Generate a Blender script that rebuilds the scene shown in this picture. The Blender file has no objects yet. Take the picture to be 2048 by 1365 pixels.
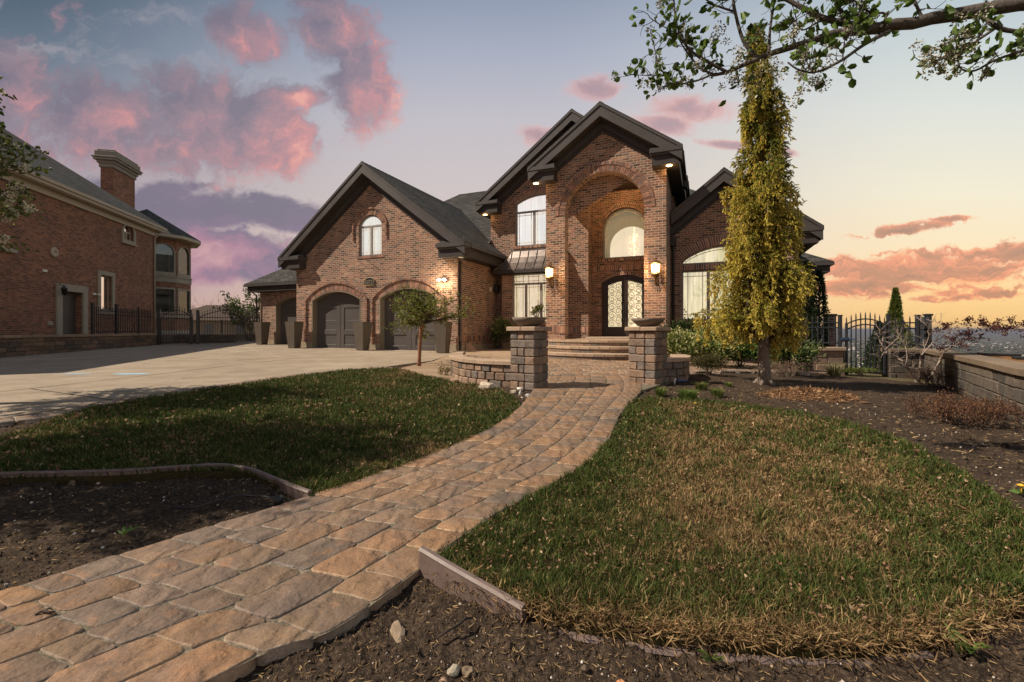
import bpy, bmesh, math, random
import numpy as np
from mathutils import Vector, Matrix
from mathutils.geometry import tessellate_polygon
random.seed(7)
RNG = np.random.default_rng(11)
R = math.radians
SC = bpy.context.scene
COL = SC.collection

# ------------------------------------------------------------------ helpers
def lin(r, g, b):
    f = lambda c: (c/255/12.92) if c/255 <= 0.04045 else ((c/255+0.055)/1.055)**2.4
    return (f(r), f(g), f(b), 1.0)

def gz(x, y):
    """height of the gently rising front yard"""
    z = 0.0187*min(y, 32.0)
    if x > 4:
        z -= 0.045*(x-4)
    return z

CZ = 1.2
def G(px, py):
    """ground point seen at a place of the photograph"""
    d = 5.0
    for _ in range(40):
        x = (px-1024)/900*d
        d = 0.5*d + 0.5*(CZ-gz(x, d))*900/max(py-660, 3)
    return ((px-1024)/900*d, d)

def tag(o, label=None, cat=None, group=None, kind=None):
    if label: o['label'] = label
    if cat: o['category'] = cat
    if group: o['group'] = group
    if kind: o['kind'] = kind
    return o

def link(o, parent=None):
    COL.objects.link(o)
    if parent is not None:
        o.parent = parent
    return o

def empty(name, loc=(0, 0, 0), rz=0.0, label=None, cat=None, group=None, parent=None):
    o = bpy.data.objects.new(name, None)
    o.empty_display_size = 0.1
    o.location = loc
    o.rotation_euler = (0, 0, rz)
    link(o, parent)
    return tag(o, label, cat, group)

def copy_tree(o, parent=None):
    c = o.copy()
    COL.objects.link(c)
    if parent is not None:
        c.parent = parent
    for ch in list(o.children):
        copy_tree(ch, c)
    return c

class MB:
    """collects faces, builds ONE mesh object with box-projected UVs in metres"""
    def __init__(s):
        s.v = []; s.f = []; s.m = []; s.sm = []; s.c = []; s.col = (1, 1, 1, 1); s.use_c = False; s.uv = {}
    def color(s, c):
        s.col = c; s.use_c = True
    def add(s, vs, fs, m=0, smooth=False):
        b = len(s.v)
        s.v.extend([tuple(v) for v in vs])
        s.c.extend([s.col]*len(vs))
        for f in fs:
            s.f.append(tuple(b+i for i in f)); s.m.append(m); s.sm.append(smooth)
    def quad(s, a, b, c, d, m=0):
        s.add([a, b, c, d], [(0, 1, 2, 3)], m)
    def poly(s, pts, m=0):
        s.add(pts, [tuple(range(len(pts)))], m)
    def box(s, x0, x1, y0, y1, z0, z1, m=0, M=None):
        vs = [(x0, y0, z0), (x1, y0, z0), (x1, y1, z0), (x0, y1, z0), (x0, y0, z1), (x1, y0, z1), (x1, y1, z1), (x0, y1, z1)]
        if M is not None: vs = [M @ Vector(v) for v in vs]
        s.add(vs, [(0, 3, 2, 1), (4, 5, 6, 7), (0, 1, 5, 4), (1, 2, 6, 5), (2, 3, 7, 6), (3, 0, 4, 7)], m)
    def hexa(s, vs, m=0):
        s.add(vs, [(0, 3, 2, 1), (4, 5, 6, 7), (0, 1, 5, 4), (1, 2, 6, 5), (2, 3, 7, 6), (3, 0, 4, 7)], m)
    def rbox(s, x0, x1, y0, y1, z0, z1, b=0.015, m=0, M=None, jit=0.0):
        """box with chamfered edges (a tumbled block)"""
        xs = (x0, x1); ys = (y0, y1); zs = (z0, z1)
        vs = []; idx = {}
        for i in (0, 1):
            for j in (0, 1):
                for k in (0, 1):
                    sx = 1 if i == 0 else -1; sy = 1 if j == 0 else -1; sz = 1 if k == 0 else -1
                    for ax in range(3):
                        p = [xs[i]+sx*b, ys[j]+sy*b, zs[k]+sz*b]
                        p[ax] = (xs[i], ys[j], zs[k])[ax]
                        if jit:
                            p = [q+random.uniform(-jit, jit) for q in p]
                        idx[(i, j, k, ax)] = len(vs); vs.append(Vector(p) if M is None else M @ Vector(p))
        I = idx; fs = []
        for i in (0, 1):
            q = [I[(i, 0, 0, 0)], I[(i, 1, 0, 0)], I[(i, 1, 1, 0)], I[(i, 0, 1, 0)]]
            fs.append(q[::-1] if i == 0 else q)
            q = [I[(0, i, 0, 1)], I[(1, i, 0, 1)], I[(1, i, 1, 1)], I[(0, i, 1, 1)]]
            fs.append(q if i == 0 else q[::-1])
            q = [I[(0, 0, i, 2)], I[(1, 0, i, 2)], I[(1, 1, i, 2)], I[(0, 1, i, 2)]]
            fs.append(q[::-1] if i == 0 else q)
        for j in (0, 1):
            for k in (0, 1):
                fs.append([I[(0, j, k, 1)], I[(1, j, k, 1)], I[(1, j, k, 2)], I[(0, j, k, 2)]])
                fs.append([I[(j, 0, k, 0)], I[(j, 1, k, 0)], I[(j, 1, k, 2)], I[(j, 0, k, 2)]])
                fs.append([I[(j, k, 0, 0)], I[(j, k, 1, 0)], I[(j, k, 1, 1)], I[(j, k, 0, 1)]])
        for i in (0, 1):
            for j in (0, 1):
                for k in (0, 1):
                    fs.append([I[(i, j, k, 0)], I[(i, j, k, 1)], I[(i, j, k, 2)]])
        s.add(vs, fs, m)
    def tube(s, pts, rad, n=6, m=0, cap=True, smooth=True):
        pts = [Vector(p) for p in pts]
        if not hasattr(rad, '__len__'): rad = [rad]*len(pts)
        vs = []; fs = []; ref = Vector((0.31, 0.17, 0.93))
        for i, p in enumerate(pts):
            t = (pts[min(i+1, len(pts)-1)]-pts[max(i-1, 0)])
            if t.length < 1e-9: t = Vector((0, 0, 1))
            t.normalize()
            if abs(t.dot(ref)) > 0.97: ref = Vector((0.9, 0.3, 0.1))
            a = t.cross(ref).normalized(); b = t.cross(a)
            for k in range(n):
                an = 2*math.pi*k/n
                vs.append(p+(a*math.cos(an)+b*math.sin(an))*rad[i])
        for i in range(len(pts)-1):
            for k in range(n):
                fs.append((i*n+k, i*n+(k+1) % n, (i+1)*n+(k+1) % n, (i+1)*n+k))
        if cap:
            fs.append(tuple(range(n))[::-1]); fs.append(tuple((len(pts)-1)*n+k for k in range(n)))
        s.add(vs, fs, m, smooth)
    def lathe(s, prof, n=24, c=(0, 0, 0), m=0, smooth=True, sx=1, sy=1):
        vs = []; fs = []
        for r, z in prof:
            for k in range(n):
                a = 2*math.pi*k/n
                vs.append((c[0]+r*sx*math.cos(a), c[1]+r*sy*math.sin(a), c[2]+z))
        for i in range(len(prof)-1):
            for k in range(n):
                fs.append((i*n+k, i*n+(k+1) % n, (i+1)*n+(k+1) % n, (i+1)*n+k))
        if prof[0][0] > 1e-4: fs.append(tuple(range(n))[::-1])
        if prof[-1][0] > 1e-4: fs.append(tuple((len(prof)-1)*n+k for k in range(n)))
        s.add(vs, fs, m, smooth)
    def prism(s, pts2, f0, f1, m=0, caps=True):
        """extrude a 2-D outline; f0/f1 map (a,b) to 3-D points at both ends"""
        n = len(pts2)
        vs = [f0(p) for p in pts2]+[f1(p) for p in pts2]
        fs = [(i, (i+1) % n, n+(i+1) % n, n+i) for i in range(n)]
        s.add(vs, fs, m)
        if caps:
            tr = tessellate_polygon([[Vector((p[0], p[1], 0)) for p in pts2]])
            s.add([f0(p) for p in pts2], tr, m)
            s.add([f1(p) for p in pts2], [t[::-1] for t in tr], m)
    def build(s, name, mats, parent=None, recalc=True, loc=None):
        me = bpy.data.meshes.new(name)
        me.from_pydata([tuple(v) for v in s.v], [], s.f)
        if not isinstance(mats, (list, tuple)): mats = [mats]
        for mt in mats: me.materials.append(mt)
        me.polygons.foreach_set('material_index', s.m)
        me.polygons.foreach_set('use_smooth', s.sm)
        if s.use_c:
            at = me.color_attributes.new('Col', 'FLOAT_COLOR', 'POINT')
            at.data.foreach_set('color', np.array(s.c, dtype=np.float32).ravel())
        if recalc:
            bm = bmesh.new(); bm.from_mesh(me)
            bmesh.ops.recalc_face_normals(bm, faces=bm.faces)
            bm.to_mesh(me); bm.free()
        uvl = me.uv_layers.new(name='UVMap')
        co = np.zeros(len(me.vertices)*3, np.float32); me.vertices.foreach_get('co', co); co = co.reshape(-1, 3)
        uv = np.zeros((len(me.loops), 2), np.float32)
        for p in me.polygons:
            n = p.normal
            if abs(n.z) > 0.985: t = Vector((1, 0, 0)); b = Vector((0, 1, 0))
            else:
                t = Vector((-n.y, n.x, 0)).normalized(); b = n.cross(t)
            for li in p.loop_indices:
                c = co[me.loops[li].vertex_index]
                uv[li, 0] = c[0]*t.x+c[1]*t.y+c[2]*t.z
                uv[li, 1] = c[0]*b.x+c[1]*b.y+c[2]*b.z
        uvl.data.foreach_set('uv', uv.ravel())
        o = bpy.data.objects.new(name, me)
        if loc is not None: o.location = loc
        return link(o, parent)

def np_mesh(name, V, F, mat, col=None, parent=None, smooth=False):
    """fast mesh from arrays; F is (n,3) or (n,4)"""
    V = np.asarray(V, np.float32); F = np.asarray(F, np.int32)
    me = bpy.data.meshes.new(name)
    k = F.shape[1]
    me.vertices.add(len(V)); me.vertices.foreach_set('co', V.ravel())
    me.loops.add(F.size); me.loops.foreach_set('vertex_index', F.ravel())
    me.polygons.add(len(F))
    me.polygons.foreach_set('loop_start', np.arange(0, F.size, k, dtype=np.int32))
    if smooth: me.polygons.foreach_set('use_smooth', np.ones(len(F), bool))
    me.update(calc_edges=True); me.validate()
    if col is not None:
        at = me.color_attributes.new('Col', 'FLOAT_COLOR', 'POINT')
        at.data.foreach_set('color', np.asarray(col, np.float32).ravel())
    if isinstance(mat, (list, tuple)):
        for m in mat: me.materials.append(m)
    else: me.materials.append(mat)
    return link(bpy.data.objects.new(name, me), parent)

def vnoise(x, y, seed=0):
    """2-D value noise, arrays in, 0..1 out"""
    xi = np.floor(x).astype(np.int64); yi = np.floor(y).astype(np.int64)
    fx = x-xi; fy = y-yi
    fx = fx*fx*(3-2*fx); fy = fy*fy*(3-2*fy)
    def h(a, b):
        n = (a*374761393+b*668265263+seed*144665) & 0x7fffffff
        n = (n ^ (n >> 13))*1274126177 & 0x7fffffff
        return ((n ^ (n >> 16)) & 0xffff)/65535.0
    return (h(xi, yi)*(1-fx)+h(xi+1, yi)*fx)*(1-fy)+(h(xi, yi+1)*(1-fx)+h(xi+1, yi+1)*fx)*fy
def fbm(x, y, seed=0, o=4):
    s = 0; a = 0.5; t = 0
    for i in range(o):
        s = s+a*vnoise(x*2**i, y*2**i, seed+i); t += a; a *= 0.5
    return s/t
def in_poly(x, y, poly):
    c = np.zeros(x.shape, bool); n = len(poly)
    for i in range(n):
        x0, y0 = poly[i]; x1, y1 = poly[(i+1) % n]
        if y0 == y1: continue
        c ^= ((y0 > y) != (y1 > y)) & (x < (x1-x0)*(y-y0)/(y1-y0)+x0)
    return c
def gza(x, y):
    return 0.0187*np.minimum(y, 32.0)-0.045*np.maximum(0, x-4)
def spline(pts, n):
    """Catmull-Rom through points, n samples evenly by length"""
    P = np.array([pts[0]]+list(pts)+[pts[-1]], float); out = []
    for i in range(1, len(P)-2):
        for t in np.linspace(0, 1, 24, endpoint=False):
            a, b, c, d = P[i-1], P[i], P[i+1], P[i+2]
            out.append(0.5*((2*b)+(-a+c)*t+(2*a-5*b+4*c-d)*t*t+(-a+3*b-3*c+d)*t**3))
    out.append(P[-2]); out = np.array(out)
    L = np.r_[0, np.cumsum(np.linalg.norm(np.diff(out, axis=0), axis=1))]
    s = np.linspace(0, L[-1], n)
    return np.stack([np.interp(s, L, out[:, k]) for k in range(out.shape[1])], 1)

# ------------------------------------------------------------------ materials
class NT:
    def __init__(s, name):
        s.mat = bpy.data.materials.new(name); s.mat.use_nodes = True
        s.t = s.mat.node_tree; s.N = s.t.nodes
        s.b = s.N['Principled BSDF']; s.out = s.N['Material Output']
    def n(s, typ, **kw):
        nd = s.N.new(typ)
        for k, v in kw.items(): setattr(nd, k, v)
        return nd
    def L(s, a, b): s.t.links.new(a, b)
    def put(s, sock, v):
        if isinstance(v, bpy.types.NodeSocket): s.L(v, sock)
        else: sock.default_value = v
    def math(s, op, a, b=0.0, c=None, clamp=False):
        nd = s.n('ShaderNodeMath', operation=op, use_clamp=clamp)
        s.put(nd.inputs[0], a); s.put(nd.inputs[1], b)
        if c is not None: s.put(nd.inputs[2], c)
        return nd.outputs[0]
    def vmath(s, op, a, b=(0, 0, 0)):
        nd = s.n('ShaderNodeVectorMath', operation=op); s.put(nd.inputs[0], a); s.put(nd.inputs[1], b)
        return nd.outputs['Value'] if op in ('LENGTH', 'DOT_PRODUCT') else nd.outputs[0]
    def ramp(s, fac, stops, interp='LINEAR'):
        nd = s.n('ShaderNodeValToRGB'); cr = nd.color_ramp; cr.interpolation = interp
        while len(cr.elements) < len(stops): cr.elements.new(0.5)
        for e, (p, c) in zip(cr.elements, stops):
            e.position = p; e.color = c if len(c) == 4 else (*c, 1)
        s.put(nd.inputs[0], fac); return nd.outputs[0]
    def mix(s, fac, a, b, mode='MIX'):
        nd = s.n('ShaderNodeMix', data_type='RGBA', blend_type=mode)
        s.put(nd.inputs[0], fac); s.put(nd.inputs[6], a); s.put(nd.inputs[7], b)
        return nd.outputs[2]
    def mrange(s, v, a, b, c=0.0, d=1.0, smooth=False):
        nd = s.n('ShaderNodeMapRange', interpolation_type='SMOOTHSTEP' if smooth else 'LINEAR')
        for i, q in enumerate((v, a, b, c, d)): s.put(nd.inputs[i], q)
        return nd.outputs[0]
    def noise(s, vec, scale=5.0, detail=4.0, rough=0.55, dist=0.0, color=False):
        nd = s.n('ShaderNodeTexNoise'); s.put(nd.inputs['Vector'], vec)
        nd.inputs['Scale'].default_value = scale; nd.inputs['Detail'].default_value = detail
        nd.inputs['Roughness'].default_value = rough; nd.inputs['Distortion'].default_value = dist
        return nd.outputs['Color' if color else 'Fac']
    def obj(s): return s.n('ShaderNodeTexCoord').outputs['Object']
    def pos(s): return s.n('ShaderNodeNewGeometry').outputs['Position']
    def uv(s): return s.n('ShaderNodeTexCoord').outputs['UV']
    def attr(s, name='Col'): return s.n('ShaderNodeVertexColor', layer_name=name).outputs[0]
    def bump(s, h, strength=0.4, dist=0.01):
        nd = s.n('ShaderNodeBump'); nd.inputs['Strength'].default_value = strength
        nd.inputs['Distance'].default_value = dist; s.put(nd.inputs['Height'], h)
        s.L(nd.outputs[0], s.b.inputs['Normal'])
    def base(s, c): s.put(s.b.inputs['Base Color'], c)
    def rough(s, r): s.put(s.b.inputs['Roughness'], r)
    def spec(s, v): s.b.inputs['Specular IOR Level'].default_value = v
    def cells(s, w, h, mortar, wob=0.006, vec=None):
        """running-bond cells on metre UVs -> (mask 1 on unit, random per unit, random colour)"""
        sep = s.n('ShaderNodeSeparateXYZ'); s.L(vec or s.uv(), sep.inputs[0])
        V = s.math('DIVIDE', sep.outputs[1], h); row = s.math('FLOOR', V)
        off = s.math('MULTIPLY', s.math('FLOORED_MODULO', row, 2.0), 0.5)
        U = s.math('ADD', s.math('DIVIDE', sep.outputs[0], w), off); colm = s.math('FLOOR', U)
        fu = s.math('FRACT', U); fv = s.math('FRACT', V)
        du = s.math('MULTIPLY', s.math('MINIMUM', fu, s.math('SUBTRACT', 1.0, fu)), w)
        dv = s.math('MULTIPLY', s.math('MINIMUM', fv, s.math('SUBTRACT', 1.0, fv)), h)
        d = s.math('MINIMUM', du, dv)
        nz = s.noise(sep.inputs[0].links[0].from_socket, 25.0, 3.0)
        d = s.math('ADD', d, s.math('MULTIPLY', s.math('SUBTRACT', nz, 0.5), wob))
        mask = s.mrange(d, mortar*0.5-0.0015, mortar*0.5+0.003, smooth=True)
        cb = s.n('ShaderNodeCombineXYZ'); s.L(colm, cb.inputs[0]); s.L(row, cb.inputs[1])
        wn = s.n('ShaderNodeTexWhiteNoise', noise_dimensions='2D'); s.L(cb.outputs[0], wn.inputs['Vector'])
        return mask, wn.outputs['Value'], wn.outputs['Color']

def brick_mat(name, w, h, mortar, stops, mcol, stain=0.35):
    t = NT(name)
    mask, rnd, _ = t.cells(w, h, mortar)
    c = t.ramp(rnd, stops)
    n1 = t.noise(t.obj(), 14.0, 5.0, 0.65); n2 = t.noise(t.obj(), 0.7, 3.0)
    c = t.mix(1.0, c, t.ramp(n1, [(0.3, (0.6, 0.6, 0.6)), (0.7, (1.35, 1.3, 1.25))]), 'MULTIPLY')
    c = t.mix(1.0, c, t.ramp(n2, [(0.3, (1-stain, 1-stain, 1-stain)), (0.7, (1.1, 1.08, 1.05))]), 'MULTIPLY')
    c = t.mix(t.mrange(t.noise(t.vmath('MULTIPLY', t.obj(), (1.0, 1.0, 0.45)), 1.6, 6.0, 0.7), 0.56, 0.78, 0, 0.38), c, (0.33, 0.25, 0.20, 1))
    m = t.mix(t.noise(t.obj(), 5.0, 3.0), [q*0.8 for q in mcol[:3]]+[1], [q*1.15 for q in mcol[:3]]+[1])
    t.base(t.mix(mask, m, c)); t.rough(0.88); t.spec(0.25)
    t.bump(t.math('ADD', mask, t.math('MULTIPLY', n1, 0.6)), 0.7, 0.008)
    return t.mat

BRICK = brick_mat('brick', 0.236, 0.082, 0.015,
    [(0.0, (0.085, 0.058, 0.048)), (0.18, (0.18, 0.102, 0.074)), (0.4, (0.32, 0.165, 0.112)), (0.6, (0.26, 0.150, 0.11)),
     (0.78, (0.43, 0.25, 0.165)), (0.9, (0.145, 0.118, 0.104)), (1.0, (0.37, 0.18, 0.118))], (0.44, 0.345, 0.272), 0.45)
BRICK_N = brick_mat('neighbour_brick', 0.21, 0.075, 0.011,
    [(0.0, (0.10, 0.048, 0.037)), (0.25, (0.21, 0.092, 0.058)), (0.6, (0.285, 0.122, 0.073)), (0.85, (0.34, 0.155, 0.092)), (1.0, (0.145, 0.08, 0.06))],
    (0.36, 0.25, 0.19))

def shingle_mat(name, dark, light):
    t = NT(name)
    mask, rnd, _ = t.cells(0.31, 0.145, 0.014, 0.01)
    c = t.mix(rnd, dark, light)
    c = t.mix(1.0, c, t.ramp(t.noise(t.obj(), 60.0, 3.0), [(0.3, (0.6, 0.6, 0.6)), (0.7, (1.4, 1.4, 1.4))]), 'MULTIPLY')
    c = t.mix(1.0, c, t.ramp(t.noise(t.obj(), 0.6, 3.0), [(0.3, (0.8, 0.8, 0.8)), (0.7, (1.15, 1.15, 1.15))]), 'MULTIPLY')
    t.base(t.mix(mask, (dark[0]*0.3, dark[1]*0.3, dark[2]*0.3, 1), c)); t.rough(0.95); t.spec(0.15)
    t.bump(mask, 0.8, 0.012)
    return t.mat
SHINGLE = shingle_mat('roof_shingle', (0.036, 0.035, 0.034, 1), (0.074, 0.071, 0.066, 1))
SHINGLE_N = shingle_mat('neighbour_shingle', (0.045, 0.046, 0.044, 1), (0.085, 0.085, 0.08, 1))

def plain(name, col, rough=0.6, spec=0.4, var=0.18, scale=6.0, bump=0.0, metal=0.0, fine=60.0):
    t = NT(name)
    n1 = t.noise(t.obj(), scale, 5.0, 0.6); n2 = t.noise(t.obj(), fine, 3.0)
    f = t.math('ADD', t.math('MULTIPLY', n1, 0.65), t.math('MULTIPLY', n2, 0.35))
    a = [q*(1-var) for q in col[:3]]+[1]; b = [q*(1+var) for q in col[:3]]+[1]
    t.base(t.ramp(f, [(0.3, a), (0.7, b)]))
    t.rough(t.mrange(n1, 0.3, 0.7, rough*0.85, min(1, rough*1.15))); t.spec(spec); t.b.inputs['Metallic'].default_value = metal
    if bump: t.bump(f, bump, 0.006)
    return t.mat
TRIM = plain('taupe_trim', (0.052, 0.044, 0.042), 0.5, 0.4, 0.12, 1.5)
SOFFIT = plain('soffit_paint', (0.040, 0.032, 0.029), 0.6, 0.3, 0.15, 2.0)
DARKSOF = plain('porch_ceiling', (0.045, 0.03, 0.022), 0.7, 0.3, 0.4, 30.0, 0.4)
GDOOR = plain('garage_door_paint', (0.080, 0.070, 0.066), 0.45, 0.4, 0.08, 1.2)
JAMB = plain('jamb_paint', (0.20, 0.165, 0.12), 0.6, 0.3, 0.1, 2.0)
FRAME = plain('window_frame_paint', (0.27, 0.24, 0.22), 0.45, 0.4, 0.08, 2.0)
LEAD = plain('came_metal', (0.75, 0.66, 0.45), 0.35, 0.5, 0.1, 4.0)
DOORW = plain('dark_door_wood', (0.030, 0.017, 0.012), 0.4, 0.5, 0.4, 12.0, 0.2)
BRONZE = plain('aged_bronze', (0.16, 0.085, 0.035), 0.45, 0.5, 0.3, 20.0, 0.1, 0.6)
IRON = plain('black_iron', (0.016, 0.016, 0.018), 0.42, 0.5, 0.3, 20.0)
IRONBLUE = plain('blue_black_iron', (0.022, 0.026, 0.034), 0.4, 0.5, 0.3, 20.0)
METALROOF = plain('standing_seam_metal', (0.17, 0.14, 0.125), 0.38, 0.5, 0.25, 3.0, 0.0, 0.7)
CONCRETE_T = plain('tan_concrete', (0.30, 0.24, 0.17), 0.85, 0.2, 0.2, 4.0, 0.25)
LIME = plain('pale_limestone', (0.33, 0.29, 0.235), 0.85, 0.2, 0.16, 3.0, 0.3)
CREAM = plain('cream_paint', (0.38, 0.32, 0.245), 0.55, 0.3, 0.08, 2.0)
PLANTER = plain('planter_resin', (0.105, 0.085, 0.066), 0.55, 0.35, 0.14, 3.0, 0.1)
PLASTIC_W = plain('white_plastic', (0.7, 0.68, 0.62), 0.5, 0.4, 0.1, 10.0)
BLACKP = plain('black_plastic', (0.02, 0.02, 0.02), 0.5, 0.4, 0.2, 10.0)
EDGING = plain('edging_plastic', (0.155, 0.112, 0.096), 0.5, 0.4, 0.25, 9.0, 0.15)
ROCKP = plain('pale_rock', (0.52, 0.43, 0.33), 0.85, 0.2, 0.3, 6.0, 0.6, fine=25)
CHIMCAP = plain('weathered_stone', (0.25, 0.225, 0.195), 0.85, 0.2, 0.25, 3.0, 0.3)
CHALK = plain('blue_chalk', (0.30, 0.46, 0.56), 0.95, 0.1, 0.25, 9.0)
CHALKW = plain('white_chalk', (0.5, 0.47, 0.42), 0.95, 0.1, 0.2, 9.0)
GOLD = plain('brass_letters', (0.55, 0.38, 0.14), 0.35, 0.5, 0.2, 20.0, 0.0, 0.7)
BLIND = plain('white_blind', (0.62, 0.60, 0.58), 0.6, 0.3, 0.06, 2.0)

def attr_mat(name, rough=0.8, spec=0.2, var=0.3, scale=30.0, bump=0.5, bdist=0.006, big=3.0):
    """colour comes from the object's own per-piece colour, with grain"""
    t = NT(name)
    n1 = t.noise(t.obj(), scale, 6.0, 0.65); n2 = t.noise(t.obj(), big, 4.0, 0.6)
    c = t.mix(1.0, t.attr(), t.ramp(n1, [(0.28, (1-var,)*3), (0.72, (1+var,)*3)]), 'MULTIPLY')
    c = t.mix(1.0, c, t.ramp(n2, [(0.3, (1-var*0.6,)*3), (0.7, (1+var*0.6,)*3)]), 'MULTIPLY')
    t.base(c); t.rough(rough); t.spec(spec)
    if bump: t.bump(t.math('ADD', n1, t.math('MULTIPLY', n2, 1.2)), bump, bdist)
    return t.mat
BLOCK = attr_mat('split_block', 0.92, 0.15, 0.38, 55.0, 0.9, 0.012, 9.0)
def paver_mat():
    t = NT('slate_paver'); p = t.obj(); n1 = t.noise(p, 13.0, 7.0, 0.68, 0.6); n2 = t.noise(p, 4.5, 5.0, 0.6); n3 = t.noise(p, 120.0, 3.0, 0.6); n4 = t.noise(p, 9.0, 3.0)
    c = t.mix(t.mrange(n2, 0.46, 0.72), t.attr(), (0.150, 0.112, 0.092, 1))
    c = t.mix(t.mrange(n4, 0.58, 0.74, 0, 0.7), c, (0.30, 0.155, 0.075, 1))
    c = t.mix(1.0, c, t.ramp(n1, [(0.28, (0.72,)*3), (0.72, (1.28,)*3)]), 'MULTIPLY'); c = t.mix(1.0, c, t.ramp(n3, [(0.3, (0.82,)*3), (0.7, (1.2,)*3)]), 'MULTIPLY')
    c = t.mix(t.mrange(t.noise(p, 1.1, 6.0, 0.7), 0.55, 0.75, 0, 0.35), c, (0.07, 0.058, 0.045, 1))
    t.base(c); t.rough(t.mrange(n1, 0.3, 0.7, 0.7, 0.92)); t.spec(0.25)
    w_ = t.n('ShaderNodeTexWave'); w_.inputs['Scale'].default_value = 2.2; w_.inputs['Distortion'].default_value = 14.0; w_.inputs['Detail'].default_value = 5.0; w_.inputs['Detail Roughness'].default_value = 0.6; t.L(p, w_.inputs['Vector'])
    t.bump(t.math('ADD', t.math('MULTIPLY', w_.outputs['Fac'], 0.9), t.math('ADD', n1, t.math('MULTIPLY', n3, 0.25))), 0.8, 0.012)
    return t.mat
PAVER = paver_mat()
CAPST = attr_mat('cap_stone', 0.88, 0.2, 0.2, 40.0, 0.4, 0.006, 6.0)
BARK = attr_mat('bark', 0.9, 0.15, 0.4, 45.0, 0.9, 0.01, 8.0)
PETAL = attr_mat('petal', 0.7, 0.2, 0.1, 20.0, 0.0)

def leaf_mat(name, trans=0.35, rough=0.55, spec=0.3):
    t = NT(name)
    c = t.mix(1.0, t.attr(), t.ramp(t.noise(t.obj(), 9.0, 3.0), [(0.3, (0.75,)*3), (0.7, (1.25,)*3)]), 'MULTIPLY')
    t.base(c); t.rough(rough); t.spec(spec)
    tr = t.n('ShaderNodeBsdfTranslucent'); t.L(c, tr.inputs[0])
    mx = t.n('ShaderNodeMixShader'); mx.inputs[0].default_value = trans
    t.L(t.b.outputs[0], mx.inputs[1]); t.L(tr.outputs[0], mx.inputs[2]); t.L(mx.outputs[0], t.out.inputs[0])
    return t.mat
LEAF = leaf_mat('leaf', 0.35)
NEEDLE = leaf_mat('needle', 0.35, 0.6, 0.2)
GRASSM = leaf_mat('grass_blade', 0.22, 0.6, 0.15)
DRYLEAF = leaf_mat('dry_leaf', 0.2, 0.8, 0.1)

def glass_mat(name, tint, refl, rough=0.015):
    t = NT(name)
    t.N.remove(t.b)
    gl = t.n('ShaderNodeBsdfGlossy'); gl.inputs['Roughness'].default_value = rough; gl.inputs[0].default_value = (0.95, 0.95, 0.95, 1)
    tr = t.n('ShaderNodeBsdfTransparent'); tr.inputs[0].default_value = tint
    lw = t.n('ShaderNodeLayerWeight'); lw.inputs[0].default_value = 0.25
    f = t.mrange(lw.outputs['Fresnel'], 0.0, 1.0, refl, 1.0)
    mx = t.n('ShaderNodeMixShader'); t.L(f, mx.inputs[0]); t.L(tr.outputs[0], mx.inputs[1]); t.L(gl.outputs[0], mx.inputs[2])
    t.L(mx.outputs[0], t.out.inputs[0])
    return t.mat
GLASS = glass_mat('window_glass', (0.92, 0.93, 0.92, 1), 0.35)
GLASS_LOW = glass_mat('clear_glass', (0.95, 0.95, 0.93, 1), 0.10)

def emis(name, col, s, base=None, scale=2.0, var=0.0):
    t = NT(name); t.base(base or col); t.rough(0.8)
    if var:
        n = t.noise(t.vmath('MULTIPLY', t.obj(), (5.0, 5.0, 0.5)), scale*0.6, 4.0, 0.6)  # vertical streaks paint the light and shade of drape folds into the glow
        c = t.mix(n, [q*(1-var) for q in col[:3]]+[1], [q*(1+var) for q in col[:3]]+[1])
        t.put(t.b.inputs['Emission Color'], c)
    else: t.b.inputs['Emission Color'].default_value = col
    t.b.inputs['Emission Strength'].default_value = s
    return t.mat
LAMPGLOW = emis('lamp_glass_lit', (1, 0.62, 0.22, 1), 5.0)
BULB = emis('bulb_lit', (1, 0.85, 0.55, 1), 40.0)
SPOTDISC = emis('downlight_lit', (1, 0.62, 0.25, 1), 6.0)
FLOOD = emis('flood_lit', (1, 0.80, 0.52, 1), 25.0)
# ------------------------------------------------------------------ the brick house (local axes: u along the front, v into the depth)
YAW = -R(23.0)
HOUSE = empty('brick_house', (-2.12, 17.5, 0), YAW, 'large dark brown brick house with steep gables, three garage doors and an arched entry', 'house')
def H2W(u, v):
    c, s = math.cos(YAW), math.sin(YAW)
    return (-2.12+u*c-v*s, 17.5+u*s+v*c)

def arch_loop(u0, u1, z0, zs, zt, n=20):
    """opening outline with a segmental or round head"""
    if zt-zs < 1e-3: return [(u0, z0), (u1, z0), (u1, zs), (u0, zs)]
    w = u1-u0; h = zt-zs; r = (w*w/4+h*h)/(2*h); cz = zt-r; cu = (u0+u1)/2
    a0 = math.atan2(zs-cz, u1-cu); a1 = math.atan2(zs-cz, u0-cu)
    if a1 < 0: a1 += 2*math.pi
    return [(u0, z0), (u1, z0)]+[(cu+r*math.cos(a0+(a1-a0)*i/n), cz+r*math.sin(a0+(a1-a0)*i/n)) for i in range(n+1)]

def panel(mb, outer, holes, v, reveal=0.0, m=0, mr=None):
    loops = [[Vector((p[0], p[1], 0)) for p in outer]]+[[Vector((p[0], p[1], 0)) for p in h][::-1] for h in holes]
    flat = [p for l in loops for p in l]
    tr = tessellate_polygon(loops)
    mb.add([(p.x, v, p.y) for p in flat], [tuple(t) for t in tr], m)
    for h in holes:
        n = len(h)
        for i in range(n):
            a, b = h[i], h[(i+1) % n]
            mb.quad((a[0], v, a[1]), (b[0], v, b[1]), (b[0], v+reveal, b[1]), (a[0], v+reveal, a[1]), m if mr is None else mr)

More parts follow.
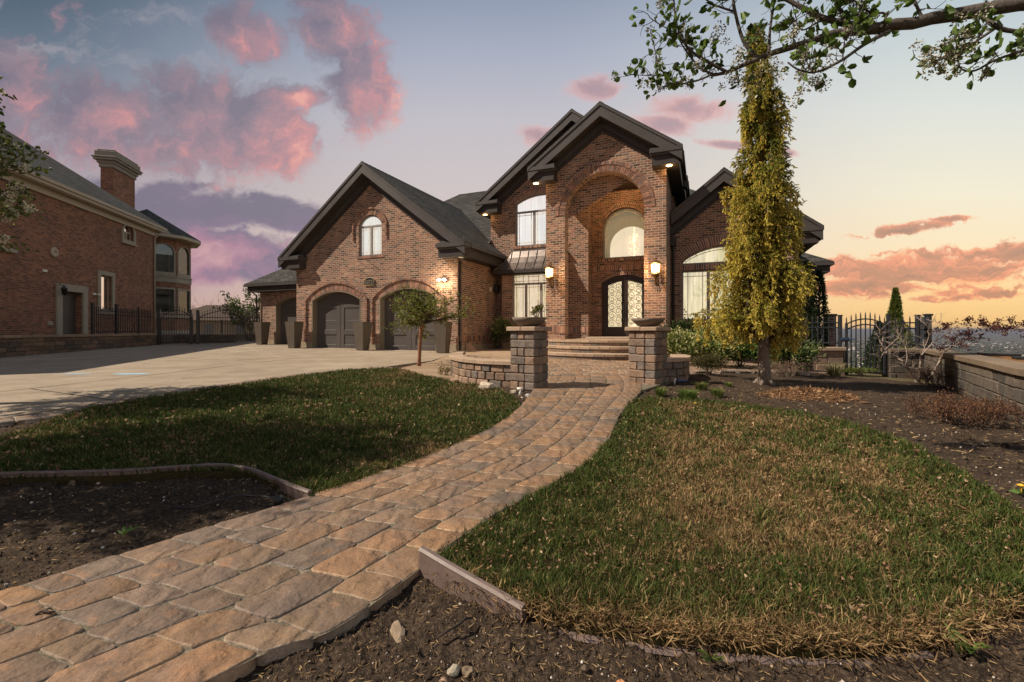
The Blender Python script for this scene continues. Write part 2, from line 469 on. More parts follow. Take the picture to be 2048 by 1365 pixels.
BRICKPAL = [(0.11, 0.075, 0.062), (0.21, 0.118, 0.088), (0.34, 0.18, 0.125), (0.27, 0.155, 0.115), (0.42, 0.25, 0.17), (0.17, 0.135, 0.118), (0.36, 0.18, 0.12)]
RINGPAL = [(0.20, 0.112, 0.083), (0.29, 0.155, 0.108), (0.25, 0.145, 0.105), (0.32, 0.18, 0.122), (0.16, 0.112, 0.094)]
BRICKB = attr_mat('single_bricks', 0.88, 0.2, 0.3, 30.0, 0.6, 0.006, 7.0)
def brick_ring(mb, u0, u1, zs, zt, v, th=0.23, proud=0.025, w=0.082, gap=0.018, depth=0.05, pad=0.0, legs=0.0):
    """voussoirs round an arch, each a brick of its own, on a strip of mortar"""
    u0 -= pad; u1 += pad; zt += pad
    wd = u1-u0; h = max(zt-zs, 0.001); r = (wd*wd/4+h*h)/(2*h); cz = zt-r; cu = (u0+u1)/2
    a0 = math.atan2(zs-cz, u1-cu); a1 = math.atan2(zs-cz, u0-cu)
    if a1 < 0: a1 += 2*math.pi
    n = max(3, int((a1-a0)*(r+th/2)/w))
    P = lambda a, rr, vv: (cu+rr*math.cos(a), vv, cz+rr*math.sin(a))
    mb.color((0.60, 0.49, 0.40, 1))
    for i in range(n):
        b0 = a0+(a1-a0)*i/n; b1 = a0+(a1-a0)*(i+1)/n
        mb.hexa([P(b0, r+0.004, v-proud+0.009), P(b1, r+0.004, v-proud+0.009), P(b1, r+0.004, v+depth), P(b0, r+0.004, v+depth),
                 P(b0, r+th-0.004, v-proud+0.009), P(b1, r+th-0.004, v-proud+0.009), P(b1, r+th-0.004, v+depth), P(b0, r+th-0.004, v+depth)])
    for i in range(n):
        g = gap/2/(r+th/2)
        b0 = a0+(a1-a0)*i/n+g; b1 = a0+(a1-a0)*(i+1)/n-g
        c = random.choice(RINGPAL); q = random.uniform(0.8, 1.2); mb.color((c[0]*q, c[1]*q, c[2]*q, 1))
        j = random.uniform(-0.003, 0.003)
        mb.hexa([P(b0, r, v-proud+j), P(b1, r, v-proud+j), P(b1, r, v+depth*0.9), P(b0, r, v+depth*0.9),
                 P(b0, r+th, v-proud+j), P(b1, r+th, v-proud+j), P(b1, r+th, v+depth*0.9), P(b0, r+th, v+depth*0.9)])
    if legs:
        for s in (0, 1):
            ua = u0-th if s == 0 else u1
            k = int(legs/0.082)
            for i in range(k):
                c = random.choice(RINGPAL); q = random.uniform(0.8, 1.2); mb.color((c[0]*q, c[1]*q, c[2]*q, 1))
                mb.box(ua, ua+th, v-proud, v+depth*0.9, zs-(i+1)*0.082+0.012, zs-i*0.082)
def brick_row(mb, u0, u1, z, v, h=0.2, w=0.082, proud=0.03, depth=0.05, gap=0.018):
    """a soldier or sill course"""
    mb.color((0.60, 0.49, 0.40, 1)); mb.box(u0, u1, v-proud+0.009, v+depth, z+0.004, z+h-0.004)
    n = max(1, round((u1-u0)/w))
    for i in range(n):
        c = random.choice(BRICKPAL); q = random.uniform(0.8, 1.2); mb.color((c[0]*q, c[1]*q, c[2]*q, 1))
        a = u0+(u1-u0)*i/n+gap/2; b = u0+(u1-u0)*(i+1)/n-gap/2
        mb.box(a, b, v-proud+random.uniform(-0.003, 0.003), v+depth*0.9, z, z+h)

# ---- walls
SL = 0.76
w = MB()      # garage wing
rz = lambda u, uc, zp, s: zp-s*abs(u-uc)
D1 = arch_loop(-7.58, -4.76, 0.2, 2.52, 2.93); D2 = arch_loop(-3.77, -0.95, 0.2, 2.52, 2.93)
GW = arch_loop(-4.88, -3.66, 4.36, 5.70, 6.10)
panel(w, [(-8.54, 0), (0, 0), (0, 4.85), (-4.27, 8.05), (-8.54, 4.85)], [D1, D2, GW], 0.0, 0.0)
for hole, dep in ((GW, 0.10),):
    for i in range(len(hole)):
        a, b = hole[i], hole[(i+1) % len(hole)]
        w.quad((a[0], 0, a[1]), (b[0], 0, b[1]), (b[0], dep, b[1]), (a[0], dep, a[1]))
w.quad((0, 0, 0), (0, 3.6, 0), (0, 3.6, 4.8), (0, 0, 4.8))
w.quad((-8.54, 0, 0), (-8.54, 9, 0), (-8.54, 9, 4.8), (-8.54, 0, 4.8))
w.build('wall', BRICK, HOUSE, False)
w = MB()      # third garage, set back and lower
D3 = arch_loop(-11.85, -9.03, 0.2, 2.52, 2.93)
panel(w, [(-13.0, 0), (-8.5, 0), (-8.5, 3.5), (-13.0, 3.5)], [D3], 1.6, 0.0)
w.quad((-13.0, 1.6, 0), (-13.0, 8, 0), (-13.0, 8, 3.5), (-13.0, 1.6, 3.5))
w.build('wall', BRICK, HOUSE, False)
w = MB()      # main gable wall with the recess of the porch
UWIN = arch_loop(0.93, 3.38, 4.98, 6.90, 7.26)
ENT = [(4.30, 0.84), (6.97, 0.84), (6.97, 7.22), (4.30, 7.22)]
panel(w, [(-0.30, 0), (7.73, 0), (7.73, 7.25), (3.73, 10.25), (-0.30, 7.25)], [UWIN, ENT], 3.6, 0.0)
for i in range(len(UWIN)):
    a, b = UWIN[i], UWIN[(i+1) % len(UWIN)]
    w.quad((a[0], 3.6, a[1]), (b[0], 3.6, b[1]), (b[0], 3.72, b[1]), (a[0], 3.72, a[1]))
AWIN = arch_loop(4.745, 6.635, 4.29, 5.51, 6.455, 28); FD = arch_loop(4.70, 6.67, 0.86, 3.24, 3.56)
panel(w, [(4.30, 0.5), (6.97, 0.5), (6.97, 7.3), (4.30, 7.3)], [AWIN, FD], 4.4, 0.14)
w.quad((4.30, 3.6, 0.5), (4.30, 4.4, 0.5), (4.30, 4.4, 7.3), (4.30, 3.6, 7.3))
w.quad((6.97, 0.8, 0.5), (6.97, 4.4, 0.5), (6.97, 4.4, 7.3), (6.97, 0.8, 7.3))
w.quad((-0.30, 3.6, 4), (-0.30, 11, 4), (-0.30, 11, 7.25), (-0.30, 3.6, 7.25))
w.quad((7.73, 3.6, 4), (7.73, 11, 4), (7.73, 11, 7.25), (7.73, 3.6, 7.25))
w.build('wall', BRICK, HOUSE, False)
w = MB()      # bay beside the porch
BW = [(1.05, 1.52), (2.86, 1.52), (2.86, 3.66), (1.05, 3.66)]
panel(w, [(0.57, 0), (3.02, 0), (3.02, 3.78), (0.57, 3.78)], [BW], 2.96, 0.10)
w.quad((0.57, 2.96, 0), (0.57, 3.6, 0), (0.57, 3.6, 3.78), (0.57, 2.96, 3.78))
w.quad((3.02, 2.96, 0), (3.02, 3.6, 0), (3.02, 3.6, 3.78), (3.02, 2.96, 3.78))
w.build('wall', BRICK, HOUSE, False)
w = MB()      # porch: arched front, columns, side header
PARCH = arch_loop(4.22, 6.97, 0.55, 5.32, 6.695, 40)
panel(w, [(3.50, 0.3), (7.67, 0.3), (7.67, 7.25), (5.585, 8.75), (3.50, 7.25)], [PARCH], 0.35, 0.45)
w.quad((3.50, 0.35, 0.3), (3.50, 0.80, 0.3), (3.50, 0.80, 7.2), (3.50, 0.35, 7.2))
w.quad((7.67, 0.35, 0.0), (7.67, 3.6, 0.0), (7.67, 3.6, 7.2), (7.67, 0.35, 7.2))
w.quad((3.50, 0.8, 0.3), (4.22, 0.8, 0.3), (4.22, 0.8, 7.2), (3.50, 0.8, 7.2))
w.quad((4.22, 0.803, 5.3), (6.97, 0.803, 6.72), (6.97, 0.803, 7.2), (4.22, 0.803, 7.2))
w.box(3.50, 3.90, 0.80, 3.6, 6.5, 7.2)
w.build('wall', BRICK, HOUSE, False)
w = MB()      # right wing
RW1 = arch_loop(8.06, 10.86, 3.60, 3.72, 4.24, 24)
RW2 = [(8.06, 1.55), (10.86, 1.55), (10.86, 3.38), (8.06, 3.38)]
panel(w, [(7.40, -5), (11.77, -5), (11.77, 4.85), (9.46, 6.66), (7.40, 5.05)], [RW1, RW2], 2.5, 0.10)
w.quad((11.77, 2.5, -5), (11.77, 9, -5), (11.77, 9, 4.8), (11.77, 2.5, 4.8))
w.build('wall', BRICK, HOUSE, False)
w = MB()      # rear wing on the valley side and the body of the house
w.box(9.0, 13.05, 6.9, 13.0, -8.0, 3.75)
w.box(-8.4, 11.7, 5.6, 16.5, 0.0, 4.4)
w.build('wall', BRICK, HOUSE, False)

# ---- brick arches, sills and soldier courses
def arch_part(rings=(), rows=(), name='brick_arch'):
    b = MB()
    for q, kw in rings: brick_ring(b, *q, **kw)
    for q, kw in rows: brick_row(b, *q, **kw)
    return b.build(name, BRICKB, HOUSE)
for a in ((-7.58, -4.76), (-3.77, -0.95)):
    arch_part([((a[0], a[1], 2.52, 2.93, 0.0, 0.30, 0.02), {}), ((a[0], a[1], 2.52, 2.93, 0.0, 0.075, 0.075), dict(w=0.1, pad=0.31, legs=1.9))])
arch_part([((-11.85, -9.03, 2.52, 2.93, 1.6, 0.30, 0.02), {})])
arch_part([((-4.88, -3.66, 5.70, 6.10, 0.0, 0.23, 0.02), {}), ((-4.88, -3.66, 5.70, 6.10, 0.0, 0.07, 0.065), dict(w=0.1, pad=0.24, legs=0.7))])
arch_part([((0.93, 3.38, 6.90, 7.26, 3.6, 0.23, 0.02), {}), ((0.93, 3.38, 6.90, 7.26, 3.6, 0.07, 0.06), dict(w=0.1, pad=0.24))])
arch_part([((4.22, 6.97, 5.32, 6.695, 0.35, 0.23, 0.008), {}), ((4.22, 6.97, 5.32, 6.695, 0.35, 0.115, 0.028), dict(w=0.082, pad=0.235))])
arch_part([((4.745, 6.635, 5.51, 6.455, 4.4, 0.115, 0.02), {}), ((4.745, 6.635, 5.51, 6.455, 4.4, 0.115, 0.045), dict(pad=0.12))])
arch_part([((4.70, 6.67, 3.24, 3.56, 4.4, 0.115, 0.02), {})])
arch_part([((8.06, 10.86, 3.72, 4.24, 2.5, 0.34, 0.02), {})])
for q, kw in (((-4.98, -3.56, 4.25, 0.0, 0.11), {}), ((0.83, 3.48, 4.86, 3.6, 0.115), {}), ((0.95, 2.96, 1.41, 2.96, 0.105), {}), ((4.50, 6.90, 4.17, 4.4, 0.11), {}), ((7.96, 10.96, 1.43, 2.5, 0.11), {})):
    arch_part((), [(q, kw)], 'brick_sill')
for q, kw in (((0.57, 3.02, 3.665, 2.96, 0.11), dict(proud=0.012)), ((4.32, 6.95, 3.76, 4.4, 0.23), dict(proud=0.02)), ((8.0, 10.92, 3.39, 2.5, 0.2), dict(proud=0.02)),
              ((3.50, 4.22, 1.08, 0.35, 0.24), dict(proud=0.014)), ((6.97, 7.67, 1.08, 0.35, 0.24), dict(proud=0.014)), ((3.30, 4.30, 1.08, 3.6, 0.24), dict(proud=0.014)), ((0.57, 3.02, 0.95, 2.96, 0.24), dict(proud=0.014))):
    arch_part((), [(q, kw)], 'soldier_course')
# soldier course on the garage side wall, pale plinths
b = MB()
for i in range(42):
    c = random.choice(BRICKPAL); b.color((*c, 1)); b.box(0.0, 0.014, 0.06+i*0.083, 0.06+i*0.083+0.066, 0.74, 0.97)
b.build('soldier_course', BRICKB, HOUSE)
for u0, u1, v in ((-8.56, -7.58, 0.0), (-4.76, -3.77, 0.0), (-0.95, 0.02, 0.0), (-13.02, -11.85, 1.6)):
    b = MB(); b.rbox(u0, u1, v-0.025, v+0.1, 0.0, 0.62 if v == 0 else 0.66, 0.01); b.build('plinth', CONCRETE_T, HOUSE)
b = MB(); b.rbox(0.0, 0.03, 0.1, 3.6, 0.0, 0.60, 0.01); b.build('plinth', CONCRETE_T, HOUSE)
b = MB(); b.rbox(0.57, 3.02, 2.93, 2.99, 0.0, 0.66, 0.01); b.build('plinth', CONCRETE_T, HOUSE)

# ---- garage doors
def garage_door(u0, u1, v):
    zb = 0.24
    d = MB(); out = arch_loop(u0, u1, 0.2, 2.52, 2.93, 24)
    loop = out
    d.prism(loop, lambda p: (p[0], v+0.30, p[1]), lambda p: (p[0], v+0.36, p[1]))
    uc = (u0+u1)/2
    def stile(a, b_, z0, z1, pr=0.028): d.rbox(a, b_, v+0.30-pr, v+0.31, z0, z1, 0.008)
    for s in (0, 1):
        a = u0+0.02 if s == 0 else uc+0.006; e = uc-0.006 if s == 0 else u1-0.02
        stile(a, a+0.22, zb, 2.5); stile(e-0.22, e, zb, 2.5)
        for z0, z1 in ((zb, zb+0.30), (zb+0.74, zb+0.96), (zb+1.94, zb+2.10)):
            stile(a+0.22, e-0.22, z0, z1, 0.027)
        stile(a+0.22, e-0.22, zb+1.36, zb+1.38, 0.008)
    for z in (zb+0.62, zb+1.24, zb+1.86):
        d.box(u0, u1, v+0.2995, v+0.303, z-0.004, z+0.004, 1)
    o = d.build('garage_door', [GDOOR, BLACKP], HOUSE)
    j = MB()
    L0 = arch_loop(u0, u1, 0.0, 2.52, 2.93, 24); n = len(L0)
    ins = arch_loop(u0+0.05, u1-0.05, 0.0, 2.50, 2.88, 24)
    for i in range(1, n):
        a, b_ = L0[i], L0[(i+1) % n]; c, e = ins[i], ins[(i+1) % n]
        j.quad((a[0], v-0.012, a[1]), (b_[0], v-0.012, b_[1]), (e[0], v-0.012, e[1]), (c[0], v-0.012, c[1]))
        j.quad((c[0], v-0.012, c[1]), (e[0], v-0.012, e[1]), (e[0], v+0.30, e[1]), (c[0], v+0.30, c[1]))
    j.build('door_frame', JAMB, o, False)
    return o
garage_door(-7.58, -4.76, 0.0); garage_door(-3.77, -0.95, 0.0); garage_door(-11.85, -9.03, 1.6)

# ---- windows
def window(u0, u1, z0, zs, zt, v, mull=(), transom=None, curtain=None, fr=0.06, came=0.1, parent=HOUSE, mat=None, glass=None, slats=False):
    mat = mat or FRAME
    f = MB(); o_ = arch_loop(u0, u1, z0, zs, zt, 24); k = 0.93 if zt > zs else 1
    i_ = arch_loop(u0+fr, u1-fr, z0+fr, zs-(0 if zt > zs else fr), zt-fr, 24); n = len(o_)
    for i in range(n):
        a, b_, c, e = o_[i], o_[(i+1) % n], i_[i], i_[(i+1) % n]
        f.quad((a[0], v, a[1]), (b_[0], v, b_[1]), (e[0], v, e[1]), (c[0], v, c[1]))
        f.quad((c[0], v, c[1]), (e[0], v, e[1]), (e[0], v+0.07, e[1]), (c[0], v+0.07, c[1]))
        f.quad((a[0], v, a[1]), (b_[0], v, b_[1]), (b_[0], v+0.07, b_[1]), (a[0], v+0.07, a[1]))
    ztop = transom if transom else zs-fr
    edges = [u0+fr]+[x for x in mull]+[u1-fr]
    for x in mull: f.rbox(x-0.055, x+0.055, v-0.006, v+0.06, z0+fr*0.5, (transom or (zs+zt)/2-0.02), 0.008)
    if transom: f.rbox(u0+fr*0.5, u1-fr*0.5, v-0.008, v+0.06, transom-0.045, transom+0.045, 0.008)
    o = f.build('window', mat, parent)
    g = MB(); g.poly([(p[0], v+0.035, p[1]) for p in i_]); g.build('pane', glass or GLASS, o, False)
    if curtain:
        c = MB(); n = 60
        for i in range(n):
            a = u0-0.1+(u1-u0+0.2)*i/n; e = u0-0.1+(u1-u0+0.2)*(i+1)/n
            wv = lambda x: v+0.22+0.018*math.sin(x*42)
            c.quad((a, wv(a), z0-0.1), (e, wv(e), z0-0.1), (e, wv(e), zt+0.1), (a, wv(a), zt+0.1))
        c.build('curtain', curtain, o, False)
    if came:
        m = MB()
        for a, e in zip(edges[:-1], edges[1:]):
            a += 0.045 if a != edges[0] else 0; e -= 0.045 if e != edges[-1] else 0
            zr = [(z0+fr, ztop-(0.045 if transom else 0))]
            if transom and zt == zs: zr.append((transom+0.045, zs-fr))
            for zl, zh in zr:
                cc = came if zh-zl > 0.6 else came*0.8
                for x in (a+cc, e-cc): m.box(x-0.012, x+0.012, v+0.024, v+0.033, zl, zh)
                for z in (zl+cc, zh-cc): m.box(a, e, v+0.023, v+0.032, z-0.012, z+0.012)
                m.box((a+e)/2-0.006, (a+e)/2+0.006, v+0.024, v+0.033, zh-cc, zh); m.box((a+e)/2-0.006, (a+e)/2+0.006, v+0.024, v+0.033, zl, zl+cc)
        m.build('leaded_came', LEAD, o)
    return o
CURT_W = emis('sky_glow_drapes', (0.97, 0.94, 0.89, 1), 0.95, (0.55, 0.53, 0.5, 1), 1.3, 0.25)  # cloth glows to stand for reflected sky and room light
CURT_Y = emis('lit_sheer_drapes', (1.0, 0.84, 0.56, 1), 0.80, (0.5, 0.4, 0.25, 1), 9.0, 0.55)
CURT_G = emis('reflection_glow_drapes', (0.92, 0.84, 0.52, 1), 0.85, (0.4, 0.36, 0.2, 1), 4.0, 0.8)  # yellow glow put into the cloth for foliage mirrored in the pane
window(-4.88, -3.66, 4.36, 5.70, 6.10, 0.09, (-4.27,), 5.62, CURT_W)
window(0.93, 3.38, 4.98, 6.90, 7.26, 3.71, (1.81, 2.63), 6.52, CURT_W)
window(1.05, 2.86, 1.52, 3.66, 3.66, 3.05, (1.67, 2.37), 3.20, CURT_Y)
window(8.06, 10.86, 3.60, 3.72, 4.24, 2.59, (), None, CURT_G, came=0)
window(8.06, 10.86, 1.55, 3.38, 3.38, 2.59, (8.97, 9.95), None, CURT_G, came=0.15)
# curved came of the round heads
def arc_came(u0, u1, zs, zt, zb, v, off, n=30, rays=4):
    m = MB(); L = arch_loop(u0+off, u1-off, zb, zs, zt-off, n)[2:]
    m.tube([(p[0], v, p[1]) for p in L], 0.014, 5)
    L2 = arch_loop(u0+0.06, u1-0.06, zb, zs, zt-0.06, n)[2:]
    for k in range(rays+1):
        i = round(k*n/rays)
        m.tube([(L[i][0], v, L[i][1]), (L2[i][0], v, L2[i][1])], 0.013, 5)
    for x in (u0+off, u1-off): m.tube([(x, v, zs), (x, v, zb)], 0.013, 5)
    return m
# tall round window over the door: a lit stair hall with a chandelier behind it
hall = MB()
HALLW = emis('lit_hall_wall', (1.0, 0.88, 0.66, 1), 0.62, (0.6, 0.52, 0.4, 1), 1.2, 0.2)
win = window(4.745, 6.635, 4.29, 5.51, 6.455, 4.50, (), None, None, 0.07, 0, glass=GLASS_LOW)
arc_came(4.745, 6.635, 5.51, 6.455, 4.36, 4.525, 0.15, 36, 6).build('leaded_came', LEAD, win)
hall.box(4.5, 6.9, 5.45, 5.5, 4.1, 6.5); hall.quad((4.5, 4.6, 4.1), (4.5, 5.5, 4.1), (4.5, 5.5, 6.5), (4.5, 4.6, 6.5))
hall.build('hall_wall', HALLW, win)
h2 = MB(); HALLC = emis('hall_ceiling', (0.34, 0.28, 0.17, 1), 0.5, (0.3, 0.26, 0.18, 1), 8.0, 0.4)
ar = arch_loop(4.95, 6.75, 4.2, 4.85, 5.75, 24)
panel(h2, [(4.4, 4.2), (7.0, 4.2), (7.0, 6.6), (4.4, 6.6)], [ar], 4.95, 0.1); h2.build('hall_arch', HALLC, win, False)
ch = MB()
ch.tube([(5.98, 5.2, 6.4), (5.98, 5.2, 4.5)], 0.012, 6)
for i in range(70):
    a = random.uniform(0, 6.28); r = random.uniform(0, 0.28); z = random.uniform(4.45, 5.45)
    ch.box(5.98+r*math.cos(a)-0.012, 5.98+r*math.cos(a)+0.012, 5.2+r*math.sin(a)*0.5, 5.22+r*math.sin(a)*0.5, z, z+0.03)
ch.build('chandelier', emis('chandelier_crystals', (1, 0.8, 0.5, 1), 1.6), win)['kind'] = 'stuff'
arc_came(8.06, 10.86, 3.72, 4.24, 3.66, 2.612, 0.14, 30, 6).build('leaded_came', LEAD, HOUSE)

# ---- front door
d = MB()
L0 = arch_loop(4.70, 6.67, 0.86, 3.24, 3.56, 26); L1 = arch_loop(4.80, 6.57, 0.90, 3.20, 3.47, 26)
for i in range(len(L0)):
    a, b_, c, e = L0[i], L0[(i+1) % len(L0)], L1[i], L1[(i+1) % len(L0)]
    d.quad((a[0], 4.46, a[1]), (b_[0], 4.46, b_[1]), (e[0], 4.46, e[1]), (c[0], 4.46, c[1]))
    d.quad((c[0], 4.46, c[1]), (e[0], 4.46, e[1]), (e[0], 4.56, e[1]), (c[0], 4.56, c[1]))
frame = d.build('front_door_frame', DOORW, HOUSE, False)
DOORGL = emis('lit_frosted_glass', (1.0, 0.84, 0.52, 1), 0.58, (0.55, 0.48, 0.36, 1), 30.0, 0.12)
def arcz(u):   # head curve of the door opening
    w_ = 1.77; h = 0.27; r = (w_*w_/4+h*h)/(2*h); return 3.47-r+math.sqrt(max(r*r-(u-5.685)**2, 0))
for s in (0, 1):
    u0, u1 = (4.80, 5.68) if s == 0 else (5.69, 6.57)
    top = [(u0+(u1-u0)*i/10, arcz(u0+(u1-u0)*i/10)) for i in range(11)]
    outer = [(u0, 0.90), (u1, 0.90)]+top[::-1]
    ga, gb = (u0+0.17, u1-0.13) if s == 0 else (u0+0.13, u1-0.17)
    gtop = [(ga+(gb-ga)*i/10, arcz(ga+(gb-ga)*i/10)-0.17) for i in range(11)]
    hole = [(ga, 1.33), (gb, 1.33)]+gtop[::-1]
    d = MB(); panel(d, outer, [hole], 4.49, 0.05)
    for p0, p1 in ((ga, gb),):
        n = len(hole)
        for i in range(n):
            a, b_ = hole[i], hole[(i+1) % n]; mu = (ga+gb)/2; mz = 2.2
            c = (a[0]+(a[0]-mu)*0.10, a[1]+(a[1]-mz)*0.03); e = (b_[0]+(b_[0]-mu)*0.10, b_[1]+(b_[1]-mz)*0.03)
            d.quad((c[0], 4.488, c[1]), (e[0], 4.488, e[1]), (b_[0], 4.47, b_[1]), (a[0], 4.47, a[1]))
    leafd = d.build('front_door', DOORW, HOUSE, False)
    g = MB(); g.poly([(p[0], 4.525, p[1]) for p in hole]); g.build('glass', DOORGL, leafd, False)
    sc = MB()
    def scroll(cu, cz, r, a0, turns, sgn):
        pts = []
        for i in range(26):
            t = i/25; a = a0+sgn*t*turns*2*math.pi; rr = r*(1-0.82*t)
            x = cu+rr*math.cos(a); x = min(max(x, ga), gb)
            pts.append((x, 4.508, cz+rr*math.sin(a)))
        sc.tube(pts, 0.010, 5)
    hw = (gb-ga)
    mir = 1 if s == 0 else -1
    X = lambda t: (ga if s == 0 else gb)+mir*t*hw
    for i in range(5):
        z = 1.47+i*0.36
        scroll(X(0.27), z, 0.15, math.pi*0.5, 1.35, mir); scroll(X(0.74), z+0.17, 0.16, -math.pi*0.5, 1.35, mir)
        scroll(X(0.30), z+0.2, 0.08, math.pi, 1.1, -mir); scroll(X(0.78), z-0.02, 0.08, 0, 1.1, -mir)
        sc.tube([(X(0.27+0.02), 4.508, z+0.15), (X(0.5), 4.508, z+0.12), (X(0.62), 4.508, z+0.02), (X(0.74), 4.508, z+0.01)], 0.009, 5)
        sc.tube([(X(0.0), 4.508, z+0.05), (X(0.1), 4.508, z+0.2), (X(0.4), 4.508, z+0.3), (X(0.6), 4.508, z+0.33)], 0.009, 5)
    sc.build('scrollwork', BRONZE, leafd)
    hd = MB(); hx = u1-0.05 if s == 0 else u0+0.05
    hd.tube([(hx, 4.44, 1.75), (hx, 4.42, 1.8), (hx, 4.42, 2.15), (hx, 4.44, 2.2)], 0.014, 6); hd.box(hx-0.03, hx+0.03, 4.45, 4.49, 1.6, 2.3)
    hd.build('handle', BLACKP, leafd)

# ---- porch floor ceiling
c = MB(); c.quad((3.5, 0.8, 7.2), (6.97, 0.8, 7.2), (6.97, 4.4, 7.2), (3.5, 4.4, 7.2)); c.build('porch_ceiling', DARKSOF, HOUSE, False)

# ---- roofs
def gable_roof(uc, hw, zp, sl, v0, v1, vw, wh, ret=0.55, sides=(None, None), rets=(True, True), hwl=None):
    ze = zp-sl*hw; hws = {-1: hwl or hw, 1: hw}
    r = MB()
    for s in (-1, 1):
        e = uc+s*hws[s]; zz = zp-sl*hws[s]
        A, B_, C_, D_ = (uc, v0-0.02, zp), (e, v0-0.02, zz), (e, v1, zz), (uc, v1, zp)
        r.quad(A, B_, C_, D_)
        dn = lambda p: (p[0], p[1], p[2]-0.035)
        r.quad(A, B_, dn(B_), dn(A)); r.quad(B_, C_, dn(C_), dn(B_)); r.quad(dn(A), dn(B_), dn(C_), dn(D_))
    # ridge caps
    n = int((v1-v0)/0.25)
    for i in range(n):
        v = v0+i*0.25
        for s in (-1, 1):
            r.quad((uc, v, zp+0.022), (uc+s*0.14, v, zp-sl*0.14+0.018), (uc+s*0.14, v+0.26, zp-sl*0.14+0.006), (uc, v+0.26, zp+0.010))
    roof = r.build('roof', SHINGLE, HOUSE, False)
    f = MB(); so = MB()
    for s in (-1, 1):
        e = uc+s*(hws[s]-0.02)
        top = lambda u: zp-sl*abs(u-uc)-0.036
        def strip(mb, ua, ub, va, vb, d0, d1):
            mb.hexa([(ua, va, top(ua)-d1), (ub, va, top(ub)-d1), (ub, vb, top(ub)-d1), (ua, vb, top(ua)-d1),
                     (ua, va, top(ua)-d0), (ub, va, top(ub)-d0), (ub, vb, top(ub)-d0), (ua, vb, top(ua)-d0)])
        strip(f, uc, e, v0, v0+0.05, 0.0, 0.44)
        strip(f, uc, e, v0-0.03, v0+0.01, 0.0, 0.09)
        strip(so, uc, e, v0+0.05, vw-0.002, 0.36, 0.40)
        wq = min(wh+0.02, hws[s]); strip(f, uc, uc+s*wq, vw-0.12, vw-0.002, 0.40, 0.66)
        strip(so, uc, uc+s*wq, vw-0.06, vw-0.001, 0.66, 0.80)
    f.build('bargeboard', TRIM, roof); so.build('soffit', SOFFIT, roof)
    for k, s in enumerate((-1, 1)):
        g = MB(); t = MB(); rs = MB()
        e = uc+s*hw
        xs = lambda a, b_: (min(a, b_), max(a, b_))
        inn = uc+s*(wh-ret)
        if rets[k]:
            x0, x1 = xs(e-s*0.12, inn); t.box(x0, x1, v0+0.10, vw-0.004, ze-0.52, ze-0.13)
            x0, x1 = xs(e, inn-s*0.06); g.box(x0, x1, v0-0.02, vw-0.006, ze-0.14, ze-0.01)
            x0, x1 = xs(e-s*0.05, inn-s*0.03); g.box(x0, x1, v0+0.03, vw-0.006, ze-0.20, ze-0.14)
            # little hipped cover over the return
            P = [(e, v0-0.02, ze-0.008), (inn-s*0.06, v0-0.02, ze-0.008), (inn-s*0.06, vw-0.005, ze-0.008), (e, vw-0.005, ze-0.008)]
            q0 = (inn+s*0.12, vw-0.006, ze+0.28); q1 = (e-s*0.3, vw-0.006, ze+0.28)
            rs.quad(P[0], P[1], q0, q1); rs.add([P[1], P[2], q0], [(0, 1, 2)]); rs.add([P[0], P[3], q1], [(0, 1, 2)])
        if sides[k]:
            va, vb = sides[k]
            x0, x1 = xs(e-s*0.12, uc+s*(wh+0.002)); t.box(x0, x1, vw if rets[k] else va, vb, ze-0.5, ze-0.13)
            x0, x1 = xs(e-s*0.14, e+s*0.02); g.box(x0, x1, vw if rets[k] else va, vb, ze-0.14, ze-0.012)
        if g.v: g.build('gutter', TRIM, roof)
        if t.v: t.build('eave_box', SOFFIT, roof)
        if rs.v: rs.build('eave_return_cover', SHINGLE, roof, False)
    return roof
gable_roof(-4.27, 4.87, 8.20, SL, -0.5, 8.4, 0.0, 4.27, 0.62, ((-0.5, 1.5), (-0.5, 3.55)))
gable_roof(3.73, 4.53, 10.43, 0.75, 3.0, 11.0, 3.6, 4.03, 0.55, ((3.6, 8), (3.6, 8)))
gable_roof(5.585, 2.62, 8.90, 0.71, -0.15, 4.6, 0.35, 2.085, 0.42, (None, (0.35, 3.55)))
gable_roof(9.46, 2.92, 6.84, 0.78, 2.0, 9.5, 2.5, 2.31, 0.5, (None, (2.5, 8.8)), (False, True), 1.76)

r = MB()      # main hipped roof
RL, RR, zt_, ev = -5.75, 5.4, 9.95, 7.17
zf = lambda v: 4.5+SL*(v-3.03)
r.add([(RL-ev, 3.03, 4.5), (-0.32, 3.03, 4.5), (-0.32, 5.7, zf(5.7)), (-0.32, 10.2, zt_), (RL, 10.2, zt_)], [(0, 1, 2, 3, 4)])
r.add([(-0.32, 5.7, zf(5.7)), (7.75, 5.7, zf(5.7)), (8.9, 6.7, zf(6.7)), (RR, 10.2, zt_), (-0.32, 10.2, zt_)], [(0, 1, 2, 3, 4)])
r.add([(7.75, 3.8, 5.08), (RR+6.4, 3.8, 5.08), (8.9, 6.7, zf(6.7)), (7.75, 5.7, zf(5.7))], [(0, 1, 2, 3)])
r.add([(RL-ev, 3.03, 4.5), (RL, 10.2, zt_), (RL-ev, 17.4, 4.5)], [(0, 1, 2)])
r.add([(RR+6.4, 3.8, 5.08), (RR+6.4, 16.6, 5.08), (RR, 10.2, zt_)], [(0, 1, 2)])
r.add([(RL-ev, 17.4, 4.5), (RL, 10.2, zt_), (RR, 10.2, zt_), (RR+6.4, 16.6, 5.08)], [(0, 1, 2, 3)])
n = 44
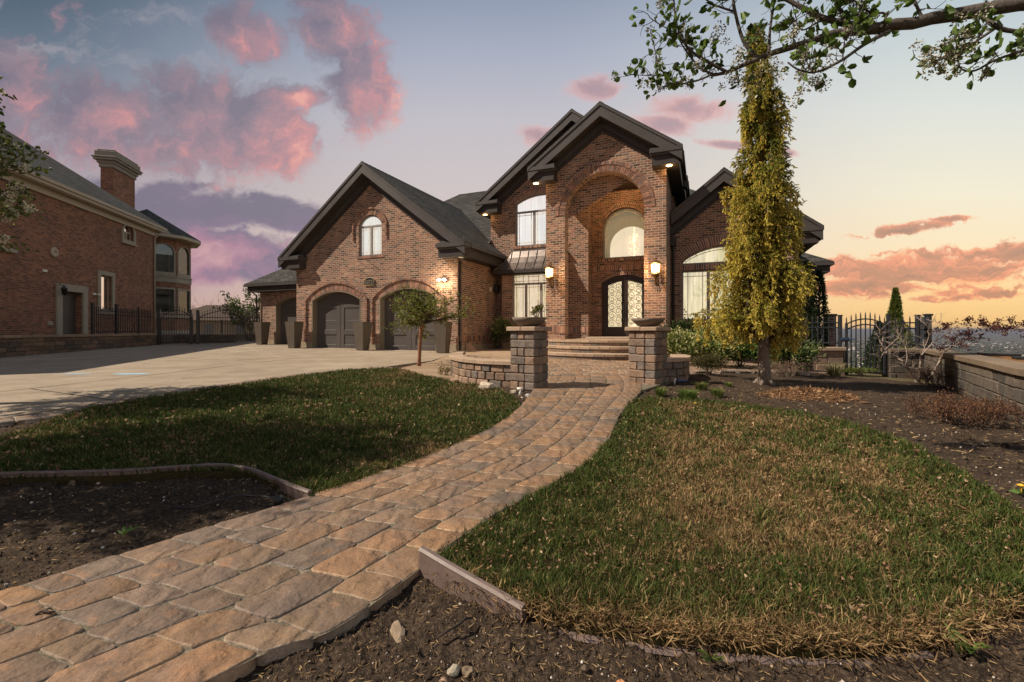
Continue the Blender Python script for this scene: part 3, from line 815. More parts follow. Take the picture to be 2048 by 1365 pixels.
for i in range(n):
    a = RL+(RR-RL)*i/n; e = RL+(RR-RL)*(i+1)/n+0.01
    for s in (-1, 1): r.quad((a, 10.2, zt_+0.02), (e, 10.2, zt_+0.012), (e, 10.2+s*0.14, zt_-0.09), (a, 10.2+s*0.14, zt_-0.08))
roof = r.build('roof', SHINGLE, HOUSE, False)
pv = MB(); pv.tube([(-1.3, 8.0, 8.1), (-1.3, 8.0, 9.0)], 0.09, 10); pv.tube([(-1.3, 8.0, 8.78), (-1.3, 8.0, 8.84)], 0.15, 10); pv.tube([(-1.3, 8.0, 8.95), (-1.3, 8.0, 9.02)], 0.13, 10)
pv.build('vent_pipe', IRON, roof)
ck = MB()     # small cricket between the garage roof and the main wall
ck.add([(-0.95, 2.6, 4.56), (-0.95, 3.59, 5.35), (-0.32, 3.59, 5.35), (-0.32, 2.6, 4.56)], [(0, 1, 2, 3)]); ck.build('cricket', SHINGLE, roof, False)
ck = MB(); ck.prism([(2.6, 4.45), (3.59, 4.45), (3.59, 5.38), (2.6, 4.58)], lambda p: (-0.32, p[0], p[1]), lambda p: (-0.26, p[0], p[1])); ck.build('cricket_board', SOFFIT, roof)

def hip(u0, u1, v0, v1, ze, sl, top, name='roof', wall=(0, 0), gut=True):
    r = MB(); k = (top-ze)/sl
    o_ = [(u0, v0, ze), (u1, v0, ze), (u1, v1, ze), (u0, v1, ze)]; i_ = [(u0+k, v0+k, top), (u1-k, v0+k, top), (u1-k, v1-k, top), (u0+k, v1-k, top)]
    for a in range(4):
        b_ = (a+1) % 4; r.quad(o_[a], o_[b_], i_[b_], i_[a])
    r.poly(i_)
    ro = r.build(name, SHINGLE, HOUSE, False)
    g = MB(); g.box(u0-0.02, u1+0.02, v0-0.02, v0+0.12, ze-0.15, ze-0.012); g.box(u0-0.02, u0+0.12, v0+0.12, v1, ze-0.15, ze-0.012); g.box(u1-0.12, u1+0.02, v0+0.12, v1, ze-0.15, ze-0.012)
    g.build('gutter', TRIM, ro)
    f = MB(); f.box(u0+0.1, u1-0.1, v0+0.1, v1-0.1, ze-0.42, ze-0.14); f.build('eave_box', SOFFIT, ro)
    return ro
hip(-13.55, -4.0, 1.1, 9.5, 3.62, 0.72, 6.2)
hip(7.0, 13.6, 6.3, 13.6, 3.95, 0.62, 5.9)

# bay roof of bronze metal, curved, with standing seams
m = MB(); prof = [(2.66, 3.80), (2.78, 3.92), (2.98, 4.14), (3.16, 4.40), (3.28, 4.70)]
for i in range(len(prof)-1):
    (va, za), (vb, zb) = prof[i], prof[i+1]
    ins = lambda v: (v-2.66)*0.98
    m.quad((0.27+ins(va), va, za), (3.30-0.2*ins(va), va, za), (3.30-0.2*ins(vb), vb, zb), (0.27+ins(vb), vb, zb))
    m.quad((0.27+ins(va), va, za), (0.27+ins(vb), vb, zb), (0.27+ins(vb), 3.62, zb), (0.27+ins(va), 3.62, za))
m.box(0.86, 3.3, 3.27, 3.6, 4.70, 4.76)
rf = m.build('bay_roof', METALROOF, HOUSE, False)
se = MB()
for k in range(6):
    u = 0.92+k*0.40
    se.tube([(max(u, 0.27+(v-2.66)*0.98), v-0.012, z+0.014) for v, z in prof], 0.016, 5)
se.tube([(0.27+(v-2.66)*0.98, v, z+0.01) for v, z in prof], 0.016, 5)
se.build('roof_seam', METALROOF, rf)
t = MB(); t.box(0.25, 3.34, 2.64, 3.6, 3.655, 3.80); t.box(0.40, 3.2, 2.8, 3.6, 3.785-0.18, 3.66); t.build('eave_box', SOFFIT, rf)

# ---- downspouts
ds = MB()
ds.tube([(0.42, -0.02, 4.3), (0.38, 0.0, 4.05), (0.07, 0.12, 3.85), (0.06, 0.12, 3.7), (0.06, 0.12, 0.5), (0.12, 0.0, 0.42)], 0.045, 8)
ds.build('downspout', SOFFIT, HOUSE)
ds = MB()
ds.tube([(7.62, 2.2, 4.9), (7.75, 2.40, 4.6), (7.78, 2.42, 4.4), (7.78, 2.42, 0.6)], 0.05, 8); ds.box(7.68, 7.88, 2.3, 2.49, 4.3, 4.62)
ds.build('downspout', SOFFIT, HOUSE)
ds = MB(); ds.tube([(-13.35, 1.2, 3.3), (-13.1, 1.45, 3.05), (-13.08, 1.5, 0.5)], 0.04, 8); ds.build('downspout', SOFFIT, HOUSE)

# ---- downlights in the eave returns and porch ceiling
def downlight(u, v, z, lit=True, power=5):
    d = MB(); d.lathe([(0.0, -0.012), (0.075, -0.012), (0.095, -0.008), (0.10, 0.0)], 16, (u, v, z))
    o = d.build('soffit_light', SPOTDISC if lit else PLASTIC_W, HOUSE)
    if lit:
        l = bpy.data.lights.new('soffit_lamp', 'POINT'); l.energy = power; l.color = (1, 0.58, 0.24); l.shadow_soft_size = 0.05
        lo = bpy.data.objects.new('soffit_lamp', l); lo.location = (u, v, z-0.11); link(lo, HOUSE)
downlight(3.20, 0.12, 6.52); downlight(7.78, 0.12, 6.52); downlight(-0.45, 3.33, 6.50); downlight(5.6, 2.7, 7.19, True, 80)
downlight(-8.82, -0.22, 3.97, False); downlight(0.28, -0.22, 3.97, False)

# ---- wall lanterns on the porch columns
def lantern(u, v, z):
    m = MB()
    m.lathe([(0.02, 0.47), (0.035, 0.44), (0.02, 0.42), (0.06, 0.40), (0.13, 0.36), (0.165, 0.32), (0.165, 0.29), (0.14, 0.28)], 12, (u, v-0.26, z))
    m.lathe([(0.13, -0.02), (0.145, 0.0), (0.12, -0.06), (0.07, -0.12), (0.03, -0.17), (0.012, -0.24)][::-1], 12, (u, v-0.26, z))
    for k in range(6):
        a = k*math.pi/3; m.tube([(u+0.125*math.cos(a), v-0.26+0.125*math.sin(a), z-0.01), (u+0.15*math.cos(a), v-0.26+0.15*math.sin(a), z+0.30)], 0.009, 5)
    m.tube([(u, v-0.01, z-0.28), (u, v-0.08, z-0.33), (u, v-0.18, z-0.26), (u, v-0.26, z-0.2)], 0.016, 6)
    m.tube([(u, v-0.01, z+0.06), (u, v-0.06, z+0.5), (u, v-0.16, z+0.54), (u, v-0.26, z+0.46)], 0.014, 6)
    m.rbox(u-0.06, u+0.06, v-0.03, v-0.001, z-0.36, z+0.16, 0.012)
    m.tube([(u+0.03, v-0.02, z-0.3), (u+0.05, v-0.05, z-0.45), (u+0.04, v-0.03, z-0.6)], 0.011, 5)
    o = m.build('wall_lantern', BRONZE, HOUSE)
    g = MB(); g.lathe([(0.118, 0.0), (0.14, 0.29)], 12, (u, v-0.26, z), 0, True); g.build('lamp_glass', LAMPGLOW, o)
    l = bpy.data.lights.new('lantern_lamp', 'POINT'); l.energy = 95; l.color = (1, 0.66, 0.32); l.shadow_soft_size = 0.1
    lo = bpy.data.objects.new('lantern_lamp', l); lo.location = (u-0.02, v-0.46, z+0.14); link(lo, HOUSE)
lantern(3.72, 0.35, 3.10); lantern(7.36, 0.35, 3.06)
# twin floods on the garage corner
m = MB(); m.rbox(-0.66, -0.50, -0.04, -0.001, 3.12, 3.24, 0.01)
for s in (-1, 1): m.tube([(-0.58+s*0.02, -0.03, 3.18), (-0.58+s*0.10, -0.10, 3.17), (-0.58+s*0.13, -0.22, 3.14)], [0.02, 0.04, 0.075], 10)
fl = m.build('flood_light', PLASTIC_W, HOUSE)
for s in (-1, 1): m = MB(); m.lathe([(0.0, -0.02), (0.05, -0.01), (0.07, 0.0), (0.05, 0.02), (0.0, 0.03)], 12, (-0.58+s*0.133, -0.235, 3.135)); m.build('bulb', FLOOD, fl)
for s in (-1, 1):
    l = bpy.data.lights.new('flood_lamp', 'POINT'); l.energy = 26; l.color = (1, 0.78, 0.5); l.shadow_soft_size = 0.05
    lo = bpy.data.objects.new('flood_lamp', l); lo.location = (-0.58+s*0.16, -0.36, 3.1); link(lo, HOUSE)
# house number plaque
m = MB(); pl = arch_loop(-4.52, -4.00, 3.10, 3.30, 3.40, 14)
m.prism(pl, lambda p: (p[0], -0.035, p[1]), lambda p: (p[0], -0.001, p[1]))
plq = m.build('house_number_plaque', BLACKP, HOUSE)
m = MB(); L = arch_loop(-4.54, -3.98, 3.09, 3.30, 3.42, 14)
m.tube([(p[0], -0.04, p[1]) for p in L+[L[0]]], 0.014, 5); m.build('brass_rim', plain('dull_brass', (0.30, 0.22, 0.11), 0.5, 0.4), plq)
cu = bpy.data.curves.new('house_number', 'FONT'); cu.body = '10721'; cu.size = 0.235; cu.extrude = 0.004; cu.align_x = 'CENTER'; cu.space_character = 0.92
tmp = bpy.data.objects.new('number_curve', cu); tme = bpy.data.meshes.new_from_object(tmp); bpy.data.objects.remove(tmp)
to = bpy.data.objects.new('house_number', tme); to.location = (-4.26, -0.04, 3.145); to.rotation_euler = (R(90), 0, 0); tme.materials.clear(); tme.materials.append(plain('dull_numerals', (0.22, 0.19, 0.13), 0.5, 0.4)); link(to, plq)
# small dark alarm box and sensor in the corner by the bay, vents at the foot
m = MB(); m.rbox(0.02, 0.2, 3.2, 3.5, 2.9, 3.25, 0.02); m.build('alarm_box', BLACKP, HOUSE)
m = MB(); m.rbox(0.002, 0.05, 2.85, 2.97, 2.92, 3.1, 0.01); m.build('sensor', PLASTIC_W, HOUSE)
# ------------------------------------------------------------------ ground, valley, drive, path, lawns
def terr(x, y):
    z = gza(np.clip(x, -1e9, 16.0), y)
    xb = np.where(y < 13, np.maximum(2.44+0.739*y, 6.75), 12.05+0.35*(y-13))
    e = x-xb-0.25
    e3 = np.minimum(x-8.2, y-14.2)
    lip = np.clip(np.maximum(e, e3)*3, 0, 1)
    z = z*(1-lip)+lip*np.minimum(z, -0.55)
    e = np.maximum(np.maximum(e-2.6, e3-0.3), np.maximum((y-52)*0.8, 0))
    e = np.maximum(e, 0)
    z = z-170*(1-np.exp(-e*0.62/170))
    far = np.clip(e/900, 0, 1)
    z = z+far*(fbm(x/900.0, y/900.0, 3, 4)-0.5)*34
    return z
def polar(name, r0, r1, nr, a0, a1, na, hf, mat):
    rr = np.geomspace(r0, r1, nr); aa = np.linspace(a0, a1, na)
    Rm, A = np.meshgrid(rr, aa, indexing='ij'); x = Rm*np.sin(A); y = Rm*np.cos(A)
    V = np.stack([x, y, hf(x, y)], -1).reshape(-1, 3)
    i, j = np.meshgrid(np.arange(nr-1), np.arange(na-1), indexing='ij'); k = i*na+j
    F = np.stack([k, k+1, k+na+1, k+na], -1).reshape(-1, 4)
    return np_mesh(name, V, F, mat, smooth=True)
t = NT('valley_and_hillside')
p = t.pos(); dist = t.vmath('LENGTH', p)
near = t.ramp(t.noise(p, 0.6, 5.0), [(0.3, (0.05, 0.06, 0.02)), (0.5, (0.10, 0.085, 0.045)), (0.7, (0.16, 0.13, 0.08))])
vf = t.noise(t.vmath('MULTIPLY', p, (0.004, 0.004, 0)), 1.0, 9.0, 0.75); vs = t.noise(t.vmath('MULTIPLY', p, (0.03, 0.012, 0)), 1.0, 4.0, 0.7)
far = t.ramp(t.math('ADD', t.math('MULTIPLY', vf, 0.6), t.math('MULTIPLY', vs, 0.4)), [(0.36, (0.022, 0.030, 0.014)), (0.46, (0.055, 0.055, 0.032)), (0.53, (0.10, 0.085, 0.060)), (0.60, (0.25, 0.215, 0.17)), (0.68, (0.10, 0.09, 0.065))])
t.base(t.mix(t.mrange(dist, 60.0, 400.0), near, far)); t.rough(1.0); t.spec(0.05)
tag(polar('ground', 0.3, 60000, 210, -math.pi, math.pi, 257, lambda x, y: terr(x, y)-0.10, t.mat), kind='structure')

# soil of the planting beds, with crumbs
def soil_h(x, y):
    b = (fbm(x*7, y*7, 5, 5)-0.5)*0.055+(fbm(x*1.1, y*1.1, 9, 3)-0.5)*0.05
    c = np.maximum(vnoise(x*38, y*38, 21)-0.62, 0)*0.034+np.maximum(vnoise(x*75, y*75, 22)-0.6, 0)*0.024
    return gza(x, y)-0.035+b+c
def soil_w(x, y):
    xb = np.where(y < 13, np.maximum(2.44+0.739*y, 6.75), 12.05+0.35*(y-13))
    return soil_h(x, y)-np.clip((x-xb+0.1)*4, 0, 1)*1.2
t = NT('soil')
p = t.obj(); n1 = t.noise(p, 3.0, 8.0, 0.7); n2 = t.noise(p, 45.0, 6.0, 0.75); n3 = t.noise(p, 160.0, 2.0)
c = t.ramp(n2, [(0.30, (0.020, 0.014, 0.010)), (0.48, (0.050, 0.035, 0.025)), (0.60, (0.095, 0.067, 0.046)), (0.72, (0.18, 0.13, 0.088))])
c = t.mix(1.0, c, t.ramp(n1, [(0.3, (0.72,)*3), (0.7, (1.3,)*3)]), 'MULTIPLY')
px = t.n('ShaderNodeSeparateXYZ'); t.L(p, px.inputs[0])
c = t.mix(t.mrange(n3, 0.66, 0.72), c, (0.30, 0.22, 0.14, 1))
t.base(c); t.rough(0.97); t.spec(0.1); t.bump(t.math('ADD', n2, n3), 0.9, 0.012)
SOIL = t.mat
tag(polar('soil_bed', 1.05, 15.0, 330, R(-62), R(76), 730, soil_w, SOIL), kind='structure')

def sheet(name, poly, mat, dz, thick=0.08, kind='structure', parent=None, hf=gz):
    mb = MB(); P2 = [Vector((a, b, 0)) for a, b in poly]
    # split at x = 4 where the ground bends: sample finely instead
    xs = [p_[0] for p_ in poly]
    if max(xs) <= 4.001:
        tr = tessellate_polygon([P2]); mb.add([(a, b, hf(a, b)+dz) for a, b in poly], tr)
    else:
        from mathutils.geometry import delaunay_2d_cdt
        pts = [Vector((a, b)) for a, b in poly]; n = len(pts)
        for x in np.arange(min(xs), max(xs), 0.35):
            for y in np.arange(min(q[1] for q in poly), max(q[1] for q in poly), 0.35):
                pts.append(Vector((x, y)))
        vv, ee, ff, *_ = delaunay_2d_cdt(pts, [], [list(range(n))], 1, 1e-5)
        mb.add([(v.x, v.y, hf(v.x, v.y)+dz) for v in vv], [tuple(f) for f in ff])
    n = len(poly)
    for i in range(n):
        a, b = poly[i], poly[(i+1) % n]
        mb.quad((a[0], a[1], hf(*a)+dz), (b[0], b[1], hf(*b)+dz), (b[0], b[1], hf(*b)+dz-thick), (a[0], a[1], hf(*a)+dz-thick))
    o = mb.build(name, mat, parent, False)
    return tag(o, kind=kind) if kind else o

# ---- concrete drive
t = NT('drive_concrete')
p = t.obj(); n1 = t.noise(t.vmath('MULTIPLY', p, (0.35, 1.2, 1)), 0.9, 6.0, 0.65); n2 = t.noise(p, 30.0, 5.0, 0.7); n3 = t.noise(p, 1.8, 5.0, 0.6)
c = t.ramp(n1, [(0.3, (0.265, 0.212, 0.154)), (0.5, (0.305, 0.247, 0.183)), (0.7, (0.345, 0.283, 0.213))])
c = t.mix(1.0, c, t.ramp(n3, [(0.32, (0.82, 0.80, 0.78)), (0.6, (1.05,)*3)]), 'MULTIPLY')
c = t.mix(1.0, c, t.ramp(n2, [(0.3, (0.85,)*3), (0.7, (1.12,)*3)]), 'MULTIPLY')
vo = t.n('ShaderNodeTexVoronoi', feature='DISTANCE_TO_EDGE'); vo.inputs['Scale'].default_value = 0.22; t.L(t.vmath('ADD', p, t.vmath('MULTIPLY', t.noise(p, 1.4, 5.0, 0.6, color=True), (0.9, 0.9, 0))), vo.inputs['Vector'])
c = t.mix(t.mrange(vo.outputs['Distance'], 0.0, 0.0035, 0.55, 0.0), c, (0.07, 0.055, 0.042, 1))
c = t.mix(t.mrange(t.noise(t.vmath('MULTIPLY', p, (0.5, 0.18, 1)), 2.6, 5.0, 0.7), 0.56, 0.72, 0, 0.22), c, (0.16, 0.125, 0.09, 1))
c = t.mix(t.mrange(t.noise(p, 2.1, 3.0), 0.70, 0.76, 0, 0.5), c, (0.10, 0.08, 0.062, 1))
t.base(c); t.rough(0.85); t.spec(0.25); t.bump(n2, 0.25, 0.003)
DRIVE = t.mat
h2 = H2W
B0 = [G(0, 836), G(300, 790), G(600, 748), G(760, 733), G(868, 722)]
dpoly = [(-15.5, 1.0), (-9.5, 2.2), G(0, 836), G(300, 790), G(600, 748), G(760, 735), G(862, 722), h2(0.3, -0.75), h2(0.1, 0.32), h2(-8.5, 0.34), h2(-8.5, 1.95), h2(-13.2, 1.97), (-14.5, 29), (-20.5, 29), (-20.0, 20), (-17.6, 12)]
drive = sheet('driveway', dpoly, DRIVE, 0.0)
JOINT = plain('joint_dark', (0.055, 0.042, 0.03), 0.95, 0.1)  # dark lines of the slab joints
jm = MB()
def joint(a, b, w=0.012, z=0.004):
    a = Vector((a[0], a[1])); b = Vector((b[0], b[1])); d = (b-a).normalized(); n = Vector((-d.y, d.x))*w
    jm.quad(*[(q.x, q.y, gz(q.x, q.y)+z) for q in (a-n, b-n, b+n, a+n)])
joint(G(0, 784), G(60, 778)); joint(G(60, 778), G(254, 756)); joint(G(254, 756), G(600, 716)); joint(G(60, 778), G(300, 811)); joint(G(330, 722), G(690, 716)); joint(h2(-8.5, -0.55), h2(0.2, -0.55)); joint(h2(-4.27, -0.55), h2(-4.27, -6)); joint(h2(-13, 0.9), h2(-8.5, 0.9))
jm.build('driveway_joint', JOINT, drive, False)
def blob(name, c, rx, ry, mat, label, cat, group=None, rot=0.0, n=18, jit=0.25, dz=0.004):
    mb = MB(); pts = []
    for i in range(n):
        a = 2*math.pi*i/n; k = 1+random.uniform(-jit, jit)
        x = rx*k*math.cos(a); y = ry*k*math.sin(a)
        pts.append((c[0]+x*math.cos(rot)-y*math.sin(rot), c[1]+x*math.sin(rot)+y*math.cos(rot)))
    mb.poly([(a, b, gz(a, b)+dz) for a, b in pts])
    return tag(mb.build(name, mat, None, False), label, cat, group)
blob('chalk_drawing', G(262, 748.5), 0.42, 0.13, CHALK, 'solid light blue chalk patch on the concrete drive', 'chalk mark', 'chalk marks on the drive', 0.05, 16, 0.12)
blob('chalk_drawing', G(156, 748.5), 0.36, 0.12, plain('faint_chalk', (0.29, 0.35, 0.38), 0.95, 0.1, 0.3, 5.0), 'faint grey blue chalk smudge left of the solid blue patch', 'chalk mark', 'chalk marks on the drive', 0.0, 16, 0.2)
blob('chalk_drawing', G(64, 758), 0.10, 0.02, CHALKW, 'thin white chalk dash nearest the left edge of the drive', 'chalk mark', 'chalk marks on the drive', -0.1)
blob('chalk_drawing', G(108, 748), 0.06, 0.03, CHALKW, 'small white chalk fleck beside the faint blue smudge', 'chalk mark', 'chalk marks on the drive')

# ---- paving of single stones laid in courses
def stones(mb, fn, S, rows, lens, zt, gap=0.014, cham=0.042, pal=None, rowjit=0.0, edge=0.004, keep=None, dome=0.0005, jit=0.006):
    """fn(s, t) -> world xy, s in metres along, t 0..1 across"""
    for r_ in range(rows):
        s = -random.uniform(0, max(lens))
        while s < S:
            L = random.choice(lens)*random.uniform(0.92, 1.08)
            a, b = max(s, 0.0), min(s+L, S)
            s += L
            if b-a < 0.07: continue
            P0 = Vector(fn((a+b)/2, (r_+0.0)/rows)); P1 = Vector(fn((a+b)/2, (r_+1.0)/rows)); wd = (P1-P0).length
            if keep and not keep(*((P0+P1)/2)): continue
            tg = gap/2/max(wd*rows, 0.01)
            t0, t1 = r_/rows+tg/1, (r_+1)/rows-tg/1
            a += gap/2; b -= gap/2; c = min(cham*random.uniform(0.5, 1.3), (b-a)*0.3, wd*0.3); ct0 = c/max(wd*rows, 0.01)
            m = 0.5*(a+b)
            out = [(a+c, t0), (m, t0), (b-c, t0), (b-c*0.3, t0+ct0*0.3), (b, t0+ct0), (b, (t0+t1)/2), (b, t1-ct0), (b-c*0.3, t1-ct0*0.3), (b-c, t1), (m, t1), (a+c, t1), (a+c*0.3, t1-ct0*0.3), (a, t1-ct0), (a, (t0+t1)/2), (a, t0+ct0), (a+c*0.3, t0+ct0*0.3)]
            W_ = [Vector(fn(*q)) for q in out]
            W_ = [Vector((q.x+random.uniform(-jit, jit), q.y+random.uniform(-jit, jit))) for q in W_]
            cen = sum(W_, Vector((0, 0)))/len(W_)
            cz = random.uniform(-0.003, 0.003); tx, ty = random.uniform(-0.012, 0.012), random.uniform(-0.012, 0.012)
            Z = lambda q, dz: (q.x, q.y, gz(q.x, q.y)+zt+dz+cz+(q.x-cen.x)*tx+(q.y-cen.y)*ty)
            cl = random.choice(pal); k = random.uniform(0.74, 1.0); col = (cl[0]*k, cl[1]*k, cl[2]*k, 1)
            n = len(W_)
            def inset(q, d):
                v = cen-q; return q+v.normalized()*min(d, v.length*0.6)
            R0 = [Z(q, -0.09) for q in W_]; R1 = [Z(q, -0.006) for q in W_]; R2 = [Z(inset(q, edge*0.5), -0.002) for q in W_]; R3 = [Z(inset(q, edge*1.8), dome*0.6) for q in W_]
            mb.color(tuple(x*0.8+0.03 for x in col[:3])+(1,)) ; mb.use_c = True
            base = len(mb.v)
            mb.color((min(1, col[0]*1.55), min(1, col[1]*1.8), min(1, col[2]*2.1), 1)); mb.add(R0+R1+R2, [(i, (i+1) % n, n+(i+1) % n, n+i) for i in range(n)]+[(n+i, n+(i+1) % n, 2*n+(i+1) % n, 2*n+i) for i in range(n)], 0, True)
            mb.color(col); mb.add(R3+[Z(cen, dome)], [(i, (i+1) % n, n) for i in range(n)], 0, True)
            b2 = base+2*n; b3 = base+3*n
            for i in range(n):
                mb.f.append((b2+i, b2+(i+1) % n, b3+(i+1) % n, b3+i)); mb.m.append(0); mb.sm.append(True)
PALP = [(0.265, 0.155, 0.088), (0.24, 0.148, 0.088), (0.285, 0.168, 0.092), (0.21, 0.142, 0.092), (0.165, 0.122, 0.092), (0.235, 0.155, 0.10), (0.255, 0.158, 0.094), (0.195, 0.135, 0.096)]
LE = [(-4.2, -0.55), (-3.18, 0.8)]+[G(*q) for q in ((0, 1190), (310, 1092), (620, 995), (735, 957), (840, 920), (960, 868), (1020, 832), (1048, 806), (1066, 782), (1084, 764), (1096, 752))]
RE = [(-3.05, -1.2), (-2.05, 0.12)]+[G(*q) for q in ((420, 1370), (670, 1265), (872, 1120), (975, 1045), (1080, 985), (1165, 935), (1218, 880), (1245, 826), (1282, 784), (1280, 764), (1268, 752))]
N = 200
LEs = spline(LE, N); REs = spline(RE, N)
cl_ = (LEs+REs)/2; CL = np.r_[0, np.cumsum(np.linalg.norm(np.diff(cl_, axis=0), axis=1))]
def pathfn(s, t):
    l = (np.interp(s, CL, LEs[:, 0]), np.interp(s, CL, LEs[:, 1])); r_ = (np.interp(s, CL, REs[:, 0]), np.interp(s, CL, REs[:, 1]))
    return (float(l[0]+(r_[0]-l[0])*t), float(l[1]+(r_[1]-l[1])*t))
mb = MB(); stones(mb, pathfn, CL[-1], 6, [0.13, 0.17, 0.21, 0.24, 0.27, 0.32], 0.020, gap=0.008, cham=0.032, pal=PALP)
path = tag(mb.build('front_path', PAVER, None, False), kind='structure')
t = NT('joint_sand'); p = t.obj(); n2 = t.noise(p, 40.0, 6.0, 0.75); n1 = t.noise(p, 2.5, 4.0)
c = t.ramp(n2, [(0.3, (0.05, 0.042, 0.03)), (0.5, (0.14, 0.118, 0.085)), (0.65, (0.30, 0.26, 0.20))]); c = t.mix(t.mrange(n1, 0.55, 0.68), c, (0.055, 0.065, 0.03, 1))
t.base(c); t.rough(0.95); t.spec(0.1); t.bump(n2, 0.8, 0.006); JSAND = t.mat
jl = MB()
for i in range(N-1):
    q = [LEs[i], LEs[i+1], REs[i+1], REs[i]]
    jl.quad(*[(a[0], a[1], gz(a[0], a[1])+0.013) for a in q])
jl.build('joint_sand', JSAND, path, False)
# forecourt between the pillars and the steps, running on to the right along the shrubs
fpoly = [G(1068, 782), G(1290, 781), G(1340, 764), G(1374, 745), G(1450, 744), G(1560, 745), G(1660, 752), (9.6, 13.4), (8.2, 13.6), G(1450, 722), G(1330, 716), (3.6, 15.4), (1.6, 15.6), (0.7, 14.5), (0.55, 11.2), (0.75, 8.7)]
mb = MB(); fa = np.array(fpoly)
PATHP = [tuple(q) for q in LEs]+[tuple(q) for q in REs[::-1]]
def inside(x, y): return bool(in_poly(np.array([x]), np.array([y]), fpoly)[0]) and not bool(in_poly(np.array([x]), np.array([y]), PATHP)[0])
oc = H2W(5.58, 0.0); cs_, sn_ = math.cos(YAW+0.3), math.sin(YAW+0.3)
ffn = lambda s, t: (-1.0+s*cs_-(t*8.4-1.0)*sn_, 9.6+s*sn_+(t*8.4-1.0)*cs_)
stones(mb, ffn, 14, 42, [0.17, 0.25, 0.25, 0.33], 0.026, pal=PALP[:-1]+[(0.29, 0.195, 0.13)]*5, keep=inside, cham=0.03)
fore = tag(mb.build('forecourt_paving', PAVER, None, False), kind='structure')
sheet('joint_sand', fpoly, JSAND, 0.012, 0.06, None, fore)
# soldier border of the drive
bl = spline([(-9.5, 2.2), G(0, 836), G(150, 812), G(300, 790), G(450, 768.5), G(600, 748), G(700, 739), G(770, 733.5)], 80)
bn = np.gradient(bl, axis=0); bn = np.stack([bn[:, 1], -bn[:, 0]], 1)/np.linalg.norm(bn, axis=1)[:, None]
CB = np.r_[0, np.cumsum(np.linalg.norm(np.diff(bl, axis=0), axis=1))]
bfn = lambda s, t: (float(np.interp(s, CB, bl[:, 0])+np.interp(s, CB, bn[:, 0])*(0.02+0.44*t)), float(np.interp(s, CB, bl[:, 1])+np.interp(s, CB, bn[:, 1])*(0.02+0.44*t)))
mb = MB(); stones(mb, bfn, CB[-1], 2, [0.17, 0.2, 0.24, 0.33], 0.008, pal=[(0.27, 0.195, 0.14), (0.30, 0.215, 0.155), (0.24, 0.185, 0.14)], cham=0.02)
bd = tag(mb.build('drive_border', PAVER, None, False), kind='structure')
jl = MB()
for i in range(79):
    q = [bfn(CB[i], 0), bfn(CB[i+1], 0), bfn(CB[i+1], 1), bfn(CB[i], 1)]
    jl.quad(*[(a, b, gz(a, b)-0.008) for a, b in q])
jl.build('joint_sand', JSAND, bd, False)

# ---- lawns
LAWN1 = [(-8.6, 3.3)]+[G(*q) for q in ((-60, 962), (0, 960), (200, 955), (350, 947), (450, 945), (500, 953), (560, 975), (622, 1000), (735, 962), (840, 925), (960, 873), (1020, 836), (1040, 815), (1036, 800), (985, 776), (905, 765), (850, 754), (815, 742), (775, 737.5), (700, 741), (600, 752.5), (450, 775), (300, 798), (180, 818), (120, 834), (60, 858), (0, 876))]+[(-8.6, 4.6)]
LAWN2 = [G(*q) for q in ((848, 1132), (872, 1122), (975, 1048), (1080, 988), (1165, 938), (1220, 882), (1246, 830), (1256, 808), (1300, 799), (1400, 803), (1480, 811), (1560, 822), (1650, 838), (1720, 857), (1800, 885), (1880, 922), (1960, 968), (2048, 1036), (2160, 1120), (2200, 1180), (2048, 1218), (1950, 1258), (1850, 1285), (1700, 1303), (1500, 1290), (1350, 1275), (1200, 1257), (1100, 1238), (1045, 1222))]
t = NT('lawn_thatch'); p = t.obj(); n2 = t.noise(p, 60.0, 6.0, 0.75); n1 = t.noise(p, 2.0, 5.0)
c = t.mix(n1, (0.03, 0.036, 0.012, 1), (0.10, 0.07, 0.035, 1)); c = t.mix(1.0, c, t.ramp(n2, [(0.3, (0.4,)*3), (0.7, (1.5,)*3)]), 'MULTIPLY')
t.base(c); t.rough(1.0); t.spec(0.05); t.bump(n2, 1.0, 0.02); THATCH = t.mat
lawnL = sheet('lawn', LAWN1, THATCH, 0.008, 0.06); lawnR = sheet('lawn', LAWN2, THATCH, 0.008, 0.06)

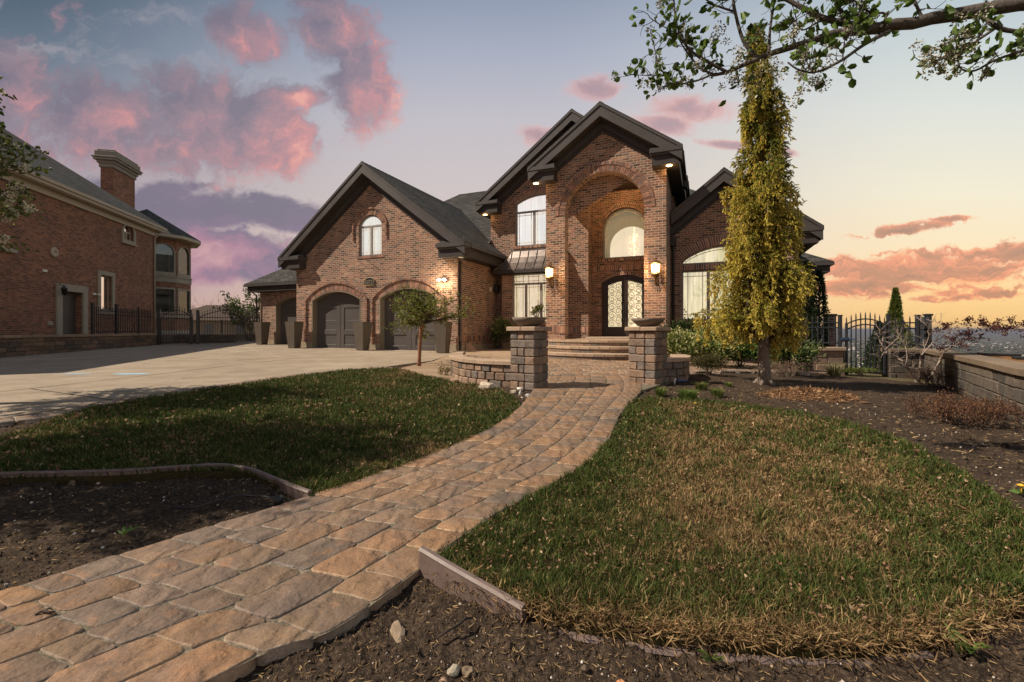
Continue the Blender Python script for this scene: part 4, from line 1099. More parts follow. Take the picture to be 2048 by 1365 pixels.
def grass(name, poly, dens, strawf, hmul=1.0, seed=1, spill=0.0, edgeh=None):
    rng = np.random.default_rng(seed); P = np.array(poly)
    x0, y0 = P.min(0)-spill; x1, y1 = P.max(0)+spill
    n = int((x1-x0)*(y1-y0)*dens(np.array([0.0]), np.array([2.2]))[0]*1.0)
    x = rng.uniform(x0, x1, n); y = rng.uniform(y0, y1, n)
    k = rng.uniform(0, 1, n) < dens(x, y)/dens(np.array([0.0]), np.array([2.2]))[0]
    x, y = x[k], y[k]; k = in_poly(x, y, poly); x, y = x[k], y[k]
    ang = np.abs(np.arctan2(x, y)); k = (ang < R(56)) | (y > 3.0); x, y = x[k], y[k]
    n = len(x); d = np.hypot(x, y)
    clump = np.clip(0.5*fbm(x*3.1, y*3.1, seed+5, 3)+0.75*vnoise(x*11, y*11, seed+9)-0.12, 0, 1.2); straw = strawf(x, y)
    isdry = rng.uniform(0, 1, n) < straw
    h = (0.020+0.050*rng.random(n)**1.7)*(0.35+1.25*clump)*hmul*np.where(isdry, 0.85, 1.05)
    w = (0.0013+0.0011*rng.random(n))*np.clip(d/2.4, 0.9, 3.2)
    th = rng.uniform(0, 2*np.pi, n); lean = rng.uniform(0.15, 1.0, n)*np.where(isdry, 1.5, 0.9)
    ld = rng.uniform(0, 2*np.pi, n)
    tx, ty = np.cos(th)*w, np.sin(th)*w
    lx, ly = np.cos(ld)*h*lean, np.sin(ld)*h*lean
    z0 = gza(x, y)+0.004
    V = np.empty((n, 5, 3), np.float32)
    V[:, 0] = np.stack([x-tx, y-ty, z0], 1); V[:, 1] = np.stack([x+tx, y+ty, z0], 1)
    mz = z0+h*0.6
    V[:, 2] = np.stack([x-tx*0.8+lx*0.35, y-ty*0.8+ly*0.35, mz], 1); V[:, 3] = np.stack([x+tx*0.8+lx*0.35, y+ty*0.8+ly*0.35, mz], 1)
    V[:, 4] = np.stack([x+lx, y+ly, z0+h*np.clip(1.15-0.35*lean, 0.35, 1)], 1)
    b = np.arange(n)[:, None]*5
    F = np.concatenate([b+np.array([[0, 1, 3]]), b+np.array([[0, 3, 2]]), b+np.array([[2, 3, 4]])], 1).reshape(-1, 3)
    g1 = np.array([0.042, 0.062, 0.016]); g2 = np.array([0.115, 0.15, 0.034]); s1 = np.array([0.48, 0.325, 0.155]); s2 = np.array([0.20, 0.12, 0.055])
    r1 = rng.random((n, 1)); gc = g1*(1-r1)+g2*r1; scl = s1*(1-r1)+s2*r1
    c = np.where(isdry[:, None], scl, gc)*(0.66+0.42*rng.random((n, 1)))
    C = np.ones((n, 5, 4), np.float32); C[:, :, :3] = c[:, None, :]
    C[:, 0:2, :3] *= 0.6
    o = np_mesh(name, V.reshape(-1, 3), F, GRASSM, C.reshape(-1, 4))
    return o
densf = lambda x, y: 19000*np.clip(2.6/np.maximum(np.hypot(x, y), 2.2), 0.16, 1.0)**1.5
def strawL(x, y):
    far = np.exp(-(((x+0.9)/1.6)**2+((y-11.3)/1.3)**2))
    return np.clip(0.10+0.85*np.clip(fbm(x*1.2, y*1.2, 41, 4)-0.5, 0, 1)*2+far*0.6+0.2*np.clip(fbm(x*6, y*6, 43, 2)-0.55, 0, 1)*3, 0, 0.9)
def edge_dist(x, y, poly):
    d = np.full(x.shape, 9.0)
    for i in range(len(poly)):
        a = np.array(poly[i]); b = np.array(poly[(i+1) % len(poly)]); ab = b-a
        t_ = np.clip(((x-a[0])*ab[0]+(y-a[1])*ab[1])/max(ab@ab, 1e-9), 0, 1)
        d = np.minimum(d, np.hypot(x-a[0]-t_*ab[0], y-a[1]-t_*ab[1]))
    return d
def strawR(x, y):
    e = edge_dist(x, y, LAWN2)
    core = np.clip((e-0.08)/0.55, 0, 1)
    left = np.clip((x-0.15)/0.9, 0.12, 1)
    f = 0.12+0.74*core*left*np.clip(0.74+2.6*(fbm(x*1.7, y*1.7, 51, 5)-0.42), 0.06, 1)*np.clip(0.75+1.2*(vnoise(x*7, y*7, 57)-0.4), 0.35, 1)
    low = np.clip((2.05-y)/0.35, 0, 1)
    return np.clip(np.maximum(f, low*0.8), 0.05, 0.9)
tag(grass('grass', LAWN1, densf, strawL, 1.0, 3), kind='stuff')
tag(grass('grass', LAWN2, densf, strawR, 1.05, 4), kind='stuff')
# ------------------------------------------------------------------ plants
def leaves(P, D, L, Wd, C, jit=0.5, fold=0.25, rng=RNG):
    """six-point folded leaves at P pointing along D"""
    P = np.asarray(P, float); n = len(P); D = np.asarray(D, float)+rng.normal(0, jit, (n, 3))
    D /= np.linalg.norm(D, axis=1)[:, None]+1e-9
    A = rng.normal(0, 1, (n, 3)); S = np.cross(D, A); S /= np.linalg.norm(S, axis=1)[:, None]+1e-9; Nn = np.cross(S, D)
    L = (np.ones(n)*L*rng.uniform(0.7, 1.3, n))[:, None]; Wd = (np.ones(n)*Wd*rng.uniform(0.75, 1.25, n))[:, None]
    V = np.empty((n, 6, 3)); dn = Nn*Wd*fold
    V[:, 0] = P; V[:, 3] = P+D*L-Nn*L*0.12
    V[:, 1] = P+D*L*0.3+S*Wd*0.5+dn; V[:, 2] = P+D*L*0.68+S*Wd*0.42+dn
    V[:, 5] = P+D*L*0.3-S*Wd*0.5+dn; V[:, 4] = P+D*L*0.68-S*Wd*0.42+dn
    b = np.arange(n)[:, None]*6
    F = np.concatenate([b+np.array([[0, 1, 2, 3]]), b+np.array([[0, 3, 4, 5]])], 1).reshape(-1, 4)
    C = np.asarray(C, float)
    if C.ndim == 1: C = np.tile(C, (n, 1))
    Cv = np.ones((n, 6, 4)); Cv[:, :, :3] = (C*rng.uniform(0.75, 1.25, (n, 1)))[:, None, :]
    return V.reshape(-1, 3), F, Cv.reshape(-1, 4)
def pick(cols, n, rng=RNG):
    cols = np.array(cols, float); i = rng.integers(0, len(cols), n); j = rng.integers(0, len(cols), n); k = rng.random((n, 1))*0.5
    return cols[i]*(1-k)+cols[j]*k
def merge(parts):
    V, F, C = [], [], []; o = 0
    for v, f, c in parts:
        V.append(v); F.append(f+o); C.append(c); o += len(v)
    return np.concatenate(V), np.concatenate(F), np.concatenate(C)
def foliage(name, parts, mat, parent):
    V, F, C = merge(parts); return np_mesh(name, V, F, mat, C, parent)
def needles(P, D, L, r, m, C, wd=0.011, rng=RNG):
    """bottle-brush tufts: m spikes round each short shoot"""
    P = np.asarray(P, float); n = len(P); D = np.asarray(D, float); D = D/(np.linalg.norm(D, axis=1)[:, None]+1e-9)
    L = (np.ones(n)*L*rng.uniform(0.7, 1.3, n))
    t = rng.random((n, m)); ang = rng.uniform(0, 2*np.pi, (n, m))
    A = np.cross(D, np.array([0.3, 0.5, 0.81])); A /= np.linalg.norm(A, axis=1)[:, None]+1e-9; B = np.cross(D, A)
    rad = A[:, None]*np.cos(ang)[..., None]+B[:, None]*np.sin(ang)[..., None]
    base = P[:, None]+D[:, None]*(L[:, None]*t)[..., None]
    taper = (1.0-0.55*t)[..., None]
    tip = base+rad*r*taper+D[:, None]*r*1.1
    side = np.cross(rad, D[:, None]+rad*0.3); side /= np.linalg.norm(side, axis=2)[..., None]+1e-9
    V = np.stack([base-side*wd*0.5, base+side*wd*0.5, tip], 2).reshape(-1, 3)
    F = np.arange(n*m*3).reshape(-1, 3)
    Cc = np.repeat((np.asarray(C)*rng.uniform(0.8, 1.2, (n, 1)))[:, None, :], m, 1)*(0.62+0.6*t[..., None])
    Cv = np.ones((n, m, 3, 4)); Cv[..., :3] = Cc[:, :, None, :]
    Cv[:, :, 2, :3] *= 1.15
    return V, F, Cv.reshape(-1, 4)

def limb(p0, d0, L, r0, r1, n=6, wob=0.15, up=0.0, rng=RNG):
    pts = [Vector(p0)]; d = Vector(d0).normalized(); st = L/n
    for i in range(n):
        d = (d+Vector(rng.normal(0, wob, 3))+Vector((0, 0, up/n))).normalized(); pts.append(pts[-1]+d*st)
    return pts, list(np.linspace(r0, r1, n+1)), d
def grow(mb, p0, d0, L, r, depth, kids, tips, wob=0.16, up=0.1, spread=0.8, ratio=0.68, nseg=5, rng=RNG, sides=6):
    pts, rad, d = limb(p0, d0, L, r, r*0.55, nseg, wob, up, rng)
    mb.tube(pts, rad, sides if depth > 0 else 4, 0, False)
    if depth == 0:
        for q in pts[1:]: tips.append((q, d))
        return
    for k in range(kids):
        i = min(len(pts)-1, max(1, int(round(nseg*(0.35+0.65*(k+rng.random()*0.6)/max(kids, 1))))))
        a = Vector(rng.normal(0, 1, 3)); a = (a-a.dot(d)*d).normalized()
        grow(mb, pts[i], (d+a*spread*(0.6+0.6*rng.random())), L*ratio*(0.8+0.4*rng.random()), rad[i]*0.62, depth-1, kids, tips, wob, up, spread, ratio, nseg, rng, sides)
    tips.append((pts[-1], d))

# ---- weeping golden spruce
RS = np.random.default_rng(5)
bx, by = 5.17, 9.22
sp = empty('weeping_spruce', (bx, by, gz(bx, by)), 0, 'tall narrow weeping spruce with drooping golden green branches', 'tree')
zb = gz(bx, by)
mb = MB(); mb.color((0.20, 0.16, 0.125, 1))
tr_ = [(0, 0, -0.1), (0.0, 0, 0.15), (-0.01, 0, 0.5), (0.01, 0.02, 1.2), (0.03, 0, 2.2), (-0.02, 0, 3.4), (-0.03, 0, 4.6), (-0.08, 0, 5.8), (-0.1, 0, 6.7), (-0.06, 0, 7.2)]
mb.tube(tr_, [0.155, 0.125, 0.112, 0.10, 0.09, 0.075, 0.06, 0.045, 0.03, 0.012], 12)
for i in range(5): mb.tube([(0, 0, 0.12), (0.13*math.cos(i*1.3), 0.13*math.sin(i*1.3), 0.02), (0.22*math.cos(i*1.3), 0.22*math.sin(i*1.3), -0.06)], [0.07, 0.05, 0.02], 6)
mb.build('trunk', BARK, sp)
prof = np.array([(0.3, .92), (0.7, .98), (1.5, .90), (2.1, .85), (3.2, .76), (3.75, .58), (4.35, .42), (4.9, .50), (5.5, .48), (6.1, .31), (6.8, .13), (7.2, .05)])
TP, TD, TC = [], [], []; bw = MB(); bw.color((0.25, 0.19, 0.14, 1))
tiers = [1.15, 1.5, 1.95, 2.4, 2.85, 3.3, 3.75, 4.25, 4.8, 5.35, 5.85, 6.35, 6.8, 7.1]
for ti, hT in enumerate(tiers):
    nb = 11 if hT < 3.6 else (8 if hT < 6 else 6); tsc = RS.uniform(0.80, 1.16); tox, toy = RS.normal(0, 0.05, 2)
    for i in range(nb):
        a = ti*1.1+i*2*math.pi/nb+RS.normal(0, 0.22); h = hT+RS.normal(0, 0.10)
        Rr = np.interp(h-0.35, prof[:, 0], prof[:, 1])*RS.uniform(0.45, 1.32)*tsc*(0.86-0.16*math.cos(a))
        tx = np.interp(h, [q[2] for q in tr_], [q[0] for q in tr_])+tox
        drop = RS.uniform(0.35, 0.95)*min(1, 0.4+Rr)*(1.0 if h > 1.6 else 0.55)
        for s in range(9 if h < 6 else 6):
            sa = RS.normal(0, 0.17); o2 = np.array([math.cos(a+sa), math.sin(a+sa), 0]); R2 = Rr*RS.uniform(0.45, 1.06); dr = drop*RS.uniform(0.6, 1.45); h0 = h+RS.normal(0, 0.03); gb = RS.normal(0, 0.16)
            pts = []
            for k in range(11):
                t = k/10; r = R2*min(1, (t/0.6)**0.75)
                z = h0+0.16*math.sin(min(t, 0.5)*math.pi)*R2 - (max(0, t-0.36)/0.64)**1.4*dr
                pts.append(np.array([tx, 0, 0])+o2*r+np.array([RS.normal(0, .012), RS.normal(0, .012), max(z, 0.20)]))
            if s < 2: bw.tube(pts, list(np.linspace(0.014, 0.003, 11)), 4, 0, False)
            for k in range(3, 11):
                d = pts[k]-pts[k-1]; t = k/10
                for q in range(4):
                    TP.append(pts[k]+RS.normal(0, 0.024, 3)); dd = d/np.linalg.norm(d)*0.75+o2*0.45+RS.normal(0, 0.42, 3)+np.array([0, 0, 0.2 if t < 0.55 else -0.3]); TD.append(dd)
                    g = np.clip(0.05+t*0.9+gb+0.09*RS.normal()+(0.10 if h < 4 else -0.10), 0, 1)
                    green = np.array([0.10, 0.15, 0.03]); gold = np.array([0.66, 0.55, 0.12]); tan = np.array([0.72, 0.52, 0.14])
                    c = green*(1-g)+gold*g
                    if RS.random() < 0.08*g: c = tan
                    TC.append(c)
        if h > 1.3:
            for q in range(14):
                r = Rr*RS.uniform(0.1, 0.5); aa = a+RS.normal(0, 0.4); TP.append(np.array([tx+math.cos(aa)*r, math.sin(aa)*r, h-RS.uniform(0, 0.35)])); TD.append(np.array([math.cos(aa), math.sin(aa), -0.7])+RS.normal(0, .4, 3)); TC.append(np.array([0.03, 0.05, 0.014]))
bw.build('branch', BARK, sp)
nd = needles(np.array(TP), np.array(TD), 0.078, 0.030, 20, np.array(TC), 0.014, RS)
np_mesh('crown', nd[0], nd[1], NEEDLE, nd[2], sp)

# ---- generic leafy shrub
def shrub(name, loc, rx, ry, h, nleaf, L, Wd, cols, label, cat='shrub', group=None, stems=9, mat=None, clump=26, seed=1, up=0.5, hollow=0.55, zb=None, tipcols=None):
    rng = np.random.default_rng(seed)
    z0 = gz(*loc)-0.03 if zb is None else zb
    e = empty(name, (loc[0], loc[1], z0), 0, label, cat, group)
    u = rng.normal(0, 1, (clump, 3)); u /= np.linalg.norm(u, axis=1)[:, None]; u[:, 2] = np.abs(u[:, 2])*1.1-0.12
    cen = u*np.array([rx, ry, h*0.52])*rng.uniform(hollow, 1.0, (clump, 1))+np.array([0, 0, h*0.45])
    ci = rng.integers(0, clump, nleaf)
    P = cen[ci]+rng.normal(0, 1, (nleaf, 3))*np.array([rx, ry, h*0.5])*0.21
    P[:, 2] = np.maximum(P[:, 2], 0.03+0.05*rng.random(nleaf))
    D = P-np.array([0, 0, h*0.3]); D /= np.linalg.norm(D, axis=1)[:, None]; D[:, 2] += up
    C = pick(cols, nleaf, rng)
    if tipcols is not None:
        k = rng.random(nleaf) < np.clip((np.linalg.norm(P-np.array([0, 0, h*.4]), axis=1)/max(rx, h*0.5)-0.55), 0, 0.85)
        C = np.where(k[:, None], pick(tipcols, nleaf, rng), C)
    foliage('foliage', [leaves(P, D, L, Wd, C, 0.5, 0.2, rng)], mat or LEAF, e)
    mb = MB(); mb.color((0.14, 0.105, 0.075, 1))
    for k in range(stems):
        q = cen[rng.integers(0, clump)]; mb.tube([(rng.normal(0, rx*.12), rng.normal(0, ry*.12), -0.02), (q[0]*0.4, q[1]*0.4, q[2]*0.5), tuple(q)], [0.016, 0.011, 0.004], 5, 0, False)
    mb.build('stem', BARK, e)
    return e
w_ = lambda u, v: H2W(u, v)
shrub('evergreen_shrub', w_(1.0, 2.15), 0.52, 0.45, 1.35, 2600, 0.085, 0.045, [(0.03, 0.055, 0.015), (0.06, 0.09, 0.022), (0.10, 0.12, 0.035)], 'dark leafy evergreen shrub in the corner between garage wall and bay window', group='shrubs along the house front', seed=2, tipcols=[(0.30, 0.30, 0.12), (0.12, 0.15, 0.04)], zb=0.30)
def at(px, d): return ((px-1024)/900*d, d)
shrub('variegated_shrub', at(1362, 12.6), 0.62, 0.5, 1.0, 3300, 0.07, 0.042, [(0.10, 0.14, 0.035), (0.22, 0.25, 0.08)], 'bright cream and green variegated shrub just behind the right pillar', group='shrubs along the house front', seed=3, tipcols=[(0.55, 0.52, 0.24), (0.42, 0.43, 0.15), (0.65, 0.6, 0.36)])
shrub('variegated_shrub', at(1416, 12.4), 0.60, 0.5, 1.04, 3300, 0.07, 0.042, [(0.10, 0.15, 0.035), (0.22, 0.26, 0.08)], 'bright variegated shrub under the big arched window, left of the weeping spruce', group='shrubs along the house front', seed=4, tipcols=[(0.55, 0.52, 0.24), (0.42, 0.44, 0.15), (0.6, 0.56, 0.30)])
shrub('evergreen_shrub', at(1372, 13.9), 0.7, 0.4, 1.28, 2200, 0.085, 0.045, [(0.03, 0.05, 0.014), (0.055, 0.085, 0.022)], 'dark green shrub against the brick below the arched window, behind the variegated ones', group='shrubs along the house front', seed=5)
shrub('evergreen_shrub', at(1482, 12.8), 0.62, 0.5, 0.85, 2600, 0.085, 0.045, [(0.045, 0.085, 0.018), (0.08, 0.14, 0.03)], 'fresh green shrub behind the weeping spruce trunk', group='shrubs along the house front', seed=6, tipcols=[(0.16, 0.24, 0.05)])
shrub('laurel_shrub', at(1583, 11.4), 0.50, 0.45, 1.02, 2300, 0.10, 0.036, [(0.04, 0.07, 0.02), (0.075, 0.115, 0.03)], 'glossy green laurel shrub just right of the weeping spruce trunk', group='shrubs along the house front', seed=7, tipcols=[(0.20, 0.22, 0.075), (0.10, 0.15, 0.04)])
shrub('juniper_bush', G(1417, 748), 0.34, 0.30, 0.48, 3200, 0.045, 0.012, [(0.05, 0.062, 0.025), (0.085, 0.085, 0.035)], 'small rounded juniper bush with rusty tips beside the right seat wall', 'bush', seed=8, clump=34, tipcols=[(0.23, 0.14, 0.055), (0.15, 0.15, 0.06)], stems=6)

# ---- small umbrella tree in front of the garage
def small_tree():
    rng = np.random.default_rng(12)
    x, y = G(838, 732); z = gz(x, y)-0.03
    e = empty('ornamental_tree', (x, y, z), 0, 'small umbrella shaped ornamental tree with thin reddish trunk before the garage', 'tree')
    mb = MB(); mb.color((0.24, 0.115, 0.07, 1))
    mb.tube([(0, 0, -0.03), (0.005, 0, 0.12), (0.02, 0, 0.5), (0.05, 0.0, 0.95), (0.08, 0.0, 1.18)], [0.062, 0.05, 0.047, 0.046, 0.06], 10); mb.build('trunk', BARK, e)
    br = MB(); br.color((0.085, 0.055, 0.038, 1)); tips = []
    for k in range(25):
        a = k*2.39996+rng.normal(0, 0.2); el = rng.uniform(0.02, 1.5)
        d = Vector((math.cos(a)*math.cos(el), math.sin(a)*math.cos(el), math.sin(el)))
        L = 0.72*math.cos(el)+0.52; pts, rad, dd = limb((0.08, 0, 1.15), d, L*rng.uniform(0.55, 1.3), 0.026, 0.008, 7, 0.16, -0.28, rng)
        br.tube(pts, rad, 5, 0, False)
        for i in range(2, 8):
            for q in range(3):
                v = Vector(rng.normal(0, 1, 3)); v = (v-v.dot(dd)*dd*0.3).normalized(); v.z *= 0.5
                p2, r2, d2 = limb(pts[i], (dd*0.8+v), rng.uniform(0.14, 0.38), 0.007, 0.003, 4, 0.2, 0.0, rng)
                br.tube(p2, r2, 4, 0, False); tips += [(p, d2) for p in p2[1:]]
    br.build('branch', BARK, e)
    P, D, C = [], [], []
    for p, d in tips:
        for q in range(rng.integers(1, 6)):
            P.append(np.array(p)+rng.normal(0, 0.03, 3)); D.append(np.array(d)+np.array([0, 0, 0.1]))
    n = len(P); C = pick([(0.15, 0.20, 0.038), (0.22, 0.24, 0.045), (0.10, 0.16, 0.03), (0.26, 0.19, 0.05)], n, rng)
    foliage('crown', [leaves(P, D, 0.05, 0.03, C, 0.7, 0.2, rng)], LEAF, e)
small_tree()

# ---- flowering pear trees: one leans in from the right, one stands left beside the drive
def blossom(P, n, rng, R_=0.045, pet=0.017, cols=((0.62, 0.58, 0.47), (0.5, 0.47, 0.38), (0.7, 0.66, 0.56))):
    c = np.repeat(np.asarray(P), n, 0); d = rng.normal(0, 1, (len(c), 3)); d /= np.linalg.norm(d, axis=1)[:, None]
    return leaves(c+d*R_*rng.uniform(0.4, 1.0, (len(c), 1)), d, pet, pet*0.9, pick(cols, len(c), rng), 0.9, 0.1, rng)
LG = [(0.045, 0.085, 0.015), (0.08, 0.13, 0.022), (0.13, 0.20, 0.036)]
def Bp(px, py, d): return Vector(((px-1024)/900*d, d, CZ+(660-py)/900*d))
def pear_right():
    rng = np.random.default_rng(31)
    base = Vector((5.4, 2.75, 0)); z0 = gz(5.4, 2.75)-0.05
    e = empty('flowering_pear_tree', (0, 0, 0), 0, 'flowering pear tree reaching in from the upper right over the spruce', 'tree', 'flowering pear trees')
    mb = MB(); mb.color((0.115, 0.10, 0.088, 1))
    mb.tube([(5.4, 2.75, z0), (5.4, 2.75, z0+0.3), (5.35, 2.8, 1.4), (5.25, 2.85, 2.6), (5.2, 2.9, 3.6), (5.25, 2.85, 5.0), (5.2, 2.9, 6.2)], [0.2, 0.15, 0.13, 0.125, 0.11, 0.07, 0.03], 12)
    for k in range(9):
        t_ = []; grow(mb, (5.25, 2.85, 3.9+0.25*k), (math.cos(k*2.4)*0.6+0.35, math.sin(k*2.4), 0.7), 1.2, 0.05, 2, 3, t_, 0.15, 0.25, 0.7, 0.65, 5, rng, 5)
    mb.build('trunk', BARK, e)
    br = MB(); br.color((0.105, 0.09, 0.078, 1)); tips = []
    main = [(2300, -10, 3.0), (2150, 0, 3.15), (2045, 6, 3.3), (1909, 30, 3.45), (1868, 36, 3.48), (1829, 47, 3.5), (1790, 49, 3.52), (1749, 58, 3.55), (1669, 67, 3.6), (1621, 83, 3.65), (1549, 105, 3.75), (1517, 117, 3.8), (1454, 145, 3.9), (1422, 152, 3.95)]
    br.tube([(5.2, 2.9, 3.3)]+[Bp(*q) for q in main], [0.078, 0.068, 0.058, 0.052, 0.047, 0.046, 0.043, 0.042, 0.040, 0.031, 0.027, 0.023, 0.021, 0.016, 0.012], 9, 0, False)
    subs = [([(1749, 57, 3.55), (1713, 53, 3.6), (1645, 37, 3.65), (1613, 20, 3.7), (1581, 6, 3.75), (1520, -30, 3.8)], 0.03, 0.012),
            ([(1781, 63, 3.5), (1729, 92, 3.45), (1681, 124, 3.4), (1629, 148, 3.4), (1598, 140, 3.4), (1574, 128, 3.42)], 0.017, 0.006),
            ([(1517, 114, 3.8), (1490, 80, 3.8), (1470, 24, 3.82), (1464, -30, 3.85)], 0.018, 0.009),
            ([(1454, 146, 3.9), (1420, 128, 3.9), (1394, 112, 3.92), (1370, 92, 3.95), (1352, 50, 4.0), (1346, -20, 4.0)], 0.014, 0.006),
            ([(1470, 24, 3.82), (1430, 10, 3.85), (1400, -6, 3.9)], 0.010, 0.005),
            ([(1432, 148, 3.93), (1406, 138, 3.95), (1374, 100, 4.0), (1350, 70, 4.0), (1320, 50, 4.05), (1302, 36, 4.05)], 0.009, 0.004),
            ([(1422, 152, 3.95), (1395, 160, 3.97), (1360, 166, 4.0), (1330, 152, 4.0), (1313, 112, 4.05), (1300, 60, 4.05)], 0.009, 0.003),
            ([(1360, 166, 4.0), (1320, 178, 4.0), (1318, 184, 4.0)], 0.006, 0.003), ([(1330, 152, 4.0), (1290, 150, 4.0), (1255, 148, 4.0)], 0.005, 0.002),
            ([(1537, 106, 3.75), (1541, 60, 3.75), (1548, 20, 3.75), (1550, -20, 3.75)], 0.013, 0.007),
            ([(1690, 66, 3.55), (1688, 30, 3.6), (1672, 14, 3.6), (1680, -20, 3.6)], 0.012, 0.006), ([(1660, 46, 3.6), (1640, 40, 3.7), (1602, 60, 3.7), (1590, 30, 3.7)], 0.008, 0.004),
            ([(1960, 28, 3.4), (1990, 56, 3.3), (2040, 64, 3.25), (2120, 66, 3.2)], 0.02, 0.012), ([(1990, 56, 3.3), (1955, 80, 3.3), (1930, 95, 3.3), (1905, 112, 3.3), (1868, 120, 3.3)], 0.011, 0.004),
            ([(2120, 90, 3.1), (2048, 104, 3.15), (1990, 120, 3.2), (1950, 142, 3.25), (1922, 136, 3.3), (1917, 118, 3.3), (1926, 104, 3.3)], 0.012, 0.005),
            ([(1846, 40, 3.5), (1838, 24, 3.5), (1824, -10, 3.5)], 0.014, 0.008), ([(1760, 58, 3.5), (1770, 30, 3.5), (1740, 24, 3.5), (1700, -10, 3.5)], 0.010, 0.005),
            ([(1681, 124, 3.4), (1686, 90, 3.4), (1690, 66, 3.4)], 0.006, 0.003), ([(1629, 148, 3.4), (1615, 128, 3.4), (1612, 100, 3.4)], 0.006, 0.003)]
    for pts, r0, r1 in subs:
        Pw = [Bp(*q)+Vector(rng.normal(0, 0.006, 3)) for q in pts]
        sp_ = [Vector(q) for q in spline([tuple(v) for v in Pw], 4*len(Pw))]
        br.tube(sp_, list(np.linspace(r0, r1, len(sp_))), 6, 0, False)
        thin = r0 < 0.016
        for i in range(2, len(sp_)):
            if rng.random() < (0.95 if thin else 0.6):
                v = Vector(rng.normal(0, 1, 3)); v.z = abs(v.z)*0.6-0.1; v.normalize()
                p2, r2, d2 = limb(sp_[i], v, rng.uniform(0.06, 0.22), 0.0045, 0.002, 4, 0.3, 0.25, rng); br.tube(p2, r2, 4, 0, False); tips.append((p2[-1], d2)); tips.append((p2[-2], d2))
                if rng.random() < 0.5:
                    p3, r3, d3 = limb(p2[2], (v+Vector(rng.normal(0, .6, 3))), 0.1, 0.003, 0.0015, 3, 0.3, 0.2, rng); br.tube(p3, r3, 4, 0, False); tips.append((p3[-1], d3))
        tips.append((sp_[-1], Vector((-1, 0, 0.3))))
    br.build('branch', BARK, e)
    P, D, BP = [], [], []
    for p, d in tips:
        if p.z > 4.6: continue
        k = rng.integers(0, 3)
        for q in range(k): P.append(np.array(p)+rng.normal(0, 0.018, 3)); D.append(np.array(d)+rng.normal(0, 0.7, 3)+np.array([0, 0, -0.2]))
        if rng.random() < 0.10: BP.append(np.array(p))
    for c, k in (((1600, 165, 3.4), 9), ((1640, 160, 3.4), 8), ((1860, 118, 3.3), 10), ((1870, 135, 3.3), 5), ((1922, 96, 3.3), 9), ((1590, 70, 3.6), 6), ((1462, 160, 3.9), 6), ((1500, 165, 3.9), 7), ((1545, 130, 3.7), 6), ((1440, 60, 3.9), 5), ((1480, 95, 3.8), 5), ((1720, 5, 3.6), 5), ((1940, 50, 3.4), 4)):
        for q in range(k): BP.append(np.array(Bp(*c))+rng.normal(0, 0.05, 3))
        for q in range(3): P.append(np.array(Bp(*c))+rng.normal(0, 0.06, 3)); D.append(rng.normal(0, 1, 3)+np.array([0, 0, -0.5]))
    foliage('foliage', [leaves(P, D, 0.070, 0.046, pick(LG, len(P), rng), 0.3, 0.25, rng)], LEAF, e)
    foliage('blossom', [blossom(BP, 34, rng, 0.042, 0.015, ((0.40, 0.37, 0.29), (0.30, 0.28, 0.21), (0.48, 0.45, 0.37), (0.2, 0.22, 0.1)))], PETAL, e)  # white petals greyed, with shade put into their colour
pear_right()
def pear_left(name, x, y, R_, zc, seed, label, group, dens=1.0, hr=None):
    rng = np.random.default_rng(seed); z0 = gz(x, y)-0.05
    e = empty(name, (x, y, z0), 0, label, 'tree', group)
    mb = MB(); mb.color((0.11, 0.095, 0.08, 1)); tips = []
    mb.tube([(0, 0, -0.05), (0, 0, 0.2), (0.02, 0, 1.2), (0.04, 0.02, zc-1.2), (0.0, 0, zc), (0, 0.05, zc+R_*0.8)], [0.17, 0.13, 0.11, 0.10, 0.07, 0.03], 10)
    mb.build('trunk', BARK, e)
    br = MB(); br.color((0.10, 0.085, 0.075, 1))
    for k in range(int(26*dens)):
        a = k*2.39996; el = rng.uniform(-0.12, 0.9)
        d = Vector((math.cos(a)*math.cos(el), math.sin(a)*math.cos(el), math.sin(el)))
        grow(br, (0.02, 0, zc-1.1+1.6*rng.random()), d, R_*0.62, 0.035, 2, 3, tips, 0.16, 0.1, 0.75, 0.58, 5, rng, 5)
    br.build('branch', BARK, e)
    P, D, BP = [], [], []
    for p, d in tips:
        for q in range(3): P.append(np.array(p)+rng.normal(0, 0.05, 3)); D.append(np.array(d)+rng.normal(0, 0.8, 3))
        if rng.random() < 0.17: BP.append(np.array(p))
    foliage('crown', [leaves(P, D, 0.075, 0.05, pick([(0.06, 0.085, 0.02), (0.10, 0.12, 0.03), (0.16, 0.17, 0.045)], len(P), rng), 0.3, 0.25, rng)], LEAF, e)
    foliage('blossom', [blossom(BP, 60, rng, 0.075, 0.026, ((0.66, 0.63, 0.54), (0.55, 0.52, 0.42), (0.6, 0.6, 0.45)))], PETAL, e)
    return e
pear_left('flowering_pear_tree', -8.95, 6.3, 1.9, 3.75, 41, 'flowering pear tree with white blossom at the left edge before the neighbour house', 'flowering pear trees', 1.7)
pear_left('flowering_pear_tree', -6.75, 3.25, 1.8, 3.95, 43, 'flowering pear tree out of frame at left whose crown shades the dark soil bed', 'flowering pear trees', 3.2)

